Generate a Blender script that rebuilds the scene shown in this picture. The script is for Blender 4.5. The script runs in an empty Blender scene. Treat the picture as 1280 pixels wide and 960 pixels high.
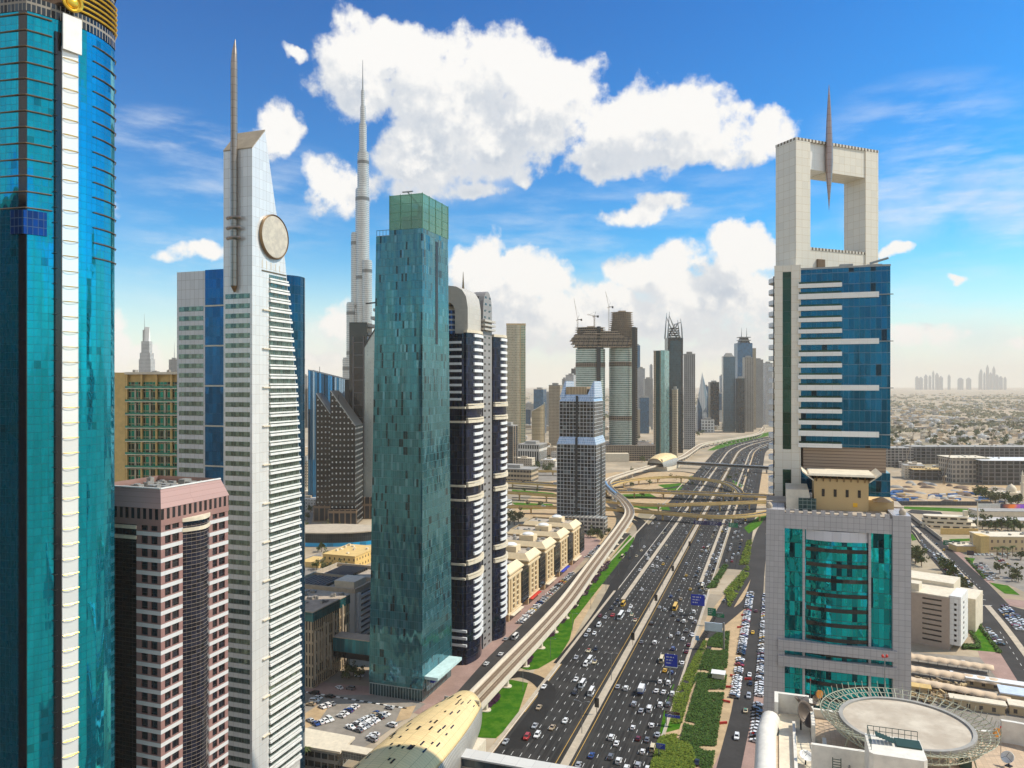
import bpy, math, random
from mathutils import Vector
R = math.radians
rnd = random.Random(7)
SC = bpy.context.scene
C = SC.collection

# ------------------------------------------------------------------ camera
cam = bpy.data.cameras.new('camera'); camo = bpy.data.objects.new('camera', cam); C.objects.link(camo)
camo.location = (0, 0, 150); camo.rotation_euler = (R(90), 0, 0)
cam.sensor_width = 36; cam.lens = 36 * 950 / 1280; cam.clip_start = 1; cam.clip_end = 80000
SC.camera = camo
SC.view_settings.view_transform = 'Standard'; SC.view_settings.look = 'None'
SC.view_settings.exposure = 0.5; SC.view_settings.gamma = 1
SC.view_settings.use_curve_mapping = False
try:
    SC.cycles.max_bounces = 6; SC.cycles.diffuse_bounces = 3; SC.cycles.glossy_bounces = 3
    SC.cycles.transmission_bounces = 2; SC.cycles.volume_bounces = 1; SC.cycles.transparent_max_bounces = 8
    SC.cycles.caustics_reflective = False; SC.cycles.caustics_refractive = False
except Exception: pass

# ------------------------------------------------------------------ node helper
class NT:
    def __init__(s, tree): s.t = tree; s.n = tree.nodes; s.l = tree.links
    def new(s, typ, **kw):
        n = s.n.new(typ)
        for k, v in kw.items(): setattr(n, k, v)
        return n
    def put(s, sock, val):
        if val is None: return
        if hasattr(val, 'is_output'): s.l.new(val, sock)
        else: sock.default_value = val
    def m(s, op, a, b=None, c=None, clamp=False):
        n = s.new('ShaderNodeMath', operation=op); n.use_clamp = clamp
        for i, x in enumerate((a, b, c)): s.put(n.inputs[i], x) if x is not None else None
        return n.outputs[0]
    def vm(s, op, a, b=None, out=0):
        n = s.new('ShaderNodeVectorMath', operation=op)
        s.put(n.inputs[0], a)
        if b is not None: s.put(n.inputs['Scale'] if op == 'SCALE' else n.inputs[1], b)
        return n.outputs['Value'] if op in ('DOT_PRODUCT', 'LENGTH') else n.outputs[0]
    def mix(s, f, a, b, blend='MIX'):
        n = s.new('ShaderNodeMix', data_type='RGBA', blend_type=blend)
        s.put(n.inputs['Factor'], f)
        for nm, x in (('A', a), ('B', b)):
            sk = [i for i in n.inputs if i.name == nm and i.type == 'RGBA'][0]
            if isinstance(x, tuple) and len(x) == 3: x = (*x, 1)
            s.put(sk, x)
        return [o for o in n.outputs if o.type == 'RGBA'][0]
    def sep(s, v):
        n = s.new('ShaderNodeSeparateXYZ'); s.l.new(v, n.inputs[0]); return n.outputs
    def comb(s, x=0.0, y=0.0, z=0.0):
        n = s.new('ShaderNodeCombineXYZ')
        for i, q in enumerate((x, y, z)): s.put(n.inputs[i], q)
        return n.outputs[0]
    def noise(s, vec, scale, detail=4, rough=0.5, dim='3D'):
        n = s.new('ShaderNodeTexNoise'); n.noise_dimensions = dim
        if vec is not None: s.l.new(vec, n.inputs['Vector'])
        n.inputs['Scale'].default_value = scale; n.inputs['Detail'].default_value = detail; n.inputs['Roughness'].default_value = rough
        return n.outputs['Fac']
    def smooth(s, x, a, b, c=0.0, d=1.0):
        n = s.new('ShaderNodeMapRange', interpolation_type='SMOOTHSTEP')
        s.put(n.inputs[0], x)
        for i, q in enumerate((a, b, c, d)): n.inputs[i + 1].default_value = q
        return n.outputs[0]

# ------------------------------------------------------------------ sky and sun
SUN_DIR = Vector((0.998, 0.05, 0)).normalized() * math.cos(R(49)) + Vector((0, 0, math.sin(R(49))))
def AE(px, py):                       # direction of a photo point as azimuth and elevation
    dx = (px - 640) / 950; dz = (480 - py) / 950
    return math.atan(dx), math.atan(dz / math.sqrt(1 + dx * dx))
W = bpy.data.worlds.new('World'); SC.world = W; W.use_nodes = True
wt = NT(W.node_tree); wt.n.clear()
# cumulus field: lobes in azimuth / elevation, broken up by fractal noise
LOBES = [(440,95,62,50,1),(480,55,62,34,1),(520,60,45,32,.9),(560,105,75,55,1),(640,105,85,58,1),(715,105,48,42,.9),(600,160,100,55,1),
 (540,195,70,42,.9),(680,160,70,45,.9),(770,150,58,40,.95),(845,140,78,42,1),(905,170,50,34,.85),(965,170,42,24,.85),(825,190,60,28,.8),(755,190,50,24,.7),
 (430,225,52,32,.75),(520,235,50,20,.6),(590,232,55,17,.6),(655,215,22,14,.7),(800,258,48,16,.75),(345,165,30,40,.75),(362,60,16,7,.6),(146,430,26,40,.75),
 (245,318,34,12,.5),(195,440,40,16,.5),(1128,305,26,12,.8),(1155,420,42,17,.62),(1194,340,12,7,.7),(1275,432,34,15,.6),(400,450,44,24,.75),
 (600,345,46,44,1.1),(660,345,48,34,1),(615,395,80,50,1),(700,400,95,40,.85),(825,338,58,38,1.1),(935,325,62,36,1.1),(775,335,48,26,.8),
 (880,375,115,42,.95),(780,390,120,42,.9),(930,420,90,35,.7),(1000,380,80,40,.8),(420,400,36,20,.4),(90,250,60,40,.7),(-150,200,160,90,.8),(-420,330,200,80,.8),
 (1480,250,150,70,.8),(1900,330,240,90,.8)]
FIELD = bpy.data.node_groups.new('cloud_field', 'ShaderNodeTree')
FIELD.interface.new_socket('P', in_out='INPUT', socket_type='NodeSocketVector')
FIELD.interface.new_socket('D', in_out='OUTPUT', socket_type='NodeSocketFloat')
f = NT(FIELD); gi = f.new('NodeGroupInput'); go = f.new('NodeGroupOutput')
P = gi.outputs[0]
wn = f.new('ShaderNodeTexNoise'); f.l.new(P, wn.inputs['Vector']); wn.inputs['Scale'].default_value = 11; wn.inputs['Detail'].default_value = 5
wv = f.vm('SCALE', f.vm('SUBTRACT', wn.outputs['Color'], (0.5, 0.5, 0.5)), 0.085)
Pw = f.vm('ADD', P, wv)
acc = None
ALL = []
for (px, py, rx, ry, w) in LOBES:
    a, e = AE(px, py); ALL.append((a, e, rx / 950 * math.cos(a) ** 2 * 1.02, ry / 950 * math.cos(a) * 1.05, w))
# unseen clouds added behind and above the camera as neutral fill light
ALL += [(2.2, .48, .62, .34, 1), (-2.2, .5, .7, .36, 1), (2.95, .32, .45, .24, 1), (-2.9, .36, .5, .28, 1), (1.45, .5, .3, .2, 1), (-1.5, .62, .4, .22, 1), (.3, 1.12, .7, .17, 1), (-2.0, 1.1, .8, .2, 1), (2.6, .95, .7, .2, 1)]
for (a, e, ra, re, w) in ALL:
    q = f.vm('MULTIPLY', f.vm('SUBTRACT', Pw, (a, e, 0)), (1 / ra, 1 / re, 0))
    d = f.m('MULTIPLY_ADD', f.vm('DOT_PRODUCT', q, q), -w, w)
    acc = d if acc is None else f.m('SMOOTH_MAX', acc, d, 0.35)
acc = f.m('MAXIMUM', acc, -1.2)
n1 = f.noise(P, 23, 12, 0.6); n0 = f.noise(P, 8, 3, 0.5)
n2 = f.noise(P, 75, 6, 0.55)
dd = f.m('ADD', acc, f.m('MULTIPLY', f.m('SUBTRACT', n1, 0.5), 2.2))
dd = f.m('ADD', dd, f.m('MULTIPLY', f.m('SUBTRACT', n2, 0.5), 0.55))
dd = f.m('ADD', dd, f.m('MULTIPLY', f.m('SUBTRACT', n0, 0.5), 1.6))
f.l.new(dd, go.inputs[0])

tc = wt.new('ShaderNodeTexCoord'); dr = wt.vm('NORMALIZE', tc.outputs['Generated']); X_, Y_, Z_ = wt.sep(dr)
az = wt.m('ARCTAN2', X_, Y_); el = wt.m('ARCSINE', Z_)
Pc = wt.comb(az, el, 0.0)
def field(p):
    g_ = wt.new('ShaderNodeGroup'); g_.node_tree = FIELD; wt.l.new(p, g_.inputs[0]); return g_.outputs[0]
D0 = field(Pc); D1 = field(wt.vm('ADD', Pc, (0.030, 0.050, 0))); D2 = field(wt.vm('ADD', Pc, (0.006, 0.009, 0)))
alpha = wt.smooth(D0, -0.12, 0.5)
lit = wt.smooth(wt.m('ADD', wt.m('SUBTRACT', D0, D1), wt.m('MULTIPLY', wt.m('SUBTRACT', D0, D2), 0.35)), -0.45, 0.65)
thick = wt.smooth(D0, 0.3, 1.6)
shade = wt.m('MULTIPLY', wt.m('SUBTRACT', 1.0, lit), wt.m('MULTIPLY_ADD', thick, 0.6, 0.4))
ccol = wt.mix(shade, (1.0, 0.99, 0.97), (0.33, 0.44, 0.60))
# thin cirrus: stretched noise held to a few streaks
mp = wt.new('ShaderNodeMapping'); wt.l.new(Pc, mp.inputs[0]); mp.inputs['Rotation'].default_value = (0, 0, R(24)); mp.inputs['Scale'].default_value = (4, 17, 1)
cn = wt.noise(mp.outputs[0], 2.2, 7, 0.6)
cm = None
for (px, py, rx, ry, w) in [(1190,245,130,75,1),(1260,280,70,30,1),(215,170,110,34,.8),(300,250,160,90,.55),(820,270,260,60,.5),(1150,160,130,60,.5),(250,330,120,60,.7),(1150,400,200,90,.45),(700,300,300,60,.5)]:
    a, e = AE(px, py); q = wt.vm('MULTIPLY', wt.vm('SUBTRACT', Pc, (a, e, 0)), (950 / rx, 950 / ry, 0))
    d = wt.m('MULTIPLY', wt.m('SUBTRACT', 1.0, wt.vm('DOT_PRODUCT', q, q), clamp=True), w)
    cm = d if cm is None else wt.m('MAXIMUM', cm, d)
cir = wt.m('MULTIPLY', wt.smooth(cn, 0.38, 0.78), cm)
cir = wt.m('MULTIPLY', cir, 0.85)
sky = wt.new('ShaderNodeTexSky', sky_type='NISHITA'); sky.sun_disc = False
sky.sun_elevation = R(49); sky.sun_rotation = math.atan2(SUN_DIR.x, SUN_DIR.y); sky.altitude = 100
sky.air_density = 1.0; sky.dust_density = 0.8; sky.ozone_density = 3.0
zc = wt.m('MAXIMUM', Z_, 0.012)
wt.l.new(wt.vm('NORMALIZE', wt.comb(X_, Y_, zc)), sky.inputs[0])
gm_ = wt.new('ShaderNodeGamma'); gm_.inputs[1].default_value = 1.45
wt.l.new(wt.vm('SCALE', sky.outputs[0], 0.16), gm_.inputs[0])
hs = wt.new('ShaderNodeHueSaturation'); hs.inputs['Saturation'].default_value = 1.25; hs.inputs['Value'].default_value = 8.2
wt.l.new(gm_.outputs[0], hs.inputs['Color'])
tint = wt.mix(1.0, hs.outputs[0], (0.10, 1.02, 1.02), 'MULTIPLY')
lowband = wt.smooth(el, -0.02, 0.19, 0.9, 0.0)
tint = wt.mix(lowband, tint, (8.0, 7.3, 6.5))
SKY = 0.10; CL = 0.70 / SKY
cl1 = wt.mix(1.0, ccol, (CL, CL, CL), 'MULTIPLY')
base = wt.mix(cir, tint, (CL * .9, CL * .95, CL))
bank = None
for (px, py, rx, ry, w) in [(780,405,300,75,.8),(620,400,110,95,.75),(930,390,120,70,.7),(1210,255,150,50,.35),(560,215,120,50,.5),(420,430,90,50,.5),(1200,440,160,40,.5)]:
    a, e = AE(px, py); q = wt.vm('MULTIPLY', wt.vm('SUBTRACT', Pc, (a, e, 0)), (950 / rx, 950 / ry, 0))
    d = wt.m('MULTIPLY', wt.smooth(wt.m('SUBTRACT', 1.0, wt.vm('DOT_PRODUCT', q, q)), 0.0, 0.9), w)
    bank = d if bank is None else wt.m('MAXIMUM', bank, d)
bn = wt.noise(Pc, 9, 7, 0.6)
bank = wt.m('MULTIPLY', bank, wt.smooth(bn, 0.28, 0.62))
base = wt.mix(bank, base, wt.mix(wt.smooth(wt.noise(Pc, 14, 5, .55), .35, .7), (CL * .70, CL * .77, CL * .86), (CL * .96, CL * .95, CL * .94)))
skyc = wt.mix(alpha, base, cl1)
bg = wt.new('ShaderNodeBackground'); wt.l.new(skyc, bg.inputs[0]); bg.inputs[1].default_value = SKY
ow = wt.new('ShaderNodeOutputWorld'); wt.l.new(bg.outputs[0], ow.inputs[0])
sl = bpy.data.lights.new('sun', 'SUN'); sl.energy = 3.8; sl.angle = R(0.53); sl.color = (1.0, 0.89, 0.74)
so = bpy.data.objects.new('sun', sl); C.objects.link(so); so.location = (0, 0, 600)
so.rotation_euler = SUN_DIR.to_track_quat('Z', 'Y').to_euler()
# ------------------------------------------------------------------ geometry helpers
TH = math.atan(0.347); CT, ST = math.cos(TH), math.sin(TH)
def G(px, py, z=0.0):                 # photo point on the level z -> world
    Y = (150 - z) * 950 / (py - 480); return Vector(((px - 640) / 950 * Y, Y, z))
def at(px, py, Y): return Vector(((px - 640) / 950 * Y, Y, 150 - (py - 480) / 950 * Y))
def UV(u, v, z=0.0): return Vector((u * ST + v * CT, u * CT - v * ST, z))   # road frame -> world
def lerp(a, b, t): return a + (b - a) * t

class MB:
    def __init__(s): s.v = []; s.f = []; s.uv = []; s.sm = []; s.mi = []; s.key = {}
    def vi(s, p):
        k = (round(p[0], 4), round(p[1], 4), round(p[2], 4)); i = s.key.get(k)
        if i is None: i = len(s.v); s.key[k] = i; s.v.append(k)
        return i
    def face(s, pts, uv=None, smooth=False, mi=0):
        ids = [s.vi(p) for p in pts]; o = []; q = []
        for i, a in enumerate(ids):
            if a not in o: o.append(a); q.append(uv[i] if uv else (pts[i][0], pts[i][1]))
        if len(o) < 3: return
        s.f.append(o); s.uv.append(q); s.sm.append(smooth); s.mi.append(mi)
    def prism(s, pts, z0, z1, top=True, bot=False, smooth=False, pts1=None, mi=0, tmi=None, uo=0.0):
        n = len(pts); pts1 = pts1 or pts; u = uo
        zf0 = z0 if callable(z0) else (lambda p: z0); zf1 = z1 if callable(z1) else (lambda p: z1)
        for i in range(n):
            a, b = pts[i], pts[(i + 1) % n]; a1, b1 = pts1[i], pts1[(i + 1) % n]
            L = math.hypot(b[0] - a[0], b[1] - a[1])
            za0, zb0, za1, zb1 = zf0(a), zf0(b), zf1(a1), zf1(b1)
            s.face([(a[0], a[1], za0), (b[0], b[1], zb0), (b1[0], b1[1], zb1), (a1[0], a1[1], za1)],
                   [(u, za0), (u + L, zb0), (u + L, zb1), (u, za1)], smooth, mi)
            u += L
        t = mi if tmi is None else tmi
        if top: s.face([(p[0], p[1], zf1(p)) for p in pts1], None, False, t)
        if bot: s.face([(p[0], p[1], zf0(p)) for p in reversed(pts)], None, False, mi)
        return s
    def box(s, x0, x1, y0, y1, z0, z1, top=True, bot=True, mi=0, tmi=None):
        return s.prism([(x0, y0), (x1, y0), (x1, y1), (x0, y1)], z0, z1, top, bot, mi=mi, tmi=tmi)
    def side(s, prof, x0, x1, mi=0):   # profile of (y, z), CCW seen from +x, pushed from x0 to x1
        n = len(prof)
        s.face([(x1, y, z) for y, z in prof], [(y, z) for y, z in prof], False, mi)
        s.face([(x0, y, z) for y, z in reversed(prof)], [(y, z) for y, z in reversed(prof)], False, mi)
        for i in range(n):
            (y0, z0), (y1, z1) = prof[i], prof[(i + 1) % n]
            vert = abs(z1 - z0) >= abs(y1 - y0)
            k0, k1 = (z0, z1) if vert else (y0, y1)
            s.face([(x0, y0, z0), (x0, y1, z1), (x1, y1, z1), (x1, y0, z0)][::-1], [(x0, k0), (x0, k1), (x1, k1), (x1, k0)][::-1], False, mi)
        return s
    def tube(s, path, r, n=8, cap=True, smooth=True, mi=0):
        path = [Vector(p) for p in path]; rs = r if isinstance(r, (list, tuple)) else [r] * len(path); rings = []
        for i, p in enumerate(path):
            d = (path[min(i + 1, len(path) - 1)] - path[max(i - 1, 0)]).normalized()
            a = d.cross(Vector((0, 0, 1)) if abs(d.z) < .95 else Vector((0, 1, 0))).normalized(); b = d.cross(a).normalized()
            rings.append([p + (a * math.cos(2 * math.pi * k / n) + b * math.sin(2 * math.pi * k / n)) * rs[i] for k in range(n)])
        s.loft(rings, cap, smooth, mi); return s
    def loft(s, rings, cap=True, smooth=True, mi=0, closed=True):
        u = [0.0]
        for i in range(len(rings) - 1): u.append(u[-1] + (Vector(rings[i + 1][0]) - Vector(rings[i][0])).length)
        n = len(rings[0])
        w = [0.0]
        for k in range(n): w.append(w[-1] + (Vector(rings[0][(k + 1) % n]) - Vector(rings[0][k])).length)
        for i in range(len(rings) - 1):
            for k in range(n if closed else n - 1):
                k2 = (k + 1) % n
                s.face([rings[i][k], rings[i][k2], rings[i + 1][k2], rings[i + 1][k]], [(w[k], u[i]), (w[k + 1], u[i]), (w[k + 1], u[i + 1]), (w[k], u[i + 1])], smooth, mi)
        if cap and closed:
            s.face(list(reversed(rings[0])), None, False, mi); s.face(rings[-1], None, False, mi)
        return s
    def lathe(s, prof, n=24, cx=0, cy=0, cap=True, smooth=True, mi=0, sx=1, sy=1):
        rings = [[(cx + r * sx * math.cos(2 * math.pi * k / n), cy + r * sy * math.sin(2 * math.pi * k / n), z) for k in range(n)] for r, z in prof]
        u = 0
        for i in range(len(rings) - 1):
            for k in range(n):
                k2 = (k + 1) % n; a = 2 * math.pi * k / n * max(prof[0][0], prof[-1][0]); b = 2 * math.pi * (k + 1) / n * max(prof[0][0], prof[-1][0])
                s.face([rings[i][k], rings[i][k2], rings[i + 1][k2], rings[i + 1][k]], [(a, prof[i][1]), (b, prof[i][1]), (b, prof[i + 1][1]), (a, prof[i + 1][1])], smooth, mi)
        if cap:
            s.face(list(reversed(rings[0])), None, False, mi); s.face(rings[-1], None, False, mi)
        return s
    def beam(s, a, b, w, h=None, mi=0):
        a = Vector(a); b = Vector(b); h = h or w; d = (b - a).normalized()
        x = d.cross(Vector((0, 0, 1)) if abs(d.z) < .98 else Vector((0, 1, 0))).normalized() * w / 2; y = x.cross(d).normalized() * h / 2
        r0 = [a - x - y, a + x - y, a + x + y, a - x + y]; r1 = [p + (b - a) for p in r0]
        s.loft([r0, r1], True, False, mi); return s
    def build(s, name, mat, parent=None, loc=None, rz=None, label=None):
        me = bpy.data.meshes.new(name); me.from_pydata(s.v, [], s.f)
        for m_ in (mat if isinstance(mat, (list, tuple)) else [mat]): me.materials.append(m_)
        ul = me.uv_layers.new(name='UVMap'); k = 0
        for fi, p in enumerate(me.polygons):
            p.use_smooth = s.sm[fi]; p.material_index = s.mi[fi]
            q = s.uv[fi]
            for j in range(len(q)): ul.data[k].uv = q[j]; k += 1
        if any(s.sm): me.set_sharp_from_angle(angle=R(38))
        o = bpy.data.objects.new(name, me); C.objects.link(o)
        if parent is not None: o.parent = parent
        if loc is not None: o.location = loc
        if rz is not None: o.rotation_euler = (0, 0, rz)
        if label: o['label'] = label
        return o

def tag(o, label, cat, group=None):
    o['label'] = label; o['category'] = cat
    if group: o['group'] = group
    return o
def thing(name, label, cat, loc=(0, 0, 0), rz=0.0, group=None):
    o = bpy.data.objects.new(name, None); C.objects.link(o); o.location = loc; o.rotation_euler = (0, 0, rz); o.empty_display_size = 1
    return tag(o, label, cat, group)
KIDS = {}
def copy_tree(o, parent=None, kids=None):
    c = o.copy(); C.objects.link(c)
    if parent is not None: c.parent = parent
    for ch in o.children: copy_tree(ch, c)
    return c
def dup(o, loc, rz=None, label=None, group=None):
    c = copy_tree(o); c.location = loc
    if rz is not None: c.rotation_euler = (0, 0, rz)
    if label: c['label'] = label
    if group: c['group'] = group
    return c
def rep(o, dz, n, axis=2):             # n more copies of a part, each a step further
    for k in range(1, n + 1):
        c = o.copy(); C.objects.link(c); l = o.location.copy(); l[axis] += dz * k; c.location = l
def structure(name, mb, mat, kind='structure'):
    o = mb.build(name, mat); o['kind'] = kind; return o
def gpoly(pts, z): return [(*G(px, py).xy, z) for px, py in pts]
def sheet(name, polys, mat, z, kind='structure'):
    mb = MB()
    for p in polys:
        q = gpoly(p, z); A = sum(q[i][0] * q[(i + 1) % len(q)][1] - q[(i + 1) % len(q)][0] * q[i][1] for i in range(len(q)))
        mb.face(q if A > 0 else q[::-1])
    return structure(name, mb, mat, kind)
def ribbon(mb, pts, w, z0, z1=None, mi=0, off=0.0):   # a strip along world points; with z1 a solid box strip
    pts = [Vector(p) for p in pts]; L = []; Rr = []; U = [0.0]
    for i, p in enumerate(pts):
        d = (pts[min(i + 1, len(pts) - 1)] - pts[max(i - 1, 0)]); d.z = 0; d.normalize(); nn = Vector((-d.y, d.x, 0))
        L.append(p + nn * (w / 2 + off)); Rr.append(p - nn * (w / 2 - off))
        if i: U.append(U[-1] + (p - pts[i - 1]).length)
    for i in range(len(pts) - 1):
        a, b, c, d = Rr[i], Rr[i + 1], L[i + 1], L[i]
        up = lambda p, q: (p.x, p.y, p.z + q)
        t = z1 if z1 is not None else z0
        mb.face([up(a, t), up(b, t), up(c, t), up(d, t)], [(0, U[i]), (0, U[i + 1]), (w, U[i + 1]), (w, U[i])], False, mi)
        if z1 is not None:
            mb.face([up(a, z0), up(b, z0), up(b, z1), up(a, z1)], [(U[i], z0), (U[i + 1], z0), (U[i + 1], z1), (U[i], z1)], False, mi)
            mb.face([up(c, z0), up(d, z0), up(d, z1), up(c, z1)], [(U[i + 1], z0), (U[i], z0), (U[i], z1), (U[i + 1], z1)], False, mi)
            mb.face([up(d, z0), up(c, z0), up(b, z0), up(a, z0)], None, False, mi)
    if z1 is not None:
        for i in (0, -1):
            a, b = Rr[i], L[i]; q = [up(a, z0), up(b, z0), up(b, z1), up(a, z1)]; mb.face(q[::-1] if i == 0 else q, None, False, mi)
    return mb
def spline(pts, n=8):                  # Catmull-Rom through points
    pts = [Vector(p) for p in pts]; out = []
    for i in range(len(pts) - 1):
        p0, p1, p2, p3 = pts[max(i - 1, 0)], pts[i], pts[i + 1], pts[min(i + 2, len(pts) - 1)]
        for k in range(n):
            t = k / n
            out.append(0.5 * ((2 * p1) + (p2 - p0) * t + (2 * p0 - 5 * p1 + 4 * p2 - p3) * t * t + (3 * p1 - p0 - 3 * p2 + p3) * t ** 3))
    return out + [pts[-1]]

# ------------------------------------------------------------------ materials
def pbase(name):
    m = bpy.data.materials.new(name); m.use_nodes = True; t = NT(m.node_tree)
    b = [n for n in t.n if n.type == 'BSDF_PRINCIPLED'][0]; return m, t, b
def plain(name, col, rough=0.7, metal=0.0, var=0.12, scale=0.4, spec=0.4, scale2=None, bump=0.0, col2=None, coords='Object', coat=0):
    m, t, b = pbase(name); tcn = t.new('ShaderNodeTexCoord'); v = tcn.outputs[coords]
    if coords == 'World': pass
    n = t.noise(v, scale, 6, 0.6)
    if col2:
        c = t.mix(t.smooth(n, 0.36, 0.64), col, col2)
    else:
        c = t.mix(t.smooth(n, 0.25, 0.75), tuple(x * (1 - var) for x in col), tuple(min(1, x * (1 + var)) for x in col))
    if scale2:
        n2 = t.noise(v, scale2, 4, 0.6)
        c = t.mix(t.smooth(n2, 0.3, 0.75, 0.0, 0.35), c, tuple(x * 0.55 for x in col))
    t.put(b.inputs['Base Color'], c); b.inputs['Roughness'].default_value = rough; b.inputs['Metallic'].default_value = metal
    b.inputs['Specular IOR Level'].default_value = spec
    if coat: b.inputs['Coat Weight'].default_value = coat; b.inputs['Coat Roughness'].default_value = 0.06
    if bump:
        bn = t.new('ShaderNodeBump'); bn.inputs['Strength'].default_value = bump; bn.inputs['Distance'].default_value = 0.3
        t.l.new(n, bn.inputs['Height']); t.l.new(bn.outputs[0], b.inputs['Normal'])
    return m
def facade(name, wall, glass, pw=1.5, ph=3.6, win=(0.1, 0.9, 0.2, 0.9), gvar=0.35, wvar=0.06, gr=0.08, wr=0.55, gm=0.6, wm=0.0, tilt=0.012, dark=0.0, dcol=(0.01, 0.012, 0.016), light=0.0, lcol=(0.5, 0.5, 0.45), spec=0.5, clump=0.0, weather=0.12, streak=0.0):
    """a repeated bay: wall around one pane; UVs are metres along the wall and metres up"""
    m, t, b = pbase(name); tcn = t.new('ShaderNodeTexCoord'); x, y, _ = t.sep(tcn.outputs['UV'])
    X = t.m('DIVIDE', x, pw); Yv = t.m('DIVIDE', y, ph); cx = t.m('FLOOR', X); cy = t.m('FLOOR', Yv); fx = t.m('FRACT', X); fy = t.m('FRACT', Yv)
    inx = t.m('MULTIPLY', t.m('GREATER_THAN', fx, win[0]), t.m('LESS_THAN', fx, win[1]))
    iny = t.m('MULTIPLY', t.m('GREATER_THAN', fy, win[2]), t.m('LESS_THAN', fy, win[3]))
    g = t.m('MULTIPLY', inx, iny)
    wn = t.new('ShaderNodeTexWhiteNoise'); wn.noise_dimensions = '3D'; t.l.new(t.comb(cx, cy, 3.7), wn.inputs['Vector'])
    r1 = wn.outputs['Value']
    big = t.noise(tcn.outputs['UV'], 0.035, 4, 0.55)
    ga = t.mix(r1, tuple(c * (1 - gvar) for c in glass), tuple(min(1, c * (1 + gvar)) for c in glass))
    r2 = t.sep(wn.outputs['Color'])
    if dark:
        th = dark
        if clump: th = t.m('MULTIPLY', t.smooth(t.noise(t.comb(t.m('MULTIPLY', cx, 0.21), t.m('MULTIPLY', cy, 0.13), 0.0), 1.0, 3, 0.5), 0.42, 0.68), dark * (1 + clump))
        ga = t.mix(t.m('LESS_THAN', r2[0], th), ga, dcol)
    if light: ga = t.mix(t.m('LESS_THAN', r2[1], light), ga, lcol)
    wa = t.mix(t.smooth(big, 0.3, 0.7), tuple(c * (1 - weather) for c in wall), tuple(min(1, c * (1 + weather * .6)) for c in wall))
    stn = t.noise(t.vm('MULTIPLY', tcn.outputs['UV'], (0.45, 0.018, 0)), 1.0, 5, 0.65)
    wa = t.mix(t.smooth(stn, 0.5, 0.78, 0, min(.5, weather * 2.2)), wa, tuple(c * 0.62 for c in wall))
    wa = t.mix(t.m('MULTIPLY', r2[2], wvar * 2), wa, tuple(c * 0.6 for c in wall))
    t.put(b.inputs['Base Color'], t.mix(g, wa, ga))
    t.put(b.inputs['Roughness'], t.m('MULTIPLY_ADD', g, gr - wr, wr))
    t.put(b.inputs['Metallic'], t.m('MULTIPLY_ADD', g, gm - wm, wm))
    b.inputs['Specular IOR Level'].default_value = spec
    geo = t.new('ShaderNodeNewGeometry')
    wig = t.vm('SUBTRACT', wn.outputs['Color'], (0.5, 0.5, 0.5))
    nz = t.new('ShaderNodeTexNoise'); t.l.new(tcn.outputs['UV'], nz.inputs['Vector']); nz.inputs['Scale'].default_value = 0.35; nz.inputs['Detail'].default_value = 2
    wig = t.vm('ADD', wig, t.vm('SCALE', t.vm('SUBTRACT', nz.outputs['Color'], (0.5, 0.5, 0.5)), 1.2))
    wig = t.vm('SCALE', wig, t.m('MULTIPLY', g, tilt * 2))
    if streak:
        sn = t.new('ShaderNodeTexNoise'); t.l.new(t.vm('MULTIPLY', tcn.outputs['UV'], (0.30, 0.022, 0)), sn.inputs['Vector']); sn.inputs['Scale'].default_value = 1.0; sn.inputs['Detail'].default_value = 3
        wig = t.vm('ADD', wig, t.vm('SCALE', t.vm('SUBTRACT', sn.outputs['Color'], (0.5, 0.5, 0.5)), streak))
    nrm = t.vm('NORMALIZE', t.vm('ADD', geo.outputs['Normal'], wig))
    t.put(b.inputs['Normal'], nrm)
    return m
def panels(name, col, pw, ph, line=0.06, lcol=None, rough=0.5, metal=0.0, var=0.06, **k):
    lcol = lcol or tuple(c * 0.55 for c in col)
    return facade(name, lcol, col, pw, ph, (line / pw, 1.0, line / ph, 1.0), gvar=var, gr=rough, gm=metal, wr=0.7, tilt=k.pop('tilt', 0.0), wvar=0, **k)
def glassy(name, col, rough=0.06, metal=0.7, pw=1.5, ph=3.6, line=0.07, lcol=(0.05, 0.055, 0.06), var=0.25, **k):
    return facade(name, lcol, col, pw, ph, (line / pw, 1.0, line / ph * 1.3, 1.0), gvar=var, gr=rough, gm=metal, wr=0.4, **k)
def air(name, dens, col):
    m, t, b = pbase(name); t.n.remove(b); o = [n for n in t.n if n.type == 'OUTPUT_MATERIAL'][0]
    v = t.new('ShaderNodeVolumePrincipled'); v.inputs['Density'].default_value = dens; v.inputs['Color'].default_value = (*col, 1); v.inputs['Anisotropy'].default_value = -0.1
    t.l.new(v.outputs[0], o.inputs['Volume']); return m

M_ASPH = plain('asphalt', (0.026, 0.025, 0.025), 0.9, var=0.22, scale=0.06, scale2=0.9, spec=.12)
def roadmat():
    m, t, b = pbase('highway_asphalt'); tcn = t.new('ShaderNodeTexCoord'); v = tcn.outputs['UV']
    n1 = t.noise(t.vm('MULTIPLY', v, (1.1, 0.006, 0)), 1.0, 4, .55); n2 = t.noise(v, .05, 5, .6); n3 = t.noise(t.vm('MULTIPLY', v, (.27, .02, 0)), 1.0, 3, .5)
    c = t.mix(t.smooth(n1, .35, .68), (.022, .0215, .0215), (.045, .043, .042)); c = t.mix(t.smooth(n2, .47, .62, 0, .7), c, (.050, .048, .046)); c = t.mix(t.smooth(n3, .58, .72, 0, .5), c, (.013, .013, .013))
    t.put(b.inputs['Base Color'], c); b.inputs['Roughness'].default_value = .9; b.inputs['Specular IOR Level'].default_value = .12; return m
M_ROAD = roadmat()
M_ASPH2 = plain('asphalt_grey', (0.05, 0.047, 0.046), 0.9, var=0.2, scale=0.05, scale2=0.6, spec=.12)
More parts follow.
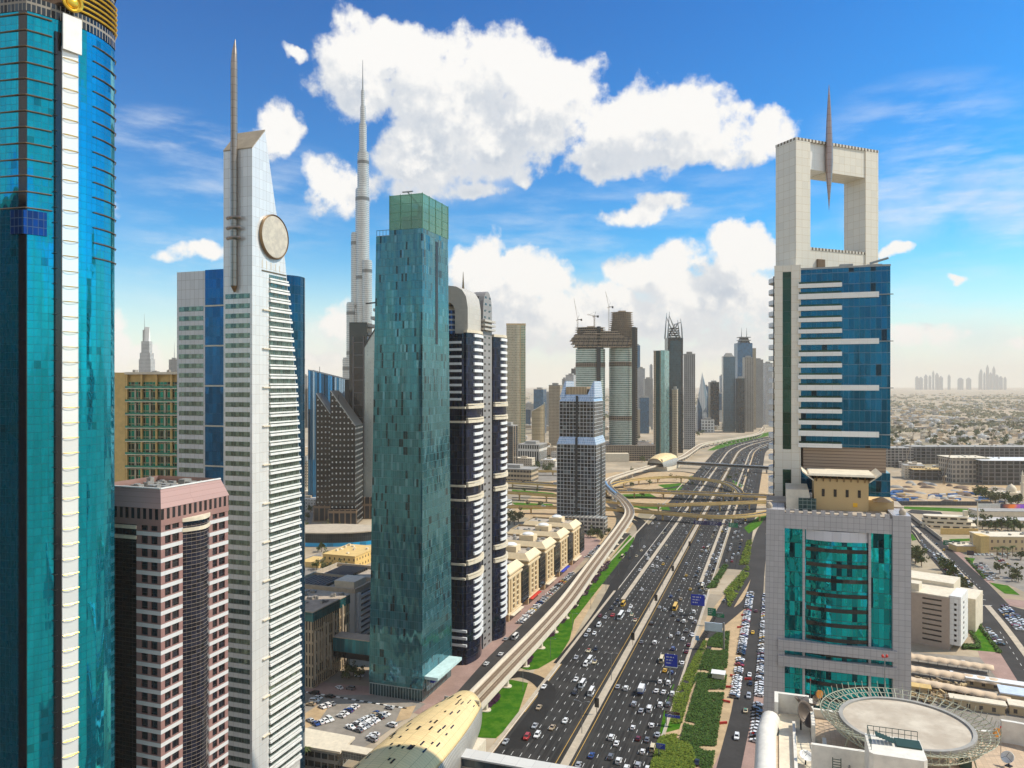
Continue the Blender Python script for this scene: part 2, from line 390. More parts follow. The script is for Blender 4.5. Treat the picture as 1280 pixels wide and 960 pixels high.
M_LOT = plain('car_park_surface', (0.25, 0.225, 0.195), 0.9, var=0.22, scale=0.08, scale2=0.4)
M_SAND = plain('sand', (0.46, 0.33, 0.19), 0.95, var=0.2, scale=0.15, scale2=0.8)
M_GRASS = plain('grass', (0.028, 0.12, 0.005), 0.95, col2=(0.075, 0.17, 0.012), scale=0.22, scale2=0.9, bump=0.5, spec=.05)
M_PAVE = plain('pink_paving', (0.33, 0.215, 0.18), 0.85, var=0.16, scale=0.12, scale2=1.0)
M_CONC = plain('concrete', (0.46, 0.39, 0.30), 0.85, var=0.14, scale=0.15, scale2=0.7)
M_CONC_G = plain('grey_concrete', (0.33, 0.32, 0.30), 0.8, var=0.14, scale=0.2, scale2=0.7)
M_TAN = plain('ochre_concrete', (0.62, 0.43, 0.17), 0.85, var=0.14, scale=0.1, scale2=0.5)
M_WHITE = plain('white_paint', (0.78, 0.78, 0.76), 0.45, var=0.05, scale=0.3, scale2=0.5)
M_CREAM = plain('cream_render', (0.70, 0.62, 0.48), 0.7, var=0.08, scale=0.2, scale2=0.6)
M_BEIGE = plain('beige_render', (0.60, 0.44, 0.25), 0.75, var=0.1, scale=0.2, scale2=0.5)
M_YEL = plain('yellow_render', (0.66, 0.46, 0.18), 0.75, var=0.08, scale=0.2, scale2=0.5)
M_STEEL = plain('painted_steel', (0.30, 0.31, 0.31), 0.4, metal=0.6, var=0.1)
M_DARK = plain('dark_metal', (0.03, 0.032, 0.035), 0.4, metal=0.4, var=0.2)
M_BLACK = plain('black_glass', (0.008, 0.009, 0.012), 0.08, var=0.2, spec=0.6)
M_GOLD = plain('gold_trim', (0.85, 0.55, 0.06), 0.28, metal=0.75, var=0.1)
M_BRONZE = plain('bronze_trim', (0.24, 0.16, 0.09), 0.35, metal=0.8, var=0.15)
M_MARK = plain('road_paint', (0.72, 0.72, 0.70), 0.7, var=0.12, scale=0.6)
M_MARKY = plain('yellow_road_paint', (0.48, 0.29, 0.06), 0.7, var=0.1, scale=0.6)
M_ROOF = plain('roof_screed', (0.42, 0.36, 0.29), 0.9, var=0.2, scale=0.25, scale2=0.9)
M_UNIT = plain('roof_plant', (0.30, 0.29, 0.27), 0.6, metal=0.3, var=0.2, scale=1.0)
M_BLUE = plain('blue_sign_face', (0.01, 0.035, 0.42), 0.5, var=0.05)
M_GREEN = plain('green_sign_face', (0.0, 0.17, 0.075), 0.5, var=0.05)
M_RED = plain('red_paint', (0.5, 0.03, 0.02), 0.5, var=0.08)
M_TRUNK = plain('bark', (0.13, 0.09, 0.06), 0.9, var=0.2, scale=2)
def leafmat(name, a, b_):
    m, t, b = pbase(name); geo = t.new('ShaderNodeNewGeometry')
    c = t.mix(geo.outputs['Random Per Island'], a, b_); t.put(b.inputs['Base Color'], c); b.inputs['Roughness'].default_value = 0.75; b.inputs['Specular IOR Level'].default_value = 0.2
    return m
M_LEAF = leafmat('leaves', (0.035, 0.06, 0.015), (0.11, 0.13, 0.035))
M_LEAF2 = leafmat('olive_leaves', (0.06, 0.075, 0.03), (0.17, 0.17, 0.07))
M_HEDGE = leafmat('hedge_leaves', (0.045, 0.10, 0.01), (0.19, 0.23, 0.02))
M_HEDGE2 = leafmat('dark_hedge_leaves', (0.02, 0.055, 0.008), (0.07, 0.13, 0.015))
M_PURPLE = leafmat('purple_leaves', (0.03, 0.012, 0.03), (0.07, 0.02, 0.06))
# ------------------------------------------------------------------ ground, roads, planting
def ground_mat():
    m, t, b = pbase('city_ground'); tcn = t.new('ShaderNodeTexCoord'); v = tcn.outputs['Object']
    n1 = t.noise(v, 0.0016, 8, 0.6); n2 = t.noise(v, 0.012, 6, 0.6); n3 = t.noise(v, 0.12, 4, 0.6)
    vo = t.new('ShaderNodeTexVoronoi'); t.l.new(v, vo.inputs['Vector']); vo.inputs['Scale'].default_value = 0.022
    c = t.mix(t.smooth(n2, 0.35, 0.65), (0.33, 0.265, 0.185), (0.47, 0.39, 0.29))
    c = t.mix(t.m('MULTIPLY', t.smooth(n1, 0.48, 0.62), 0.55), c, (0.15, 0.15, 0.085))
    c = t.mix(t.smooth(t.sep(vo.outputs['Color'])[0], 0.55, 0.8, 0, 0.45), c, (0.24, 0.215, 0.18))
    c = t.mix(t.smooth(n3, 0.4, 0.75, 0, 0.4), c, (0.24, 0.19, 0.13))
    t.put(b.inputs['Base Color'], c); b.inputs['Roughness'].default_value = 0.95; b.inputs['Specular IOR Level'].default_value = 0.1
    return m
mb = MB(); mb.face([(-32000, -32000, 0), (32000, -32000, 0), (32000, 32000, 0), (-32000, 32000, 0)])
structure('ground', mb, ground_mat())
mb = MB(); mb.box(-32500, 32500, -32500, 32500, -1, 860)
HAZE = structure('haze', mb, air('haze_air', 0.000046, (1.0, 0.93, 0.84)), 'stuff')

Z1, Z2, Z3, Z4 = 0.05, 0.10, 0.15, 0.20
# centre line of the highway: straight, then a long bend to the right beyond the interchange
def hw(u, v):
    if u < 1700: return UV(u, v)
    k = 1 / 1500; a = (u - 1700) * k; a = min(a, 0.75); rr = 1 / k - v
    p = UV(1700, v) ; d = Vector((ST, CT, 0)); n = Vector((CT, -ST, 0))
    q = p + d * (rr * math.sin(a)) + n * (rr * (1 - math.cos(a)))
    rest = (u - 1700) - a / k
    if rest > 0: q = q + (d * math.cos(a) + n * math.sin(a)) * rest
    return q
def hstrip(v, w, u0, u1, step=60):
    n = max(1, int((u1 - u0) / step)); return [hw(lerp(u0, u1, i / n), v) for i in range(n + 1)]
road = MB()
ribbon(road, hstrip(-77.5, 62, -250, 3800), 62, Z2)                    # main carriageways
ribbon(road, hstrip(-118.5, 19, 560, 2900), 19, Z2 - .02)                # slip lanes on the metro side
ribbon(road, hstrip(-33, 22, 640, 2900), 22, Z2 - .02)                 # collector on the tower side
structure('highway', road, M_ROAD)
med = MB()
ribbon(med, hstrip(-78.6, 3.4, -250, 3800), 3.4, Z3)
structure('central_median', med, M_CONC)
med2 = MB(); ribbon(med2, hstrip(-100.5, 3.0, 525, 2700), 3.0, Z2, Z2 + .14); ribbon(med2, hstrip(-53.5, 2.6, 590, 2700), 2.6, Z2, Z2 + .14)
ribbon(med2, hstrip(-110.2, 1.6, -250, 545), 1.6, Z2, Z2 + .14); ribbon(med2, hstrip(-45.2, 1.2, -250, 560), 1.2, Z2, Z2 + .14)
ribbon(med2, hstrip(-132.5, 1.6, 600, 1300), 1.6, Z2, Z2 + .14)
structure('road_kerb', med2, M_CONC)
mk = MB(); my = MB()
LANES_L = [-108.6 + 3.75 * i for i in range(8)]; LANES_R = [-75.2 + 3.72 * i for i in range(9)]
for v in LANES_L[1:-1] + LANES_R[1:-1]:
    u = 200.0
    while u < 2300:
        L = 3.2
        if not any(abs(v - q) < 1.6 for q in (-100.5, -53.5)) or u < 520: ribbon(mk, [hw(u, v), hw(u + L, v)], 0.17, Z2 + .02)
        u += 9.0 if u < 700 else 14
for v in (-109.0, -45.9): ribbon(mk, hstrip(v, .25, 150, 1600), 0.25, Z2 + .02)
for v in (-82.2, -75.6): ribbon(my, hstrip(v, .35, 150, 2600), 0.28, Z2 + .02)
for v in (-108.3,): ribbon(my, hstrip(v, .3, 330, 540), 0.3, Z2 + .025)
# hatched nose where the ramp leaves
for i in range(16):
    a = G(lerp(868, 893, i / 15), lerp(812, 770, i / 15)); b_ = G(lerp(880, 898, i / 15), lerp(806, 766, i / 15))
    mk.face([(a.x, a.y, .13), (b_.x, b_.y, .13), (b_.x - .2, b_.y + .6, .13), (a.x - .2, a.y + .6, .13)][::1])
mk2 = MB()
structure('lane_markings', mk, M_MARK); structure('yellow_lane_lines', my, M_MARKY)

# frontage street, service road and ramps
st = MB()
ribbon(st, [UV(u, -143.5) for u in (180, 300, 420, 560, 700, 760)], 12, Z1)
ribbon(st, spline([G(905, 985), G(918, 930), G(928, 885), G(937, 820), G(944, 760), G(950, 700), G(956, 668)]), 9, Z2)
ribbon(st, spline([G(842, 890), G(870, 825), G(893, 785), G(912, 752), G(931, 722), G(944, 690), G(953, 662), G(968, 640)]), 9.5, Z2 + .03)
ribbon(st, spline([G(893, 785), G(918, 765), G(938, 745), G(950, 700)]), 7, Z2 + .01)
structure('side_street', st, M_ASPH2)
lp = MB(); ribbon(lp, spline([G(628, 846), G(650, 843), G(668, 848), G(680, 857), G(684, 866), G(676, 885), G(660, 908), G(640, 935)]), 8.5, Z2 + .03)
ribbon(lp, spline([G(700, 830), G(752, 762), G(784, 700), G(800, 668), G(797, 655), G(783, 648)]), 7.5, Z2 + .03)
for pts, w_ in (([(640, 607), (700, 612), (760, 622), (800, 634), (838, 652)], 9), ([(700, 600), (780, 610), (830, 611), (880, 600), (905, 588)], 8), ([(770, 598), (800, 591), (840, 589), (868, 592), (885, 600)], 8), ([(640, 622), (720, 626), (790, 645), (812, 665)], 8), ([(925, 640), (938, 622), (944, 600), (950, 580)], 9)):
    ribbon(lp, spline([G(*p) for p in pts]), w_, Z1 + .02)
structure('loop_ramp', lp, M_ASPH)
sheet('lawn', [[(858, 596), (870, 594), (876, 598), (862, 601)], [(822, 606), (850, 604), (874, 612), (868, 616), (836, 613)], [(776, 618), (812, 617), (822, 622), (786, 624)], [(640, 612), (690, 616), (700, 619), (640, 618)], [(722, 592), (752, 590), (748, 595), (716, 597)], [(915, 605), (927, 612), (930, 619), (917, 615)], [(640, 628), (690, 630), (696, 636), (650, 637)]], M_GRASS, Z1)
sheet('paving', [[(376, 866), (470, 880), (524, 893), (560, 878), (606, 826), (660, 772), (722, 708), (752, 676), (735, 668), (700, 668), (620, 760), (560, 830), (460, 858), (376, 850)],
                 [(903, 952), (935, 770), (946, 680), (952, 680), (948, 770), (928, 860), (915, 935)], [(880, 985), (905, 930), (912, 950), (898, 985)],
                 [(905, 985), (955, 985), (955, 880), (947, 800), (940, 880), (930, 940)]], M_PAVE, Z1 + .01)
sheet('sand_verge', [[(585, 985), (690, 800), (768, 690), (785, 690), (745, 745), (705, 820), (640, 912), (612, 955)], [(872, 800), (884, 770), (946, 690), (938, 770), (912, 930), (884, 985), (806, 985)],
                     [(770, 690), (800, 640), (960, 632), (960, 590), (770, 590), (690, 600), (640, 640)], [(905, 594), (938, 596), (950, 570), (938, 562), (915, 585)]], M_SAND, .03)
sheet('lawn', [[(660, 838), (673, 836), (699, 821), (712, 800), (718, 775), (745, 740), (790, 683), (793, 672), (787, 669), (740, 728), (660, 822), (650, 835)],
               [(597, 922), (620, 923), (645, 900), (655, 870), (660, 854), (640, 850), (615, 852), (605, 880)],
               [(824, 918), (855, 910), (862, 880), (842, 855), (832, 880)],
               [(700, 582 + 18), (740, 596), (745, 602), (690, 606)], [(800, 612), (868, 614), (868, 618), (790, 616)], [(915, 600), (930, 607), (921, 614)],
               [(936, 667), (957, 652), (966, 640), (958, 638), (930, 660)], [(884, 563), (902, 554), (930, 546.5), (962, 540), (964, 544), (925, 553), (892, 563)],
               [(798, 630), (835, 632), (838, 638), (790, 634)]], M_GRASS, Z2 + .01)
sheet('footpath', [[(846, 923), (853, 923), (886, 798), (882, 798)]], M_SAND, Z3 + .02)
# planted beds of clipped shrubs: leaf tufts spread through a low volume
def inside(p, poly):
    c = False; n = len(poly)
    for i in range(n):
        a, b = poly[i], poly[(i + 1) % n]
        if (a[1] > p[1]) != (b[1] > p[1]) and p[0] < (b[0] - a[0]) * (p[1] - a[1]) / (b[1] - a[1]) + a[0]: c = not c
    return c
def tuft(mb, p, s, rn):
    for _ in range(3):
        a = rn.uniform(0, 6.28); t = rn.uniform(.2, 1.0); d1 = Vector((math.cos(a), math.sin(a), rn.uniform(-.3, .5))).normalized() * s
        d2 = Vector((-math.sin(a), math.cos(a), rn.uniform(-.2, .6))).normalized() * s * .8
        q = Vector(p) + Vector((rn.uniform(-s, s), rn.uniform(-s, s), rn.uniform(-s, s) * .5))
        mb.face([q - d1 - d2, q + d1 - d2, q + d1 + d2, q - d1 + d2])
def bed(name, poly, mat, n, h, s, gaps=0.0):
    q = [(p[0], p[1]) for p in gpoly(poly, 0)]; xs = [a for a, _ in q]; ys = [b for _, b in q]; mb = MB(); k = 0; rn = random.Random(len(poly) * 7 + n)
    from mathutils import noise as mn
    while k < n:
        p = (rn.uniform(min(xs), max(xs)), rn.uniform(min(ys), max(ys)))
        if not inside(p, q): continue
        k += 1
        f_ = mn.noise(Vector((p[0] * .12, p[1] * .12, n * .1)))
        if f_ < gaps - .5: continue
        hh = h * (0.55 + 0.6 * (f_ + .5))
        tuft(mb, (p[0], p[1], rn.uniform(.15, 1) ** .5 * hh), s, rn)
    o = mb.build(name, mat); o['kind'] = 'stuff'; return o
bed('hedge_bed', [(806, 985), (824, 922), (846, 918), (862, 930), (870, 948), (866, 985)], M_HEDGE, 6500, 1.0, .26)
bed('shrub_bed', [(850, 925), (872, 850), (895, 842), (908, 850), (888, 975), (874, 958), (866, 935)], M_HEDGE2, 9000, .95, .26, .06)
bed('shrub_bed', [(866, 858), (886, 800), (898, 790), (912, 790), (908, 850), (874, 848)], M_HEDGE2, 6500, .95, .26, .18)
bed('shrub_bed', [(842, 870), (868, 820), (880, 800), (884, 802), (868, 850), (852, 905), (838, 905)], M_HEDGE, 3500, .6, .24, .1)
bed('shrub_bed', [(905, 740), (936, 706), (936, 718), (912, 760)], M_HEDGE, 900, 1.2, .5)
bed('shrub_bed', [(924, 707), (934, 676), (940, 676), (936, 706)], M_HEDGE, 700, 1.2, .5)
bed('shrub_bed', [(884, 736), (905, 706), (910, 708), (895, 735)], M_HEDGE2, 600, 1.2, .5)
bed('purple_groundcover', [(606, 890), (622, 878), (626, 868), (612, 860)], M_PURPLE, 300, .6, .4)
for (x, y) in [(655, 832), (686, 795), (700, 778), (714, 760), (727, 744), (740, 728), (752, 713)]:
    bed('purple_groundcover', [(x - 8, y + 4), (x + 6, y + 1), (x + 12, y - 12), (x + 4, y - 10)], M_PURPLE, 160, .6, .45)

# ------------------------------------------------------------------ metro viaduct
VPX = [(UV(235, -126)), UV(300, -126), UV(360, -126), UV(415, -126), UV(480, -127.5), UV(570, -133), Vector((109, 751, 0)), Vector((129.4, 836, 0)), Vector((134, 920, 0)), Vector((131.5, 992, 0)),
       Vector((133, 1064, 0)), Vector((145, 1120, 0)), Vector((172, 1176, 0)), Vector((214, 1255, 0)), Vector((262, 1340, 0)), Vector((327, 1461, 0)), Vector((390, 1630, 0)), Vector((445, 1773, 0)), Vector((511, 1873, 0)), Vector((604, 1997, 0)), Vector((711, 2180, 0)), Vector((830, 2500, 0))]
VPATH = spline(VPX, 6)
via = thing('metro_viaduct', 'long curving concrete metro viaduct carrying two tracks beside the highway', 'viaduct')
d = MB(); ribbon(d, VPATH, 8.2, 8.2, 9.6); ribbon(d, VPATH, 3.6, 7.0, 8.25); d.build('deck', panels('viaduct_concrete', (0.50, 0.42, 0.32), 30, 4.5, .12, (.28, .23, .18), rough=.85, var=.08), via)
M_VPAR = panels('viaduct_parapet', (0.62, 0.55, 0.45), 4, 4, .1, (.38, .33, .26), rough=.8, var=.07)
for o_ in (5.0, -5.0):
    d = MB(); ribbon(d, VPATH, 0.35, 8.0, 11.0, off=o_); ribbon(d, VPATH, 1.5, 8.9, 9.5, off=o_ * .92); d.build('parapet', M_VPAR, via)
d = MB()
for o_ in (-2.9, -1.5, 1.5, 2.9): ribbon(d, VPATH, 0.28, 9.6, 9.9, off=o_)
d.build('rails', M_BRONZE, via)
for o_ in (-2.2, 2.2):
    d = MB(); ribbon(d, VPATH, 2.5, 9.6, 9.66, off=o_); d.build('track_bed', plain('track_ballast', (0.26, 0.19, 0.13), .95, var=.2, scale=.6), via)
d = MB(); ribbon(d, VPATH, 0.9, 9.6, 10.0); d.build('walkway', M_CONC, via)
tot = 0; nxt = 4; pp = []
for i in range(len(VPATH) - 1):
    s_ = (VPATH[i + 1] - VPATH[i]).length
    while tot + s_ > nxt:
        pp.append(VPATH[i].lerp(VPATH[i + 1], (nxt - tot) / s_)); nxt += 29
    tot += s_
d = MB(); d.lathe([(2.6, 0), (2.6, .5), (1.25, .5), (1.1, 4.5), (1.2, 5.6), (2.6, 7.05)], 12); pier0 = None
for p in pp:
    if p.y < 290 or 1225 < p.y < 1400: continue
    if pier0 is None: pier0 = d.build('pier', M_VPAR, via, p)
    else:
        c = pier0.copy(); C.objects.link(c); c.location = p

# train on the bend
trn = thing('metro_train', 'short pale blue metro train on the bend of the viaduct', 'train')
M_TRAIN = facade('train_side', (0.45, 0.5, 0.55), (0.02, 0.05, 0.1), 3, 3, (.1, .9, .45, .85)); tv = [q for q in VPATH if 955 < q.y < 1075 and q.x < 150]
d = MB(); ribbon(d, tv, 2.6, 10.0, 13.0, off=1.9); d.build('carriage', M_TRAIN, trn)
d = MB(); ribbon(d, tv, 2.0, 13.0, 13.25, off=1.9); d.build('carriage_roof', plain('train_roof', (.12, .28, .5), .4), trn)

# ------------------------------------------------------------------ interchange
def overpass(label, pts, w, z, par=1.0, mat=None, npier=1, road=M_ASPH2):
    t = thing('overpass', label, 'overpass', group='ochre flyovers of the interchange')
    P = spline([(*G(px, py, z).xy, z) for px, py in pts], 6)
    d = MB(); ribbon(d, P, w, -1.7, -.05); d.build('deck', M_TAN, t)
    for sgn in (1, -1):
        d = MB(); ribbon(d, P, .4, -1.0, par, off=sgn * (w / 2)); d.build('parapet', M_TAN, t)
    d = MB(); ribbon(d, P, w - 1.2, 0.0); d.build('carriageway', road, t)
    d = MB(); ribbon(d, P, .3, 0.03); d.build('centre_line', M_MARK, t)
    tot = 0; nx = 20; p0 = None
    for i in range(len(P) - 1):
        s_ = (P[i + 1] - P[i]).length
        while tot + s_ > nx:
            q = P[i].lerp(P[i + 1], (nx - tot) / s_); nx += 38
            if p0 is None:
                m_ = MB(); m_.lathe([(1.0, 0), (1.0, z - 3.2), (2.6, z - 1.65)], 10); p0 = m_.build('pier', M_TAN, t, (q.x, q.y, 0))
            else: c = p0.copy(); C.objects.link(c); c.location = (q.x, q.y, 0)
        tot += s_
    return P
OV = []
OV.append(overpass('nearest slender ochre flyover crossing the highway above the blue gantry sign', [(560, 634), (640, 633), (700, 634), (757, 636), (790, 638), (852, 643), (901, 646), (946, 643), (975, 636)], 9, 8))
OV.append(overpass('second ochre flyover from the front with pale blank parapets', [(560, 614), (625, 615), (700, 620), (785, 629), (819, 631), (871, 630), (928, 628), (985, 626)], 9, 9))
OV.append(overpass('wide grey surfaced flyover carrying cross traffic with yellow signs', [(560, 601), (626, 602), (700, 606), (762, 613), (815, 614), (890, 617), (961, 620), (1010, 624)], 19, 8.5))
OV.append(overpass('farthest ochre ramp arching over the highway in a flat curve', [(752, 612), (774, 603), (806, 598), (843, 596), (871, 598), (905, 603), (920, 610), (926, 617)], 9, 8.5))
OV.append(overpass('low ochre ramp dropping towards the metro side car parks', [(560, 590), (626, 589), (697, 589), (740, 592)], 10, 7))

# ------------------------------------------------------------------ highway furniture
def gantry(label, u, v0, v1, panels_, zh=7.2):
    t = thing('sign_gantry', label, 'gantry', UV(u, 0), -TH)
    d = MB(); d.beam((v0, 0, 0), (v0, 0, zh + .6), .5); d.beam((v0, 0, zh), (v1, 0, zh), .45, .7)
    if v1 - v0 > 10: d.beam((v1, 0, 0), (v1, 0, zh + .6), .5)
    d.build('frame', M_STEEL, t)
    for (a, b, z0, z1, m_) in panels_:
        d = MB(); d.box(a, b, -.45, -.28, z0, z1)
        for k in range(3):
            zz = lerp(z0, z1, .72 - .25 * k); L = (b - a) * (.62 - .12 * k); nb = 9
            for j in range(nb):
                if j % 4 == 3: continue
                x0 = a + (b - a) * .12 + L * j / nb; d.box(x0, x0 + L / nb * .7, -.48, -.44, zz, zz + (z1 - z0) * .1, mi=1)
        d.build('sign_panel', [m_, M_MARK], t)
gantry('long dark blue gantry sign spanning the carriageway under the nearest flyover', 803, -83, -50, [(-80, -66, 5.2, 9.2, plain('navy_sign', (.012, .012, .09), .5)), (-65.5, -52, 5.2, 9.2, bpy.data.materials['navy_sign'])])
gantry('green overhead sign beside the navy gantry over the collector lanes', 800, -47, -34, [(-45, -36, 5, 9.4, M_GREEN)])
gantry('tall bright blue overhead sign above the crowded right hand lanes', 505, -52, -43.5, [(-52, -43.4, 6.5, 13.5, M_BLUE)], 10)
gantry('square blue cantilever sign on a curved pole by the lawn', 389, -50.5, -44, [(-53, -46.8, 7.5, 13.5, M_BLUE), (-53, -46.8, 6.9, 7.3, M_MARK)], 8)
gantry('green exit sign beside the ramp with a small white panel', 487, -37, -31, [(-40, -35, 6, 10.8, M_GREEN), (-34.6, -30, 5.5, 7.6, M_GREEN)], 8)
gantry('long low brown and blue sign at the edge of the lawn', 338, -45.5, -40, [(-46, -39.5, 5.2, 6.4, plain('brown_sign', (.09, .03, .03), .6)), (-46, -39.5, 3.9, 5.0, M_BLUE)], 4)
gantry('small blue sign above the clipped hedge corner', 309, -44.5, -42, [(-45.5, -42.0, 3.2, 5.2, M_BLUE)], 3)
gantry('small pale blue sign on a pole at the ramp nose', 441, -42, -40, [(-43, -41, 5, 7.5, plain('pale_blue_sign', (.1, .3, .6), .5))], 5)
bb = thing('billboard', 'blank pale billboard on a tall post beside the shrubs', 'billboard', G(898, 812), -TH)
d = MB(); d.tube([(3, 0, 0), (3, 0, 15.5)], .5, 10); d.build('post', M_STEEL, bb)
d = MB(); d.box(-7.5, 2.2, -.5, .1, 10.2, 15.0); d.build('panel', plain('billboard_face', (.52, .6, .68), .5), bb)
d = MB(); d.box(-7.8, 2.5, -.3, .3, 9.9, 10.25); d.build('catwalk', M_STEEL, bb)
# black banner boards along the median
for i, (px, py) in enumerate([(746, 893), (791, 807), (820, 757), (841, 719), (862, 687)]):
    g0 = G(px, py); t = thing('banner_board', 'tall black banner board on the central median', 'banner', g0, -TH, 'black banner boards along the median')
    d = MB(); d.beam((0, 0, 0), (0, 0, 4), .22); d.build('post', M_DARK, t)
    d = MB(); d.box(-1.0, 1.0, -.15, .15, 3.2, 7.4); d.build('panel', M_BLACK, t)
# street lamps on the median
lamp0 = None
for i in range(16):
    u = 318 + i * 62
    g0 = UV(u, -78.6)
    if lamp0 is None:
        lamp0 = thing('street_lamp', 'tall slim double arm street lamp standing on the highway median', 'street lamp', g0, -TH, 'street lamps along the median')
        d = MB(); d.tube([(0, 0, 0), (0, 0, 13.5)], [.16, .09], 6); d.build('pole', M_STEEL, lamp0)
        for sx in (1, -1):
            d = MB(); d.tube([(0, 0, 13.2), (sx * 1.4, 0, 13.9), (sx * 2.6, 0, 14)], .07, 5); d.box(sx * 2.9 - .6, sx * 2.9 + .6, -.18, .18, 13.9, 14.1); d.build('lamp_arm', M_STEEL, lamp0)
    else: dup(lamp0, g0)
lamp1 = None
for i in range(10):
    g0 = UV(352 + i * 48, -116.5)
    if lamp1 is None:
        lamp1 = thing('street_lamp', 'single arm street lamp on the lawn beside the viaduct', 'street lamp', g0, -TH, 'street lamps along the lawn')
        d = MB(); d.tube([(0, 0, 0), (0, 0, 10.5)], [.14, .08], 6); d.build('pole', M_STEEL, lamp1)
        d = MB(); d.tube([(0, 0, 10.3), (2.2, 0, 10.9)], .07, 5); d.box(2.0, 3.1, -.16, .16, 10.8, 11.0); d.build('lamp_arm', M_STEEL, lamp1)
    else: dup(lamp1, g0)
# red and white barriers on the pink pavement
for i, (px, py) in enumerate([(912, 860), (917, 846), (904, 905), (908, 878), (925, 785), (930, 770), (945, 920), (935, 850)]):
    d = MB(); d.box(-1.8, 1.8, -.25, .25, .15, 1.0); d.box(-1.6, -1.2, -.4, .4, 0, .16); d.box(1.2, 1.6, -.4, .4, 0, .16)
    o = d.build('barrier', M_RED, None, G(px, py) + Vector((0, 0, .1)), rnd.uniform(-.6, .6)); tag(o, 'short red barrier standing on the pink pavement', 'barrier', 'red barriers on the pavement')
kio = thing('kiosk', 'small white kiosk at the edge of the shrubs beside the pink pavement', 'kiosk', G(898, 848), -TH)
d = MB(); d.box(-3, 3, -2.5, 2.5, .1, 3); d.build('walls', M_CREAM, kio)
d = MB(); d.box(-3.5, 3.5, -3, 3, 3, 3.3); d.build('roof', M_WHITE, kio)
# ------------------------------------------------------------------ towers on the metro side, near to far
def face_to(o, x0, x1): pass
def parapet_units(mb, x0, x1, y0, y1, z, n, rn, hmax=2.2):
    for _ in range(n):
        a = rn.uniform(x0, x1 - 1); b = rn.uniform(y0, y1 - 1); w = rn.uniform(.8, 2.8); l = rn.uniform(.8, 2.8); h = rn.uniform(.5, hmax)
        mb.box(a, min(a + w, x1), b, min(b + l, y1), z, z + h)
def roof_units(parent, x0, x1, y0, y1, z, n, seed, hmax=2.2, mat=None, name='roof_unit'):
    rn = random.Random(seed)
    for _ in range(n):
        a = rn.uniform(x0, x1 - 2); b = rn.uniform(y0, y1 - 2); w = rn.uniform(1, 3); l = rn.uniform(1, 3); h = rn.uniform(.5, hmax)
        d = MB(); d.box(a, min(a + w, x1), b, min(b + l, y1), z, z + h)
        if rn.random() < .5: d.lathe([(w * .3, z + h), (w * .3, z + h + .25)], 8, a + w / 2, b + l / 2)
        d.build(name, mat or M_UNIT, parent)

# --- bowed blue glass tower, far left
bt = thing('glass_tower', 'bowed turquoise glass tower with gold ledges, white centre strip and gold disc', 'tower', (-111.8, 175, 0), -TH)
M_BT = facade('turquoise_glass', (0.0, 0.05, 0.07), (0.0, 0.35, 0.49), 1.45, 1.85, (.04, 1, .035, 1), streak=.22, gvar=.07, gr=.04, wr=.3, gm=.85, tilt=.006, dark=.02, dcol=(.0, .22, .30))
BTO = [(0, 0), (1.2, 2.2), (2.4, 4.8), (3.4, 7.2), (4.1, 9.6), (4.5, 12.2), (4.5, 14.8), (4.1, 17.6), (3.3, 20.4), (2.2, 22.6), (-8, 30), (-30, 30), (-36, 12), (-33, 2.0), (-24, -1.2), (-14, -1.6), (-7, -1.0), (-1.9, -.35)]
d = MB(); d.prism(BTO, 0, 236); d.build('curtain_wall', M_BT, bt)
def off(o, k):
    c = (sum(p[0] for p in o) / len(o), sum(p[1] for p in o) / len(o))
    return [(c[0] + (p[0] - c[0]) * k, c[1] + (p[1] - c[1]) * k) for p in o]
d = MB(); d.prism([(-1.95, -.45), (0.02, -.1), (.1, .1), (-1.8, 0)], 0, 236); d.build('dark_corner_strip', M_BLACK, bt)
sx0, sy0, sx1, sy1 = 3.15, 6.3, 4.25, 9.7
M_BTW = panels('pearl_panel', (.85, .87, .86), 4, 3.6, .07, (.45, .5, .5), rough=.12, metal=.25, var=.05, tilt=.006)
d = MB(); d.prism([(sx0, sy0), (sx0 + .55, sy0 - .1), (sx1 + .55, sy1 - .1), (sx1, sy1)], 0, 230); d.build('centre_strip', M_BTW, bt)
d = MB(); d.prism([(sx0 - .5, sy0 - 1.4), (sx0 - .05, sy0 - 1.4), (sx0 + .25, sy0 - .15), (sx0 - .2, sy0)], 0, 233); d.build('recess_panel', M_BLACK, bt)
cxs, cys = (sx0 + sx1) / 2 + .5, (sy0 + sy1) / 2
ring = [(lerp(sx0, sx1, .5 - .5 * math.cos(math.pi * k / 10)) + .5 + .5 * math.sin(math.pi * k / 10), lerp(sy0, sy1, .5 - .5 * math.cos(math.pi * k / 10)) - .3 * math.sin(math.pi * k / 10), 58.0) for k in range(11)]
d = MB(); d.tube(ring, .06, 5); d.tube([(sx0 + .6, sy0, 58), (sx1 + .6, sy1, 58)], .06, 5)
o = d.build('gold_ring', M_GOLD, bt); rep(o, 3.6, 47)
d = MB(); d.tube([(sx0 - .5, sy0 - 1.3, 58 + .9 * math.sin(k * .7)) if False else (sx0 - .3 + .5 * math.sin(k * math.pi / 6), sy0 - 1.3 + .5 * math.cos(k * math.pi / 6), 58.4) for k in range(13)], .08, 5)
o = d.build('hoop', M_DARK, bt); rep(o, 3.6, 47)
d = MB(); lp_ = [(-8, -1.15), (-5, -.85), (-2, -.6), (.1, -.25), (1.35, 2.0), (2.5, 4.5)]
d.tube([(x, y, 190.6) for x, y in lp_], .16, 5); o = d.build('gold_ledge', M_BRONZE, bt); rep(o, 3.72, 12)
d = MB(); d.tube([(4.7, 14.0, 181), (4.35, 17.4, 181), (3.5, 20.4, 181), (2.3, 22.9, 181), (.5, 24.4, 181)], .16, 5); o = d.build('gold_ledge', M_BRONZE, bt); rep(o, 3.72, 14)
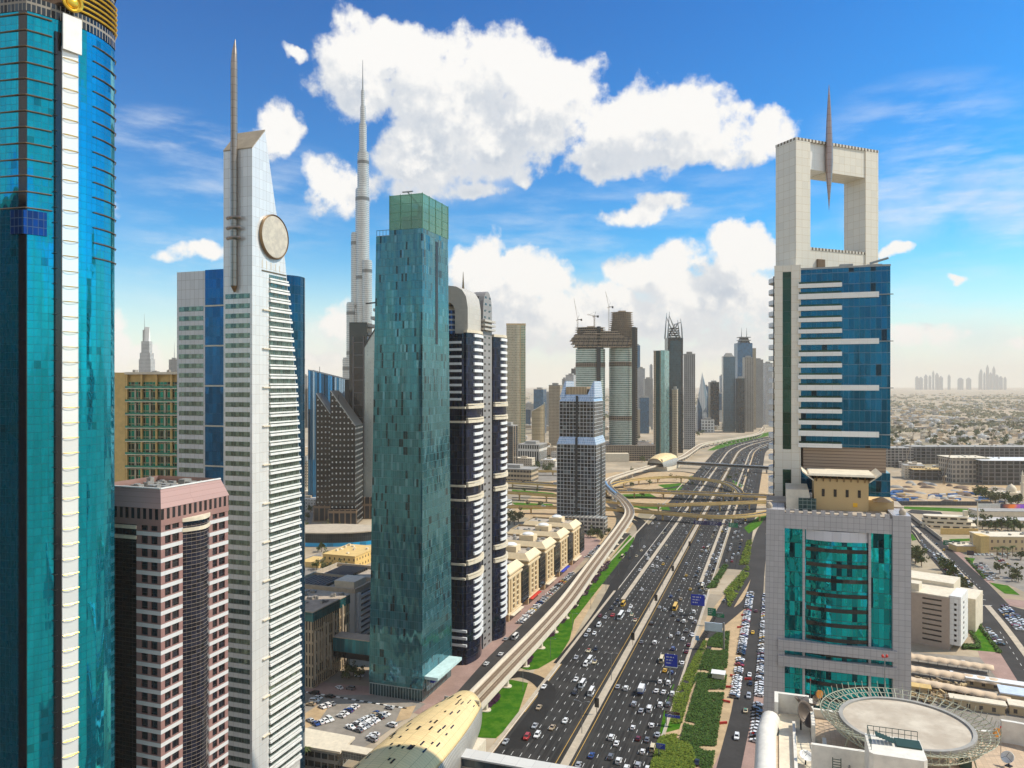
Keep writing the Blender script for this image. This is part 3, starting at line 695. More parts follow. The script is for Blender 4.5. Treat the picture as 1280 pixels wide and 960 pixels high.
d = MB(); d.prism([(-3.6, -1.2), (.1, -.8), (2.2, 3.4), (1.6, 3.8), (-.5, .6), (-3.6, .3)], 184.5, 190); d.build('glass_box', facade('box_glass', (.02, .06, .12), (.0, .05, .22), 1.1, 1.9, (.12, 1, .1, 1), gm=.6, gvar=.4), bt)
TOPO = [p for p in BTO]
d = MB(); d.prism(off(TOPO, 1.012), 236, 239.4); d.build('window_frieze', facade('frieze', (.25, .22, .18), (.03, .04, .05), 1.0, 3.4, (.12, .9, .08, .92), gvar=.8, dark=.3), bt)
d = MB(); d.prism(off(TOPO, 1.0), 239.4, 247.5); d.build('bronze_frieze', plain('dark_bronze', (.06, .035, .02), .4, metal=.5), bt)
for k in range(6):
    d = MB(); q = off(TOPO, 1.03); zz = 240 + 1.3 * k; d.tube([(x, y, zz) for x, y in q[4:11]], .28, 6)
    d.build('gold_bar', M_GOLD, bt)
    d = MB(); d.tube([(x, y, zz + 1) for x, y in q[14:18] + q[0:3]], .28, 6); d.build('gold_bar', M_GOLD, bt)
d = MB(); d.prism(off(TOPO, 1.04), 249.6, 254); d.build('white_cornice', M_CREAM, bt)
d = MB(); d.prism(off(TOPO, 1.0), 247.5, 249.6); d.prism(off(TOPO, .98), 254, 268); d.build('upper_windows', bpy.data.materials['frieze'], bt)
nrm = Vector((.95, -.31, 0)).normalized(); tn = Vector((.31, .95, 0)).normalized()
ec = Vector((cxs + 1.0, cys - .4, 240.6)); d = MB()
def disc(d, c, nv, tv, r0, r1, dep, n=28):
    up = Vector((0, 0, 1)); a = []; 
    rr = lambda r, h: [tuple(c + nv * h + tv * math.cos(2 * math.pi * k / n) * r + up * math.sin(2 * math.pi * k / n) * r) for k in range(n)]
    d.loft([rr(r1, 0), rr(r1, dep * .7), rr((r0 + r1) / 2, dep), rr(r0, dep * .7), rr(r0 * .98, .0)], True, True)
disc(d, ec, nrm, tn, 1.75, 2.35, .6); d.build('gold_disc_rim', M_GOLD, bt)
d = MB(); up = Vector((0, 0, 1)); d.loft([[tuple(ec + nrm * (.75 * math.sqrt(max(0, 1 - (r / 1.4) ** 2)) + .1) + tn * math.cos(2 * math.pi * k / 24) * r + up * math.sin(2 * math.pi * k / 24) * r) for k in range(24)] for r in (1.4, 1.2, .9, .5, .05)], True, True); d.build('gold_disc_boss', M_GOLD, bt)
q0 = Vector((sx0 + .95, sy0 - .5, 0)); q1 = Vector((sx1 + .75, sy1 + .4, 0))
d = MB(); d.prism([(q0.x, q0.y), (q0.x + .5, q0.y - .15), (q1.x + .5, q1.y - .15), (q1.x, q1.y)], 229, 237.4, bot=True); d.build('white_panel', M_WHITE, bt)

# --- pink granite tower
pk = thing('granite_tower', 'pink granite tower with white floor bands, a curved dark glass bay and a sloping crown', 'tower', (-94.7, 205, 0), -TH)
M_PINK = panels('pink_granite', (.28, .155, .14), 1.2, 1.2, .03, (.25, .14, .12), rough=.5, var=.07)
M_PINKC = panels('pink_crown_stone', (.40, .25, .225), 40, 1.4, .09, (.28, .17, .15), rough=.5, var=.03)
M_BAND = panels('white_band', (.60, .60, .60), 2.0, 3, .03, (.5, .5, .5), rough=.5, var=.03)
d = MB(); d.box(-27, -.35, .35, 26.2, 0, 114); d.build('glazing', glassy('pink_tower_glass', (.012, .013, .02), .08, .1, 1.2, 1.9, var=.5), pk)
for xs in ([-27, -25.5], [-19.0, -18.2], [-8.4, -6.9], [-4.55, -3.55], [-1.2, -.0]):
    d = MB(); d.box(xs[0], xs[1], 0, .8, 0, 114); d.build('pier', M_PINK, pk)
for ys in ([.005, 1.2], [3.5, 4.1], [6.6, 8.0], [18.5, 19.9], [21.9, 22.6], [25.2, 26.6]):
    d = MB(); d.box(-.8, .0 if ys[0] > .5 else -.003, ys[0] + (.8 if ys[0] < .5 else 0), ys[1] + (.25 if ys[0] < .5 else 0), 0, 114); d.build('pier', M_PINK, pk)
FL = 3.56
def ell(k, z0, z1): return MB().prism([(-8.4, -k), (k, -k), (k, 7.9), (-.3, 7.9), (-.3, .3), (-8.4, .3)], z0, z1, bot=True)
o = ell(.06, 2, 3.1).build('white_band', M_BAND, pk); rep(o, FL, 30)
d = MB(); d.box(-.3, .06, 18.55, 26.66, 2, 3.1); o = d.build('white_band', M_BAND, pk); rep(o, FL, 30)
o = ell(.02, 3.1, 3.35).build('pink_sill', M_PINK, pk); rep(o, FL, 30)
d = MB(); d.box(-.3, .02, 18.55, 26.62, 3.1, 3.35); o = d.build('pink_sill', M_PINK, pk); rep(o, FL, 30)
bay = [(-.4, 8.0)] + [(2.0 * math.sin(math.pi * k / 10) + .02, lerp(8.0, 18.5, k / 10)) for k in range(11)] + [(-.4, 18.5)]
d = MB(); d.prism(bay, 0, 110.5, smooth=False); d.build('curved_bay', facade('bay_glass', (.30, .24, .19), (.012, .014, .028), 1.4, 1.1, (.02, 1, .09, 1), gr=.08, gm=.15, gvar=.5), pk)
for zz in (108.6, 111.4):
    d = MB(); d.prism([(-.4, 7.7)] + [(2.25 * math.sin(math.pi * k / 8) + .15, lerp(7.7, 18.8, k / 8)) for k in range(9)] + [(-.4, 18.8)], zz, zz + 1.0, bot=True); d.build('bay_cornice', M_CREAM, pk)
    d = MB(); d.box(-18.3, -8.3, -.35, .3, zz - 1, zz - .1); d.build('bay_cornice', M_CREAM, pk)
d = MB(); d.box(-18.2, -8.4, -.02, .4, 0, 108); d.build('dark_bay', facade('dark_bay_glass', (.05, .04, .035), (.008, .008, .01), 1.2, 1.2, (.06, 1, .1, 1), gm=.1), pk)
d = MB(); d.prism([(-27.1, -.1), (.1, -.1), (.1, 26.8), (-27.1, 26.8)], 111.6, 116.3, bot=True)
o = d.build('attic_wall', facade('attic', (.30, .17, .15), (.015, .016, .022), 2.05, 4.7, (.28, .8, .1, .72), gm=.1), pk)
d = MB(); d.prism([(-27.2, -.2), (.2, -.2), (.2, 26.9), (-27.2, 26.9)], 116.3, 121.5, False, True, pts1=[(-25.2, 1.6), (-1.7, 1.6), (-1.7, 25.2), (-25.2, 25.2)]); d.build('sloped_crown', M_PINKC, pk)
d = MB(); d.box(-25.4, -1.5, 1.4, 25.4, 119, 119.6); d.build('roof', M_ROOF, pk)
roof_units(pk, -24, -3, 3, 24, 119.6, 22, 3, 2.0)
for (a, b) in (((-25.2, 1.6, 121.5), (-1.7, 1.6, 121.5)), ((-1.7, 1.6, 121.5), (-1.7, 25.2, 121.5))):
    d = MB(); d.beam(a, b, .5, .35); d.build('parapet_rail', M_WHITE, pk)

# --- white tower with mast
wt_ = thing('white_tower', 'white panelled wedge tower with a steel mast, a stone disc and white louvred floors', 'tower', (-87.2, 255, 0), -TH)
M_WP = panels('white_cladding', (.62, .61, .615), 1.9, 3.33, .09, (.36, .33, .30), rough=.38, metal=.15, var=.05)
M_WP2 = panels('pearl_cladding', (.70, .70, .69), 1.9, 3.33, .08, (.42, .38, .34), rough=.32, metal=.25, var=.05)
BE = [(27.2, 0), (26.9, 118), (24.6, 149), (21.3, 172), (18.2, 194), (12.9, 211), (6.8, 237.2)]
d = MB(); prof = [(0, 0)] + BE + [(0, 229.3)]; d.side(prof, -11.7, 0)
d.build('front_wing', M_WP2, wt_)
d = MB(); d.face([(-11.8, -.1, 229.5), (.1, -.1, 229.5), (.1, 6.8, 237.5), (-11.8, 6.8, 237.5)]); d.face([(-11.8, 6.8, 237.5), (.1, 6.8, 237.5), (.1, 6.6, 236.6), (-11.8, 6.6, 236.6)])
d.face([(-11.8, -.1, 229.1), (.1, -.1, 229.1), (.1, -.1, 229.5), (-11.8, -.1, 229.5)]); d.face([(.1, -.1, 229.1), (.1, 6.8, 237.1), (.1, 6.8, 237.5), (.1, -.1, 229.5)]); d.build('sloped_roof', plain('sand_roof', (.36, .30, .22), .6), wt_)
M_WB = facade('green_window', (.25, .27, .25), (.12, .17, .15), 1.1, 1.6, (.05, 1, .02, 1), gvar=.45, gr=.1, gm=.75, tilt=.02)
d = MB(); d.box(-10.9, -.9, -.05, .2, 19, 20.65); o = d.build('window_band', M_WB, wt_); rep(o, 3.33, 48)
d = MB(); d.box(-33.4, -22.8, 2.94, 3.2, 19, 20.65); o = d.build('window_band', M_WB, wt_); rep(o, 3.33, 47)
d = MB(); d.box(-34.3, -11.7, 3, 22, 0, 189.5); d.build('rear_block', M_WP, wt_)
d = MB(); d.box(-21.8, -11.7, 2.7, 3.1, 0, 189.7); d.build('blue_glass_strip', glassy('navy_glass', (.008, .08, .2), .05, .75, 1.6, 3.33, .03, tilt=.01), wt_)
d = MB(); d.box(-21.9, -11.7, 2.5, 2.8, 24, 24.5); o = d.build('strip_ledge', M_CREAM, wt_); rep(o, 13.9, 11)
def yb(z):
    for (a, b), (c, e) in zip(BE, BE[1:]):
        if b <= z <= e: return lerp(a, c, (z - b) / (e - b))
    return BE[-1][0]
d = MB(); pr = [(9.0, 12), (27.0, 12)] + [(y - .25, z) for y, z in BE[1:4]] + [(yb(188) - .3, 188), (9.0, 188)]; d.side(pr, -.3, .06); d.build('side_glazing', M_WB, wt_)
for k in range(53):
    z = 12 + 3.33 * k; y1 = yb(min(z, 236)); y0 = 5.6 if k % 4 == 1 else 9.0
    if z > 187: break
    d = MB(); d.box(.02, .75, 9.0, y1 + .3, z, z + .75); d.box(.02, .5, 9.0, y1 + .2, z + 1.15, z + 1.65); d.build('sun_shade', M_WHITE, wt_)
    if k % 4 == 1: dd_ = MB(); dd_.box(.02, .62, 5.4, 9.0, z + .1, z + .5); dd_.build('shade_bracket', M_CREAM, wt_)
M_MAST = panels('mast_steel', (.33, .28, .24), 9, 2.6, .12, (.15, .12, .10), rough=.3, metal=.8, var=.06)
mx = -6.6
d = MB(); d.tube([(mx, -.9, 183), (mx, -.9, 252), (mx, -.9, 258), (mx, -.7, 262), (mx, -.3, 266.5)], [1.15, 1.15, 1.12, .85, .12], 14); mast = d.build('mast', M_MAST, wt_)
d = MB(); d.tube([(mx, -.9, 183.1), (mx, -.6, 181)], [1.15, .3], 14); d.build('mast_foot', M_BRONZE, wt_)
for k in range(3):
    d = MB(); d.tube([(mx - 2.6, -.9, 199.2 + 3.4 * k), (mx - 2.0, -1.5, 199.2 + 3.4 * k), (mx, -1.9, 199.2 + 3.4 * k), (mx + 2.0, -1.5, 199.2 + 3.4 * k), (mx + 2.6, -.9, 199.2 + 3.4 * k)], .6, 8); d.build('mast_clamp', M_MAST, wt_)
d = MB(); disc(d, Vector((.2, 11.2, 201.3)), Vector((1, 0, 0)), Vector((0, 1, 0)), 7.2, 7.8, 1.0, 48); d.build('disc_rim', M_BRONZE, wt_)
d = MB(); dm_ = Vector((.2, 11.2, 201.3)); d.loft([[(.9, 11.2 + 7.2 * math.cos(t_ * math.pi / 24), 201.3 + 7.2 * math.sin(t_ * math.pi / 24)) for t_ in range(48)], [(.95, 11.2 + 7.0 * math.cos(t_ * math.pi / 24), 201.3 + 7.0 * math.sin(t_ * math.pi / 24)) for t_ in range(48)]], True, False)
d.build('stone_disc', plain('mottled_stone', (.55, .51, .43), .8, col2=(.44, .41, .36), scale=.5), wt_)
for k in range(5):
    d = MB(); d.box(.01, .08, 5.2 + k * 2.4, 5.45 + k * 2.4, 189.6, 192.6 - .2 * k); d.build('vent_slot', M_CREAM, wt_)
d = MB(); d.box(.01, .12, 5.0, yb(188) - .5, 188.6, 189.1); d.build('upper_ledge', M_BRONZE, wt_)
cvo = [(-3.6 - 12 + 12 * math.cos(t_ * math.pi / 18), 33 + 10 * math.sin(t_ * math.pi / 18)) for t_ in range(36)]
d = MB(); d.prism(cvo, 0, 190.6); d.build('curved_rear_wing', glassy('deep_blue_glass', (.005, .06, .12), .06, .7, 1.5, 3.4, .05), wt_)
d = MB(); d.box(-15, -12.5, 8, 14, 189.5, 192.6); d.build('lift_house', M_CREAM, wt_)

# --- yellow hotel with green balconies
yh = thing('balcony_building', 'ochre building with green glazed balconies and an open roof pergola', 'building', (-169, 395, 0), -R(6))
d = MB(); d.box(-42, 0, .9, 30, 0, 155); d.build('wall', M_YEL, yh)
d = MB(); d.box(-42, -33.5, -.6, 1.2, 60, 156); d.build('side_wall', M_YEL, yh)
d = MB(); d.box(-33, -.2, .4, .95, 100, 151); d.build('glazing', facade('green_glazing', (.35, .3, .18), (.0, .16, .11), 2.0, 3.4, (.08, .94, .05, .9), gvar=.5, gm=.5, dark=.35, dcol=(.02, .04, .03)), yh)
for k in range(5):
    d = MB(); x = -33.2 + k * 8.2; d.box(x, x + .8, -.9, .5, 92, 155); d.build('column', M_YEL, yh)
for k in range(8):
    z = 106 + 6.9 * (k - 1)
    d = MB(); d.box(-33.3, .2, -1.3, .9, z, z + .5); d.build('balcony_slab', M_CREAM, yh)
    if k: d = MB(); d.box(-33.3, .1, -1.35, -1.28, z + .5, z + 1.5); d.build('balustrade', facade('green_balustrade', (.2, .2, .15), (.02, .22, .15), 2, 1.1, (.04, 1, .05, .92), gm=.3), yh)
    if k < 7:
        for j in range(4):
            d = MB(); d.box(-31 + j * 8.2 + 2.6, -31 + j * 8.2 + 3.0, -.5, .45, z + .5, z + 6.4); d.build('mullion', M_CREAM, yh)
d = MB(); d.box(-33.5, .3, -1.5, 8, 155.0, 156.2); d.build('pergola_roof', M_CREAM, yh)
roof_units(yh, -40, -2, 4, 26, 155, 8, 4, 3)

# --- teal glass tower
tl = thing('glass_tower', 'slim teal glass tower with transparent green crown and dark slot in its road side', 'tower', (-42.2, 358, 0), -TH)
M_TL = facade('teal_glass', (.03, .11, .13), (.042, .17, .20), 1.15, 3.75, (.06, 1, .04, 1), gvar=.22, gr=.07, wr=.35, gm=.62, tilt=.008, dark=.10, dcol=(.014, .045, .055), clump=1.6, light=.06, lcol=(.10, .26, .31), spec=.6, streak=.16)
lo = [(-28.5, 0), (0, 0), (0, 34.6), (-28.5, 34.6)]; hi = [(-24.6, 0), (0, 0), (0, 29.6), (-24.6, 29.6)]
d = MB(); d.prism(lo, 6, 221, pts1=hi); d.build('curtain_wall', M_TL, tl)
d = MB(); d.prism([(-28.4, .3), (-.3, .3), (-.3, 34.2), (-28.4, 34.2)], 0, 6); d.build('lobby', facade('lobby_glass', (.3, .36, .36), (.02, .06, .07), 1.5, 6, (.12, .95, 0, .9), gm=.4), tl)
d = MB(); d.prism([(-17.3, 0), (0, 0), (0, 29.6), (-17.3, 29.6)], 221, 223.5); d.build('upper_wall', M_TL, tl)
m, t, b = pbase('green_crown_glass'); tr = t.new('ShaderNodeBsdfTransparent'); tr.inputs[0].default_value = (.45, .72, .6, 1); mxs = t.new('ShaderNodeMixShader'); mxs.inputs[0].default_value = .5
b.inputs['Base Color'].default_value = (.24, .42, .32, 1); b.inputs['Roughness'].default_value = .12; b.inputs['Metallic'].default_value = .35
o = [n for n in t.n if n.type == 'OUTPUT_MATERIAL'][0]; t.l.new(tr.outputs[0], mxs.inputs[1]); t.l.new(b.outputs[0], mxs.inputs[2]); t.l.new(mxs.outputs[0], o.inputs[0]); M_CROWN = m
for (a, b_) in (((-17.3, 0), (0, 0)), ((0, 0), (0, 29.6)), ((0, 29.6), (-17.3, 29.6)), ((-17.3, 29.6), (-17.3, 0))):
    d = MB(); n_ = Vector((b_[1] - a[1], -(b_[0] - a[0]), 0)).normalized() * .12; d.prism([a, b_, (b_[0] - n_.x, b_[1] - n_.y), (a[0] - n_.x, a[1] - n_.y)], 223.6, 240, bot=True); d.build('crown_glass', M_CROWN, tl)
M_CF = plain('crown_frame', (.10, .24, .16), .5)
for k in range(5):
    z = 223.6 + 4.0 * k
    d = MB(); d.beam((-17.4, -.05, z), (.05, -.05, z), .12); d.beam((.05, -.05, z), (.05, 29.6, z), .12); d.build('crown_rail', M_CF, tl)
for k in range(4):
    d = MB(); x = -17.3 + 17.3 * k / 3; d.beam((x, -.1, 223.5), (x, -.1, 240.2), .25); d.build('crown_mullion', M_CF, tl)
for k in range(5):
    d = MB(); y = 29.6 * k / 4; d.beam((.1, y, 223.5), (.1, y, 240.2), .25); d.build('crown_mullion', M_CF, tl)
d = MB(); d.box(-14, -4, 6, 20, 223.5, 231); d.build('plant_room', M_CONC_G, tl)
d = MB(); d.box(-6.5, -4.2, 8, 18, 231, 236); d.beam((-6, 10, 236), (-10, 4, 242.5), .5); d.beam((-12.5, 4, 242.3), (-7, 4, 242.3), .8, .5); d.build('cleaning_cradle', M_STEEL, tl)
d = MB(); d.box(-24.5, -17.4, .2, 10, 221, 221.3); d.build('terrace', M_CONC_G, tl)
for k in range(5):
    d = MB(); d.beam((-24.4 + k * 1.7, .2, 221.2), (-24.4 + k * 1.7, .2, 223.8), .15); d.build('terrace_post', M_DARK, tl)
d = MB(); d.beam((-24.5, .2, 223.8), (-17.4, .2, 223.8), .2); d.build('terrace_rail', M_DARK, tl)
d = MB(); d.box(-.2, .14, 14.6, 17.2, 169.5, 219.8); d.build('slot_window', M_DARK, tl)
d = MB(); d.prism([(.05, 2), (7, 2), (7, 31), (.05, 31)], 10.2, 11.6, bot=True); d.build('entrance_canopy', plain('aqua_canopy', (.55, .72, .70), .4), tl)
d = MB(); d.box(.05, .5, 4, 30, 3.6, 9.8); d.build('entrance_wall', facade('aqua_wall', (.55, .68, .66), (.25, .42, .42), 3, 6, (.1, .9, .05, .9), gm=.3), tl)
d = MB(); d.box(.5, 2.2, 8, 22, 6.4, 8.6); d.build('shop_sign', M_BLUE, tl)
sb = thing('skybridge', 'teal glazed skybridge between the louvred office and the teal tower', 'bridge', (-42.2, 358, 0), -TH)
d = MB(); d.box(-56, -28.4, 12, 19, 11, 14); d.build('lower_band', M_BLACK, sb)
d = MB(); d.box(-56, -28.5, 11.7, 19.3, 14, 21); d.build('glass_side', glassy('bridge_glass', (.02, .17, .22), .1, .5, 2.2, 7, .06), sb)
d = MB(); d.box(-56, -28.5, 11.4, 19.6, 21, 21.5); d.build('roof', M_CONC, sb)

# --- arch topped twin tower
ar = thing('arch_tower', 'dark blue tower with curved white balconies under a pale arched crown', 'tower', (-26.4, 405, 0), -TH)
M_NAVY = facade('navy_curtain', (.012, .014, .02), (.010, .016, .045), 1.4, 3.8, (.05, 1, .05, 1), gvar=.6, gr=.06, gm=.5, tilt=.012)
d = MB(); d.prism([(-34, 0), (0, 0), (1.0, 2), (1.2, 62), (-34, 62)], 0, 177); d.build('core_wall', M_NAVY, ar)
def arcface(y0, y1, bulge, n=8, x0=1.0): return [(x0 + bulge * math.sin(math.pi * (.08 + .84 * k / n)), lerp(y0, y1, k / n)) for k in range(n + 1)]
A_ = arcface(1.0, 24.0, 3.2); B_ = arcface(41.5, 62.5, 4.2)
for arc, nm in ((A_, 'a'), (B_, 'b')):
    d = MB(); d.prism([(.2, arc[0][1])] + arc + [(.2, arc[-1][1])], 0, 177.5); d.build('curved_bay', M_NAVY, ar)
M_BALC = plain('balcony_white', (.72, .73, .74), .5, var=.05)
FLH = 3.8; special = (10, 11, 17, 18, 26, 27, 35, 36)
def band(arc, z, h, out, lo_=.1, hi_=.9):
    n = len(arc) - 1; i0 = int(round(lo_ * n)); i1 = int(round(hi_ * n)); a = arc[i0:i1 + 1]
    d = MB(); d.prism([(p[0] - .3, p[1]) for p in reversed(a)] + [(p[0] + out, p[1]) for p in a], z, z + h, bot=True); return d
for arc in (A_, B_):
    b0 = band(arc, 12, 1.55, .8, .25, .95).build('balcony', M_BALC, ar); first = b0
    for k in range(1, 44):
        if k in (9, 10, 20, 21, 31, 32): continue
        c = b0.copy(); C.objects.link(c); c.location = (0, 0, FLH * k)
    for k in (9, 11, 20, 22, 31, 33):
        band(arc, 12 + FLH * k - .6, 1.5, 1.3, 0, 1).build('ledge', M_CREAM, ar); band(arc, 12 + FLH * k + 1.3, .7, 1.1, 0, 1).build('ledge', M_CREAM, ar)
    d = MB(); d.prism([(.2, arc[0][1])] + [(p[0] + .5, p[1]) for p in arc] + [(.2, arc[-1][1])], 177.5, 179); d.build('roof_rim', M_CREAM, ar)
for k in (9, 11, 20, 22, 31, 33): d = MB(); d.box(-34, 1.8, -.7, .3, 12 + FLH * k - .6, 12 + FLH * k + .5); d.build('ledge', M_CREAM, ar)
for k in range(3): d = MB(); d.box(-34, 2.5, -.6, .3, 10 + FLH * k * 1.0, 11.3 + FLH * k); d.build('ledge', M_BALC, ar)
for k in range(34, 43): d = MB(); d.box(-34, -.6, -.5, .3, 12 + FLH * k, 13.3 + FLH * k); d.build('ledge', M_BALC, ar)
M_PIER = facade('grey_pier', (.26, .25, .245), (.012, .013, .016), 6.8, 3.8, (.3, .72, .3, .62), gm=.1, wr=.5)
d = MB(); d.box(-6, 1.5, 26.5, 40.5, 0, 192)
d.side([(26.5, 192)] + [(26.5 + 7 - 7 * math.cos(math.pi * k / 12), 192 + 11 * math.sin(math.pi * k / 12)) for k in range(1, 12)][::1] + [(40.5, 192)][::1], -6, 1.5)
d.build('domed_pier', M_PIER, ar)
# arched crown: a deep beam that bends down into the pier
M_ARCH = panels('arch_panel', (.46, .43, .38), 1.6, 1.6, .06, (.4, .36, .3), rough=.45, var=.05)
outer = [(-30, 203.5), (-10, 203.3), (-5, 202.6), (-1.5, 200.6), (.8, 197), (1.8, 191), (1.8, 177)]
inner = [(-30, 194.5), (-12, 194.5), (-8.6, 194), (-6.6, 192.4), (-5.8, 190), (-5.6, 185), (-5.6, 177)]
d = MB()
for i in range(6):
    (x0, z0), (x1, z1) = outer[i], outer[i + 1]; (a0, b0), (a1, b1) = inner[i], inner[i + 1]
    for y, fl in ((3.0, 1), (22.0, -1)):
        q = [(a0, y, b0), (a1, y, b1), (x1, y, z1), (x0, y, z0)]; d.face(q if fl == 1 else q[::-1], [(p[0], p[2]) for p in (q if fl == 1 else q[::-1])])
    d.face([(x0, 3, z0), (x1, 3, z1), (x1, 22, z1), (x0, 22, z0)], [(i * 8, 0), (i * 8 + 8, 0), (i * 8 + 8, 19), (i * 8, 19)], True); d.face([(a1, 3, b1), (a0, 3, b0), (a0, 22, b0), (a1, 22, b1)], None, True)
d.build('arched_crown', M_ARCH, ar)
d = MB(); d.lathe([(5.2, 177), (5.2, 191)], 24, -12, 12); d.build('roof_drum', facade('drum_glass', (.7, .7, .7), (.02, .09, .28), 40, 2.8, (0, 1, .3, .95), gm=.5), ar)
d = MB(); d.lathe([(5.8, 191), (6.4, 192), (1.5, 193.4), (.4, 195)], 24, -12, 12); d.build('drum_roof', M_CONC, ar)
for k in range(3): d = MB(); d.box(1.0, 3.5, 24.5, 41.5, 180.5 + 2.4 * k, 181.6 + 2.4 * k); d.build('clamp_fin', M_ARCH, ar)
d = MB(); d.tube([(-8, 20, 202), (-8, 20, 213)], [.8, .1], 8); d.build('spire', M_BRONZE, ar)
roof_units(ar, -30, 0, 44, 60, 177, 8, 6, 3)

# --- grid tower with sloping shoulders
gt = thing('grid_tower', 'grey glass grid tower with pale blue sloping shoulders and a beige slatted crown', 'tower', (85.5, 774, 0), -TH)
M_GRID = facade('grid_glass', (.40, .41, .42), (.018, .024, .032), 3.6, 3.8, (.14, 1, .16, 1), gvar=.8, gr=.1, gm=.3, wr=.5, light=.06, lcol=(.12, .15, .17))
M_GRIDB = facade('shoulder_glass', (.55, .6, .66), (.28, .40, .58), 1.9, 2.4, (.14, 1, .14, 1), gvar=.15, gm=.3, gr=.15)
def rect(i): return [(-41.4 + i, i), (-i, i), (-i, 46 - i), (-41.4 + i, 46 - i)]
d = MB(); d.prism(rect(0), 0, 88); d.build('lower_wall', M_GRID, gt)
d = MB(); d.prism(rect(0), 88, 95.5, pts1=rect(2.2)); d.build('lower_shoulder', M_GRIDB, gt)
d = MB(); d.prism(rect(2.2), 95.5, 132); d.build('upper_wall', M_GRID, gt)
d = MB(); d.prism(rect(2.2), 132, 139, pts1=rect(5)); d.build('upper_shoulder', M_GRIDB, gt)
for x0, x1 in ((-39.2, -33.5), (-11, -2.2)):
    d = MB(); d.prism([(x0, 3), (x1, 3), (x1, 43), (x0, 43)], 136, 153, pts1=[(lerp(x0, x1, .75), 8), (x1 if x0 < -30 else lerp(x0, x1, .85), 8), (x1 if x0 < -30 else lerp(x0, x1, .85), 40), (lerp(x0, x1, .75), 40)]); d.build('crown_fin', M_GRIDB, gt)
d = MB(); d.box(-33, -11, 6, 40, 137, 147); d.build('crown_box', facade('slat_crown', (.55, .42, .26), (.2, .14, .08), 1.6, 12, (.5, 1, 0, 1), gm=0, gr=.8), gt)
for x in (-20.5,):
    d = MB(); d.box(x - 1.2, x + 1.2, -.25, .1, 0, 95); d.build('dark_groove', M_DARK, gt)
    d = MB(); d.box(x - 1.2, x + 1.2, 1.95, 2.3, 95, 138); d.build('dark_groove', M_DARK, gt)
d = MB(); d.prism([(-.1, 18), (.25, 18), (.25, 30), (-.1, 30)], 0, 86, pts1=[(-.1, 22), (.25, 22), (.25, 26), (-.1, 26)]); d.build('dark_notch', M_DARK, gt)
d = MB(); d.box(-41.5, 12, -14, 0, 0, 16); d.build('podium', facade('grid_podium', (.42, .4, .36), (.05, .06, .07), 4, 4, (.2, .9, .2, .8)), gt)

# unseen towers left of the frame, added for their reflections in the bowed glass
for nm, lab, x, y, w, dp, h, m_ in (('stone_tower', 'beige stone tower left of the frame mirrored in the bowed turquoise glass', -190, 60, 30, 30, 160, facade('beige_neighbour', (.55, .47, .33), (.04, .04, .05), 4, 3.6, (.25, .8, .25, .75), gm=.2)), ('dark_tower', 'unseen dark glass tower added left of the frame to darken the bowed turquoise glass', -215, 112, 44, 40, 205, M_NAVY), ('grey_tower', 'unseen grey ribbed tower added left of the frame for the turquoise glass to mirror', -230, 10, 40, 34, 150, M_PIER)):
    t = thing(nm, lab, 'tower', (x, y, 0), -TH); d = MB(); d.box(0, w, 0, dp, 0, h); d.build('wall', m_, t); d = MB(); d.box(-.4, w + .4, -.4, dp + .4, h, h + 2); d.build('parapet', M_CONC, t)
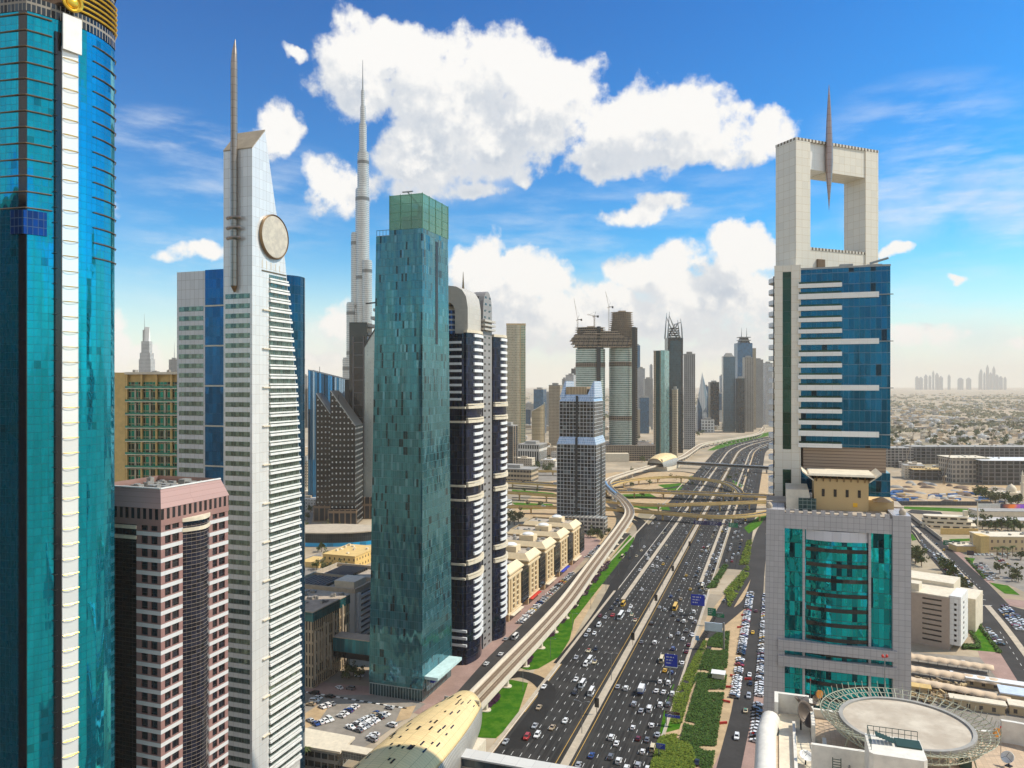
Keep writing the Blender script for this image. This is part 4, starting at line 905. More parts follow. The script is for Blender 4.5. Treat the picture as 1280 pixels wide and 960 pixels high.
# ------------------------------------------------------------------ row of beige apartment blocks along the frontage street
M_BWALL = panels('sandstone_wall', (.62, .45, .25), 40, 3.4, .12, (.48, .34, .19), rough=.8, var=.03)
M_MANS = plain('mansard_tiles', (.70, .56, .36), .7, var=.08, scale=.5)
ORD = ['nearest of the five, beside the arch tower', 'second from the near end of the row', 'middle one of the five in the row', 'fourth from the near end, with blue awning', 'farthest of the five, beside the grey grid tower']
wm0 = None
for i in range(5):
    u0 = 452 + 39.5 * i
    t = thing('apartment_block', 'beige apartment block with mansard roof, ' + ORD[i], 'apartment block', UV(u0, -159), -TH, 'beige apartment blocks in a row')
    d = MB(); d.box(-42, 0, 0, 25, 0, 30); d.build('wall', M_BWALL, t)
    d = MB(); d.box(-10, -2.5, -1.2, .1, 6, 26.5); d.build('glazed_bay', glassy('bay_dark_glass', (.012, .02, .03), .08, .4, 1.6, 3.3, .1, (.2, .15, .08)) if i == 0 else bpy.data.materials['bay_dark_glass'], t)
    d = MB(); d.box(-1.5, .9, 24.6, 38.9, 5, 27); d.build('link_glazing', bpy.data.materials['bay_dark_glass'], t)
    for (z, h, o_) in ((4.2, 1.0, .7), (26.6, 1.2, .8), (29.6, 1.0, 1.4)):
        d = MB(); d.box(-43, o_, -o_ - 1.0, 25 + o_, z, z + h); d.build('cornice', M_MANS, t)
    d = MB(); d.prism([(-43, -1.6), (1.2, -1.6), (1.2, 26.2), (-43, 26.2)], 30.6, 34.4, False, pts1=[(-41, 1.5), (-2.8, 1.5), (-2.8, 23.2), (-41, 23.2)]); d.build('mansard', M_MANS, t)
    d = MB(); d.box(-41, -2.9, 1.6, 23.1, 32.6, 33.0); d.build('roof', M_ROOF, t)
    d = MB(); d.box(-22, -11, 7, 17, 33, 37.2); d.build('lift_house', M_MANS, t)
    d = MB(); d.lathe([(4.2, 37.2), (4.2, 37.9), (3, 38.6), (.3, 38.9)], 20, -16.5, 12); d.build('roof_dome', M_WHITE, t)
    roof_units(t, -40, -4, 3, 22, 33, 12, 20 + i, 1.6)
    for c in range(3):
        d = MB(); d.box(-.3, .55, 3.2 + c * 7.6, 5.0 + c * 7.6 + 1.4, 5.3, 26.4); d.build('pilaster', M_BWALL, t)
    for k in range(6):
        for c in range(2):
            if wm0 is None:
                d = MB(); d.box(-.1, .12, 7.0, 9.6, 6.4, 8.5); w0 = d.build('window', bpy.data.materials['bay_dark_glass'], t); wm0 = w0
                d = MB(); d.box(.1, .75, 6.6, 10.0, 5.75, 6.35); bal0 = d.build('balcony', M_MANS, t)
            else:
                for src in (wm0, bal0):
                    q = src.copy(); C.objects.link(q); q.parent = t; q.location = (0, c * 7.6, k * 3.4)
    for k in range(6):
        for c in range(3):
            q = wm0.copy(); C.objects.link(q); q.parent = t; q.rotation_euler = (0, 0, -R(90)); q.location = (-23 - c * 8.0, 0, k * 3.4)
    d = MB(); d.box(.0, 2.6, 2, 23, 3.2, 3.7); d.build('awning', [M_CREAM, M_RED, M_CREAM, M_BLUE, M_CREAM][i], t)
    d = MB(); d.box(-.2, .1, 1.5, 23.5, .1, 3.2); d.build('shopfront', M_BLACK, t)

# ------------------------------------------------------------------ metro stations: shell roofs over the viaduct
def station(label, loc, rz, half, length, Hm, seed, nslit, wide=15.5, tip=8.5):
    t = thing('metro_station', label, 'station', loc, rz)
    M_SH = bpy.data.materials.get('gold_shell') or facade('gold_shell', (.40, .29, .12), (.80, .60, .30), 2.4, 1.4, (.03, 1, .05, 1), gvar=.06, gr=.45, gm=.15, wr=.5, tilt=.004)
    M_SK = bpy.data.materials.get('shell_skirt') or facade('shell_skirt', (.10, .10, .095), (.46, .44, .40), 60, 1.1, (0, 1, .3, 1), gvar=.05, gr=.5, gm=.3)
    nL, nA = 36, 28
    def pt(s, a):                     # s in -1..1 along the axis, a angle 0 = +x springing, 180 = -x springing
        e = abs(s); w = lerp(wide, tip, e ** 2.4) ; h = lerp(Hm, Hm * .80, e ** 2.2)
        lean = 5.5 * (math.sin(a) - .25) * (e ** 6)
        c = math.cos(a); sn = math.sin(a)
        return (w * (abs(c) ** .9) * (1 if c >= 0 else -1), length * s + (lean if s > 0 else -lean), 6.5 + (h - 6.5) * max(0, sn) ** .82)
    S = [lerp(-1, 1, i / nL) for i in range(nL + 1)]
    for nm, a0, a1, m_ in (('gold_shell', R(30), R(180 - 18), M_SH), ('skirt', R(0), R(30), M_SK), ('skirt', R(162), R(180), M_SK)):
        d = MB(); rings = [[pt(s, lerp(a0, a1, k / nA)) for k in range(nA + 1)] for s in S]; d.loft(rings, False, True, closed=False)
        o = d.build(nm, m_, t); so_ = o.modifiers.new('thick', 'SOLIDIFY'); so_.thickness = .5; so_.offset = 0
    d = MB(); d.box(-wide * .98, wide * .98, -length * .8, length * .8, 0, 6.4); d.build('concourse', M_CREAM, t)
    for sg in (1, -1):
        d = MB(); d.box(-tip * .94, tip * .94, sg * length * .97 - .3, sg * length * .97 + .3, 13.6, Hm * .80 - .8); d.build('end_louvre', M_SK, t)
    rn = random.Random(seed)
    for i in range(nslit):
        s = rn.uniform(-.9, .93); a = rn.uniform(R(48), R(140)); ln = rn.choice((.014, .026, .026)); q = []
        for (ds, da) in ((-ln, -.021), (ln, -.021), (ln, .021), (-ln, .021)):
            p = Vector(pt(s + ds, a + da)); c = Vector((0, p.y, 6.5)); q.append(tuple(p + (p - c).normalized() * .34))
        b_ = [tuple(Vector(p) + (Vector((0, p[1], 6.5)) - Vector(p)).normalized() * .4) for p in q]
        d = MB(); d.loft([b_, q], True, False); d.build('roof_slit', M_BLACK, t)
    return t
station('large golden shell roofed metro station in the foreground beside the car park', UV(236, -126), -TH, 15, 64, 21.5, 5, 90)
st2 = station('small distant golden shell metro station beyond the flyovers', Vector((268, 1347, 0)), -math.atan2(48, 85), 15, 44, 27, 8, 14, 19, 14)
fb = thing('footbridge', 'white roofed footbridge leaving the golden station across the highway at the bottom edge', 'footbridge', UV(0, 0), -TH)
d = MB(); d.box(-112, -20, 263, 269, 6, 6.7); d.build('deck', M_CONC, fb)
d = MB(); d.box(-112, -20, 262.6, 269.4, 9.8, 10.4); d.build('roof', panels('footbridge_roof', (.58, .58, .56), 6, 6, .1, (.4, .4, .4), rough=.5), fb)
d = MB(); d.box(-112, -20, 263.2, 268.8, 6.7, 9.8); d.build('glazed_side', glassy('footbridge_glass', (.05, .08, .1), .1, .3, 2, 3.1, .1), fb)
for v in (-78.6, -45): d = MB(); d.box(v - .5, v + .5, 265, 267, 0, 6); d.build('pier', M_CONC, fb)
fb2 = thing('footbridge', 'long grey enclosed footbridge crossing the far highway from the small station', 'footbridge')
a = G(846, 579, 8); b_ = G(985, 587, 8)
for (z0, z1, w, m_, nm) in ((-2, -.4, 7, M_STEEL, 'deck'), (-.4, 3, 6.2, M_BLACK, 'glazed_side'), (3, 3.8, 7.2, M_STEEL, 'roof')):
    d = MB(); ribbon(d, [a, b_], w, z0, z1); d.build(nm, m_, fb2)
for k in (.25, .55, .82): d = MB(); p = a.lerp(b_, k); d.box(p.x - 1, p.x + 1, p.y - 1, p.y + 1, 0, 6); d.build('pier', M_CONC_G, fb2)

# ------------------------------------------------------------------ low buildings and car park between the towers
lot = sheet('car_park', [[(376, 868), (376, 912), (430, 950), (470, 925), (532, 880), (520, 876), (470, 869)]], M_LOT, Z1 + .03)
sheet('dirt_patch', [[(502, 885), (520, 882), (512, 898), (494, 903)], [(378, 894), (400, 880), (412, 882), (396, 905), (380, 912)]], M_SAND, Z1 + .05)
sheet('car_park', [[(376, 700), (402, 690), (400, 730), (376, 745)], [(376, 640), (392, 640), (384, 680), (376, 690)], [(640, 590), (700, 575), (700, 600), (640, 606)]], M_LOT, Z1 + .03)
kb = MB(); P_ = [G(374, 864), G(392, 867), G(430, 873), G(470, 880), G(508, 886)]
for i in range(len(P_) - 1):
    for j in range(8):
        a = P_[i].lerp(P_[i + 1], j / 8); b_ = P_[i].lerp(P_[i + 1], (j + 1) / 8); ribbon(kb, [a, b_], .9, .05, .32, mi=j % 2)
kb.build('striped_kerb', [M_WHITE, M_DARK])['kind'] = 'structure'
of = thing('louvred_office', 'office with staggered beige stone louvres and a teal glass attic beside the car park', 'office', (-98, 374, 0), -TH)
M_FIN = facade('stone_louvre', (.42, .33, .22), (.02, .022, .025), 1.7, 5.6, (.0, .42, .12, .88), gvar=.3, gr=.2, gm=.1, wvar=.35)
d = MB(); d.box(-26, 0, 0, 34, 0, 33); d.build('wall', M_FIN, of)
for k in range(12):
    d = MB(); y = 1 + k * 2.8; z = 4 + (k * 7 % 5) * 2; d.box(0, .7, y, y + .9, z, z + 24 - (k % 3) * 5); d.build('louvre', M_CONC, of)
d = MB(); d.box(-27, .3, -.3, 34.3, 33, 37.5); d.build('attic', glassy('attic_glass', (.02, .13, .15), .1, .5, 2.2, 4.5, .08), of)
d = MB(); d.box(-27.3, -12, -.6, 8, 33, 37.7); d.build('attic_corner', M_CONC_G, of)
d = MB(); d.box(-27.4, .5, -.5, 34.5, 37.5, 38); d.build('roof', M_ROOF, of)
roof_units(of, -25, -2, 2, 32, 38, 22, 11, 1.8)
gb = thing('grey_office', 'grey walled block with striped side balconies and a walled plant roof', 'office', (-89, 430, 0), -TH)
d = MB(); d.box(-44, 0, 0, 52, 0, 31.5); d.build('wall', facade('grey_render', (.42, .43, .45), (.40, .41, .43), 60, 40, (0, 1, 0, 1), gm=0, gr=.6, gvar=.02), gb)
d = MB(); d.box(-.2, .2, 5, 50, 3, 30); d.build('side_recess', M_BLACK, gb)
d = MB(); d.box(.0, 1.3, 4.5, 50, 5.2, 6.7); o = d.build('balcony', M_WHITE, gb); rep(o, 3.2, 7)
d = MB(); d.box(.0, 1.5, 2.0, 4.5, 0, 31); d.build('corner_pier', M_WHITE, gb)
for (x0, x1, y0, y1) in ((-44.3, .3, -.3, 0.5), (-44.3, -43.5, .5, 52.3), (-.5, .3, .5, 52.3), (-43.5, -.5, 51.5, 52.3), (-43.5, -.5, 25, 25.6)):
    d = MB(); d.box(x0, x1, y0, y1, 31.5, 34); d.build('parapet', M_CONC, gb)
d = MB(); d.box(-43.5, -.5, .5, 51.5, 31.5, 31.8); d.build('roof', M_ROOF, gb)
for k in range(8): d = MB(); x = -41 + k * 2.5; d.box(x, x + 1.7, 3, 22, 32, 33.5); d.build('chiller', M_DARK, gb)
for k in range(10): d = MB(); y = 28 + k * 2.2; d.box(-38, -20, y, y + 1.5, 32, 33.5); d.build('chiller', M_DARK, gb)
d = MB(); d.box(-17, -4, 6, 20, 31.8, 36); d.build('lift_house', M_CREAM, gb)
yl = thing('villa', 'low yellow ochre villa with flat roof behind the grey office', 'villa', (-127, 614, 0), -TH)
d = MB(); d.box(-30, 0, 0, 40, 0, 10); d.build('wall', facade('yellow_wall', (.70, .48, .17), (.05, .04, .03), 4.5, 5, (.35, .62, .3, .7), gm=.1), yl)
d = MB(); d.box(-30.3, .3, -.3, 40.3, 10, 10.8); d.build('roof', M_YEL, yl)
d = MB(); d.box(-48, -30, -6, 14, 0, 4.5); d.build('annexe', M_YEL, yl)
roof_units(yl, -28, -2, 4, 38, 10.8, 10, 12, 1.8, M_CREAM)
cb = thing('retail_podium', 'curved low dark glass shopping podium with a bright blue base strip', 'podium', (-172, 722, 0), 0)
ov = [(46 * math.cos(2 * math.pi * k / 40), 22 * math.sin(2 * math.pi * k / 40)) for k in range(40)]
d = MB(); d.prism(ov, 3.5, 12); d.build('glazed_drum', glassy('podium_glass', (.02, .03, .04), .1, .4, 2, 4, .1), cb)
d = MB(); d.prism(off(ov, 1.01), 0, 3.5); d.build('blue_strip', facade('blue_shopfront', (.05, .3, .5), (.0, .28, .55), 6, 3.5, (.03, 1, 0, .9), gm=0, gr=.4), cb)
d = MB(); d.prism(off(ov, 1.04), 12, 13); d.build('roof', M_CONC, cb)
cw = thing('canopy_building', 'long flat white canopy building at the near edge of the car park', 'building')
q = gpoly([(340, 902), (444, 921), (425, 940), (340, 926)], 0); q = [((a_[0]), a_[1]) for a_ in [tuple(G(px, py, 8).xy) for px, py in [(340, 902), (444, 921), (425, 940), (340, 926)]]][::-1]
A_2 = sum(q[i][0] * q[(i + 1) % 4][1] - q[(i + 1) % 4][0] * q[i][1] for i in range(4)); q = q if A_2 > 0 else q[::-1]
d = MB(); d.prism(q, 7.2, 8, bot=True); d.build('roof', M_CREAM, cw)
d = MB(); d.prism(off(q, .92), 0, 7.2); d.build('wall', facade('canopy_wall', (.25, .25, .24), (.02, .022, .025), 3, 3.6, (.06, .9, .1, .7), gm=.1), cw)
lk = thing('footbridge', 'glazed footbridge between the canopy building and the golden station', 'footbridge')
d = MB(); ribbon(d, [G(432, 934, 8), G(490, 945, 8)], 4.5, -3.2, -.3); d.build('glazed_side', glassy('link_glass', (.1, .12, .13), .15, .3, 1.2, 1.4, .1, (.3, .3, .3)), lk)
d = MB(); ribbon(d, [G(430, 934, 8), G(490, 945, 8)], 5, -.3, .1); d.build('roof', M_CREAM, lk)
wp = thing('parking_building', 'low white and grey parking building behind the beige apartment row', 'building', (-20, 850, 0), -TH)
d = MB(); d.box(-36, 0, 0, 60, 0, 12); d.build('wall', facade('parking_wall', (.6, .6, .58), (.05, .05, .05), 60, 3.4, (0, 1, .35, .8), gm=0), wp)
d = MB(); d.box(-36.3, .3, -.3, 60.3, 12, 12.8); d.build('roof', M_CONC_G, wp)
d = MB(); d.box(-24, -6, 10, 24, 12.8, 18); d.box(-20, -8, 34, 46, 12.8, 16); d.build('stair_house', M_WHITE, wp)

# ------------------------------------------------------------------ dark hotel cluster with dotted windows
M_DOT = facade('dotted_black', (.009, .010, .012), (.42, .43, .42), 4.2, 5.9, (.32, .66, .32, .60), gm=0, gr=.4, wr=.1, wm=0, wvar=.3, spec=.5, tilt=.0)
M_DOTL = facade('dotted_sky_pale', (.42, .46, .44), (.20, .22, .22), 3.2, 4.2, (.35, .6, .3, .6), gm=.2, gr=.3, wr=.2, wm=.4)  # dotted wall coloured pale to imitate reflected sky
def wedge(label, px0, px1, Y, z0, z1, dep, mat, name='wedge_tower', base=True, rz=0):
    X0 = (px0 - 640) / 950 * Y; X1 = (px1 - 640) / 950 * Y; w = X1 - X0
    t = thing(name, label, 'tower', (X0, Y, 0), rz)
    d = MB(); d.prism([(0, 0), (w, 0), (w, dep), (0, dep)], 0, lambda p: lerp(z0, z1, p[0] / w), tmi=1); d.build('wall', [mat, M_DARK], t)
    d = MB(); d.beam((0, -.1, z0), (w, -.1, z1), .8); d.build('sloping_parapet', M_STEEL, t)
    d = MB(); d.beam((w * .3, 3, lerp(z0, z1, .3)), (w * .3, 3, lerp(z0, z1, .3) + 7), .5); d.build('mast', M_DARK, t)
    if base:
        d = MB(); d.box(-2, w + 2, -3, 0, 0, 18); d.build('base', facade('bronze_base', (.22, .14, .08), (.03, .03, .035), 6, 16, (.14, .9, .06, .9), gm=.2), t)
    return t
wedge('front black hotel tower with rows of white dotted windows and a sloping top', 413, 444, 800, 143, 106, 40, M_DOT)
wedge('narrow black dotted tower standing behind and left of the front dotted tower', 395, 414, 832, 140, 116, 30, M_DOT)
wedge('blue reflective slab with a striped slanting top behind the dotted towers', 385, 431, 905, 167, 156, 26, facade('striped_blue', (.02, .10, .22), (.03, .16, .34), 2.6, 60, (.25, 1, .0, 1), gvar=.9, gm=.75, gr=.06, wr=.1, wm=.7, light=.15, lcol=(.35, .5, .65)), base=False)
bk = thing('black_tower', 'tall black slab tower with a stepped frame and a pale dotted flank', 'tower', (-182, 850, 0), 0)
d = MB(); d.box(0, 20, 0, 30, 0, 219); d.build('wall', M_BLACK, bk)
d = MB(); d.box(4, 17, -2.2, 0, 60, 203); d.build('framed_bay', facade('framed_bay', (.10, .09, .09), (.01, .01, .012), 13, 14, (.12, .9, .05, 1), gm=.1), bk)
d = MB(); d.prism([(16, -1), (44, -1), (44, 34), (16, 34)], 0, lambda p: 190 if p[0] < 20 else 236); d.build('dotted_flank', M_DOTL, bk)
for k in range(4): d = MB(); d.box(17 + 3 * k, 30, 4, 26, 205 + 9 * k, 208 + 9 * k); d.build('crown_step', M_STEEL, bk)
d = MB(); d.beam((16, -1.4, 190), (44, -1.4, 236), 1.2); d.beam((18, 2, 240), (44, 2, 243), 1.5); d.build('crown_edge', M_DARK, bk)
d = MB(); d.box(-6, 60, -6, 40, 0, 24); d.build('podium', bpy.data.materials['bronze_base'], bk)
dk = thing('dark_slab', 'low dark slab between the blue slab and the tall black tower', 'tower', ((431 - 640) / 950 * 880, 880, 0), 0)
d = MB(); d.box(0, 14, 0, 20, 0, 155); d.build('wall', M_DARK, dk)
d = MB(); d.box(-.3, 14.3, -.3, 20.3, 155, 156.5); d.build('parapet', M_STEEL, dk)

# ------------------------------------------------------------------ the very tall stepped spire tower
bx = thing('spire_skyscraper', 'immensely tall silver stepped skyscraper tapering to a needle spire', 'skyscraper', ((452 - 640) / 950 * 1578, 1578, 0), 0)
M_BK = facade('silver_fins', (.56, .55, .52), (.36, .37, .37), 2.2, 4.0, (.3, 1, .22, .9), gvar=.15, gr=.25, gm=.4, wr=.4, wm=.35)
M_BKD = plain('service_band', (.16, .16, .155), .4, metal=.5)
sc_ = 1578 / 950
for (cx_, rr_, yt, dy) in ((434.5, 6.2, 447, 0), (439, 6.4, 378, 4), (444, 6.2, 290, 8), (459.5, 6.2, 326, -6), (452.3, 8.6, 235, 6), (452.6, 7.2, 188, 12), (452.2, 4.8, 152, 12), (452.3, 3.4, 130, 12), (452.0, 2.2, 110, 12)):
    x = (cx_ - 452) * sc_; r_ = rr_ * sc_; z = 150 + (480 - yt) * sc_
    d = MB(); d.lathe([(r_, 0), (r_, z - 3), (r_ * .9, z - 2.9), (r_ * .9, z)], 24, x, dy); d.build('setback_tube', M_BK, bx)
    for zb in (z - 26, z * .66):
        if r_ > 8: d = MB(); d.lathe([(r_ + .25, zb), (r_ + .25, zb + 7)], 24, x, dy, cap=False); d.build('service_band', M_BKD, bx)
d = MB(); d.tube([(0, 12, 150 + 365 * sc_), (0, 12, 150 + 385 * sc_), (0, 12, 150 + 408 * sc_)], [1.9, 1.1, .5], 10); d.build('needle', M_STEEL, bx)

# ------------------------------------------------------------------ background towers
def solve(Xc, Yc, px, rz, side):
    c, s = math.cos(rz), -math.sin(rz); a = (px - 640) / 950
    return (Xc - a * Yc) / (c + a * s) if side == 'w' else (a * Yc - Xc) / (s - a * c)
def tower(name, label, px0, pxc, px1, ytop, Y, mat, rz=-TH, cat='tower', L=None, roof=None, plant=True, group=None, spire=0, top=None):
    Xc = (pxc - 640) / 950 * Y; w = max(6, solve(Xc, Y, px0, rz, 'w')); L = L or max(6, min(60, solve(Xc, Y, px1, rz, 'L'))); z = 150 + (480 - ytop) / 950 * Y
    t = thing(name, label, cat, (Xc, Y, 0), rz, group)
    d = MB(); d.box(-w, 0, 0, L, 0, z, bot=False); d.build('wall', mat, t)
    d = MB(); d.box(-w - .4, .4, -.4, L + .4, z, z + 1.6); d.build('parapet', roof or M_CONC_G, t)
    if plant: d = MB(); d.box(-w * .75, -w * .25, L * .25, L * .7, z + 1.6, z + 6.5); d.build('plant_room', roof or M_CONC_G, t)
    if spire: d = MB(); d.tube([(-w / 2, L / 2, z), (-w / 2, L / 2, z + spire)], [1.0, .15], 6); d.build('mast', M_STEEL, t)
    return t, w, L, z
F_GREY = facade('far_grey_grid', (.34, .34, .33), (.05, .06, .07), 3.2, 3.6, (.25, .8, .3, .75), gm=.2, gvar=.5)
F_TAN = facade('far_tan_grid', (.42, .34, .24), (.10, .11, .10), 3.4, 3.6, (.25, .78, .3, .75), gm=.2, gvar=.5)
F_BLUE = facade('far_blue_glass', (.06, .11, .17), (.03, .11, .22), 3.0, 3.8, (.08, 1, .1, 1), gm=.6, gvar=.5)
F_PALE = facade('far_pale_grid', (.50, .50, .50), (.10, .12, .14), 3.0, 3.6, (.2, .8, .3, .8), gm=.2, gvar=.5)
F_DKB = facade('far_dark_glass', (.05, .055, .06), (.015, .022, .03), 3.0, 3.8, (.1, 1, .12, 1), gm=.4, gvar=.6)
# beige rounded slab
t = thing('slab_tower', 'beige concave slab tower with a green glazed edge rising alone behind the arch tower', 'tower', ((633 - 640) / 950 * 1700, 1700, 0), 0)
ol = [(0, 2)] + [(2 + 28 * k / 8, 2 - 5 * math.sin(math.pi * k / 8 * .8)) for k in range(9)] + [(31, 1)] + [(31, 26), (0, 26)]
d = MB(); d.prism(ol, 0, lambda p: 283 - p[0] * .05); d.build('wall', facade('beige_floors', (.50, .42, .29), (.26, .27, .20), 3.2, 3.7, (.2, .9, .32, .85), gm=.2, gr=.25), t)
d = MB(); d.prism([(31, 0), (43, 3), (43, 28), (31, 26)], 0, 281); d.build('green_edge', facade('green_edge', (.46, .38, .26), (.10, .24, .18), 4, 3.7, (.1, .9, .3, .9), gm=.3), t)
d = MB(); d.box(29.5, 32, -1, 3, 0, 284); d.build('corner_pier', M_BEIGE, t)
d = MB(); d.box(-.5, 43.5, 5, 27, 281, 286); d.build('crown', M_BEIGE, t)
tower('brown_block', 'brown block with a dark glass front behind the beige apartments', 626, 641, 647, 533, 1290, facade('brown_front', (.28, .2, .13), (.04, .05, .06), 12, 3.6, (.12, .88, .05, 1), gm=.4))
tower('striped_office', 'low office with white vertical fins in front of the beige slab', 647, 674, 684, 557, 1400, facade('white_fins', (.6, .58, .54), (.04, .045, .05), 4.5, 30, (.3, 1, 0, .85), gm=.2))
tower('tan_office', 'long low tan office beside the flyovers', 600, 664, 673, 588, 1150, facade('tan_strip', (.46, .36, .24), (.05, .05, .05), 5, 7, (.1, .95, .2, .7), gm=.2))
t = thing('curved_tower', 'small cream curved tower left of the brown slab', 'tower', ((673 - 640) / 950 * 1750, 1750, 0), 0)
ol = [(-15 + 30 * k / 8, -6 * math.sin(math.pi * k / 8)) for k in range(9)] + [(15, 18), (-15, 18)]
d = MB(); d.prism(ol, 0, lambda p: 96 + p[0] * .6); d.build('wall', facade('cream_floors', (.56, .45, .29), (.34, .27, .17), 40, 3.6, (0, 1, .3, .9), gm=.1, gr=.4), t)
d = MB(); d.box(13.5, 15.6, -1.5, 17, 0, 107); d.build('edge_fin', M_CREAM, t)
tower('brown_slab', 'brown residential slab just left of the grey grid tower', 686, 700, 703, 482, 1850, F_TAN)
tower('blue_slab', 'bluish grey slab behind the cream curved tower', 667, 679, 683, 487, 2300, F_BLUE)
tower('blue_slab', 'hazy blue grey slab right of the cream curved tower', 676, 688, 692, 492, 2500, F_GREY)
tower('pale_tower', 'pale curved topped block left of the towers under construction', 707, 717, 721, 469, 2600, F_PALE)
tower('grey_tower', 'dark grey block peeping behind the towers under construction', 714, 724, 729, 461, 2900, F_DKB)

# twin elliptical towers under construction with a bridging deck
M_SKY = facade('pale_green_bands', (.50, .52, .48), (.16, .25, .22), 2.6, 3.8, (.06, 1, .42, 1), gm=.35, gr=.18, gvar=.35)
M_RAW = facade('raw_floors', (.30, .235, .17), (.035, .03, .025), 4.5, 4.2, (.08, .92, .2, .88), gm=0, gr=.9, gvar=.6)
M_RAWC = plain('raw_concrete', (.33, .26, .19), .9, var=.2, scale=.1)
def ell_(a, b, n=36): return [(a * math.cos(2 * math.pi * k / n), b * math.sin(2 * math.pi * k / n)) for k in range(n)]
def twin(label, px, Y, a, b, zg, zt, seed):
    t = thing('unfinished_tower', label, 'tower', ((px - 640) / 950 * Y, Y, 0), 0, 'twin towers under construction')
    d = MB(); d.prism(ell_(a, b), 0, zg, smooth=True); d.build('curtain_wall', M_SKY, t)
    for zb in (zg - 36, 78): d = MB(); d.prism(ell_(a + .3, b + .3), zb, zb + 9, smooth=True); d.build('plant_band', M_RAW, t)
    z = zg; k = 0
    while z < zt:
        f_ = 1.0 if z < 252 else max(.84, 1 - (z - 252) / 160)
        d = MB(); d.prism(ell_((a + 1.2) * f_, (b + 1.2) * f_), z + 3.4, z + 4.2, bot=True); d.build('floor_slab', M_RAWC, t)
        d = MB(); d.prism(ell_((a - 3) * f_, (b - 3) * f_), z, z + 3.4); d.build('raw_floor', M_RAW, t)
        z += 4.2; k += 1
    d = MB(); d.box(-6, 8, -3, 8, zt - 8, zt + 6); d.build('core', M_RAWC, t)
    return t
ta = twin('left of the two unfinished elliptical towers, with the cantilevered deck end', 738, 1500, 29, 20, 219, 258, 1)
tb = twin('right and taller of the two unfinished elliptical towers, with stepped raw concrete top', 777, 1515, 25, 20, 221, 290, 2)
for t, x in ((ta, 14), (tb, 21)):
    d = MB(); d.box(x - 3.5, x + 3.5, -23, -17, 40 if t is ta else 0, 262); d.build('hoist_shaft', M_DARK, t)
d = MB(); d.box(22, 30, -10, 16, 0, 262); d.build('core_wing', M_RAW, tb)
sbk = thing('sky_deck', 'raw concrete deck bridging the two unfinished towers high above the ground', 'bridge', ((740 - 640) / 950 * 1500, 1500, 0), 0)
for k, (x0, x1) in enumerate(((-36, 72), (-41, 74), (-43, 74), (-38, 60), (-20, 52))):
    z = 222 + 6.2 * k
    d = MB(); d.box(x0, x1, -25, 16, z, z + 1.6); d.build('deck_slab', M_RAWC, sbk)
    d = MB(); d.box(x0 + 3, x1 - 3, -23, 14, z + 1.6, z + 6.2); d.build('deck_storey', M_RAW, sbk)
for k in range(12): d = MB(); x = -40 + k * 9.5; d.beam((x, -25.2, 222), (x + 4, -25.2, 241), .9); d.build('truss_brace', M_DARK, sbk)
def crane(label, px, Y, z0, h, jib, lean, rz):
    t = thing('tower_crane', label, 'crane', ((px - 640) / 950 * Y, Y, z0), rz, 'tower cranes')
    d = MB()
    for sx in (-1, 1):
        for sy in (-1, 1): d.beam((sx, sy, 0), (sx, sy, h), .35)
    for k in range(int(h / 4)): d.beam((-1, -1, 4 * k), (1, -1, 4 * k + 4), .2); d.beam((1, 1, 4 * k), (-1, 1, 4 * k + 4), .2)
    o = d.build('mast', M_RAWC if Y > 1200 else M_BRONZE, t)
    d = MB(); dx, dz = jib * math.cos(lean), jib * math.sin(lean); n = 10
    for k in range(n):
        a = k / n; b = (k + 1) / n
        d.beam((dx * a, -.8, h + dz * a), (dx * b, -.8, h + dz * b), .3); d.beam((dx * a, .8, h + dz * a), (dx * b, .8, h + dz * b), .3); d.beam((dx * a, -.8, h + dz * a), (dx * b, .8, h + 1.4 + dz * b), .2)
        d.beam((dx * a, 0, h + 1.5 + dz * a), (dx * b, 0, h + 1.5 + dz * b), .3)
    d.build('jib', M_RAWC if Y > 1200 else M_BRONZE, t)
    d = MB(); d.box(-9, 0, -1, 1, h - .5, h + .8); d.box(-9, -6, -1.5, 1.5, h - 2.5, h + 1.5); d.build('counterweight', M_DARK, t)
    d = MB(); d.box(.5, 2.6, -2.6, -1, h - 2, h); d.build('cab', M_CREAM, t)
    d = MB(); d.beam((0, 0, h), (-3, 0, h + 9), .4); d.beam((-3, 0, h + 9), (dx * .8, 0, h + dz * .8), .15); d.build('tie', M_DARK, t)
crane('luffing crane with steep jib over the cantilevered deck', 722, 1500, 253, 24, 42, R(80), R(170))
crane('small crane on the middle of the bridging deck', 743, 1500, 262, 22, 16, R(8), R(200))
crane('luffing crane with upright jib between the unfinished towers', 761, 1500, 250, 52, 30, R(78), R(175))
d = MB(); d.box(-75, 75, -40, 50, 0, 30); pod = thing('unfinished_podium', 'raw concrete podium at the foot of the unfinished towers', 'podium', (205, 1520, 0), 0)
d.build('storeys', M_RAW, pod); d = MB(); d.box(-60, 20, -60, -38, 0, 16); d.build('hoarding', M_CREAM, pod)

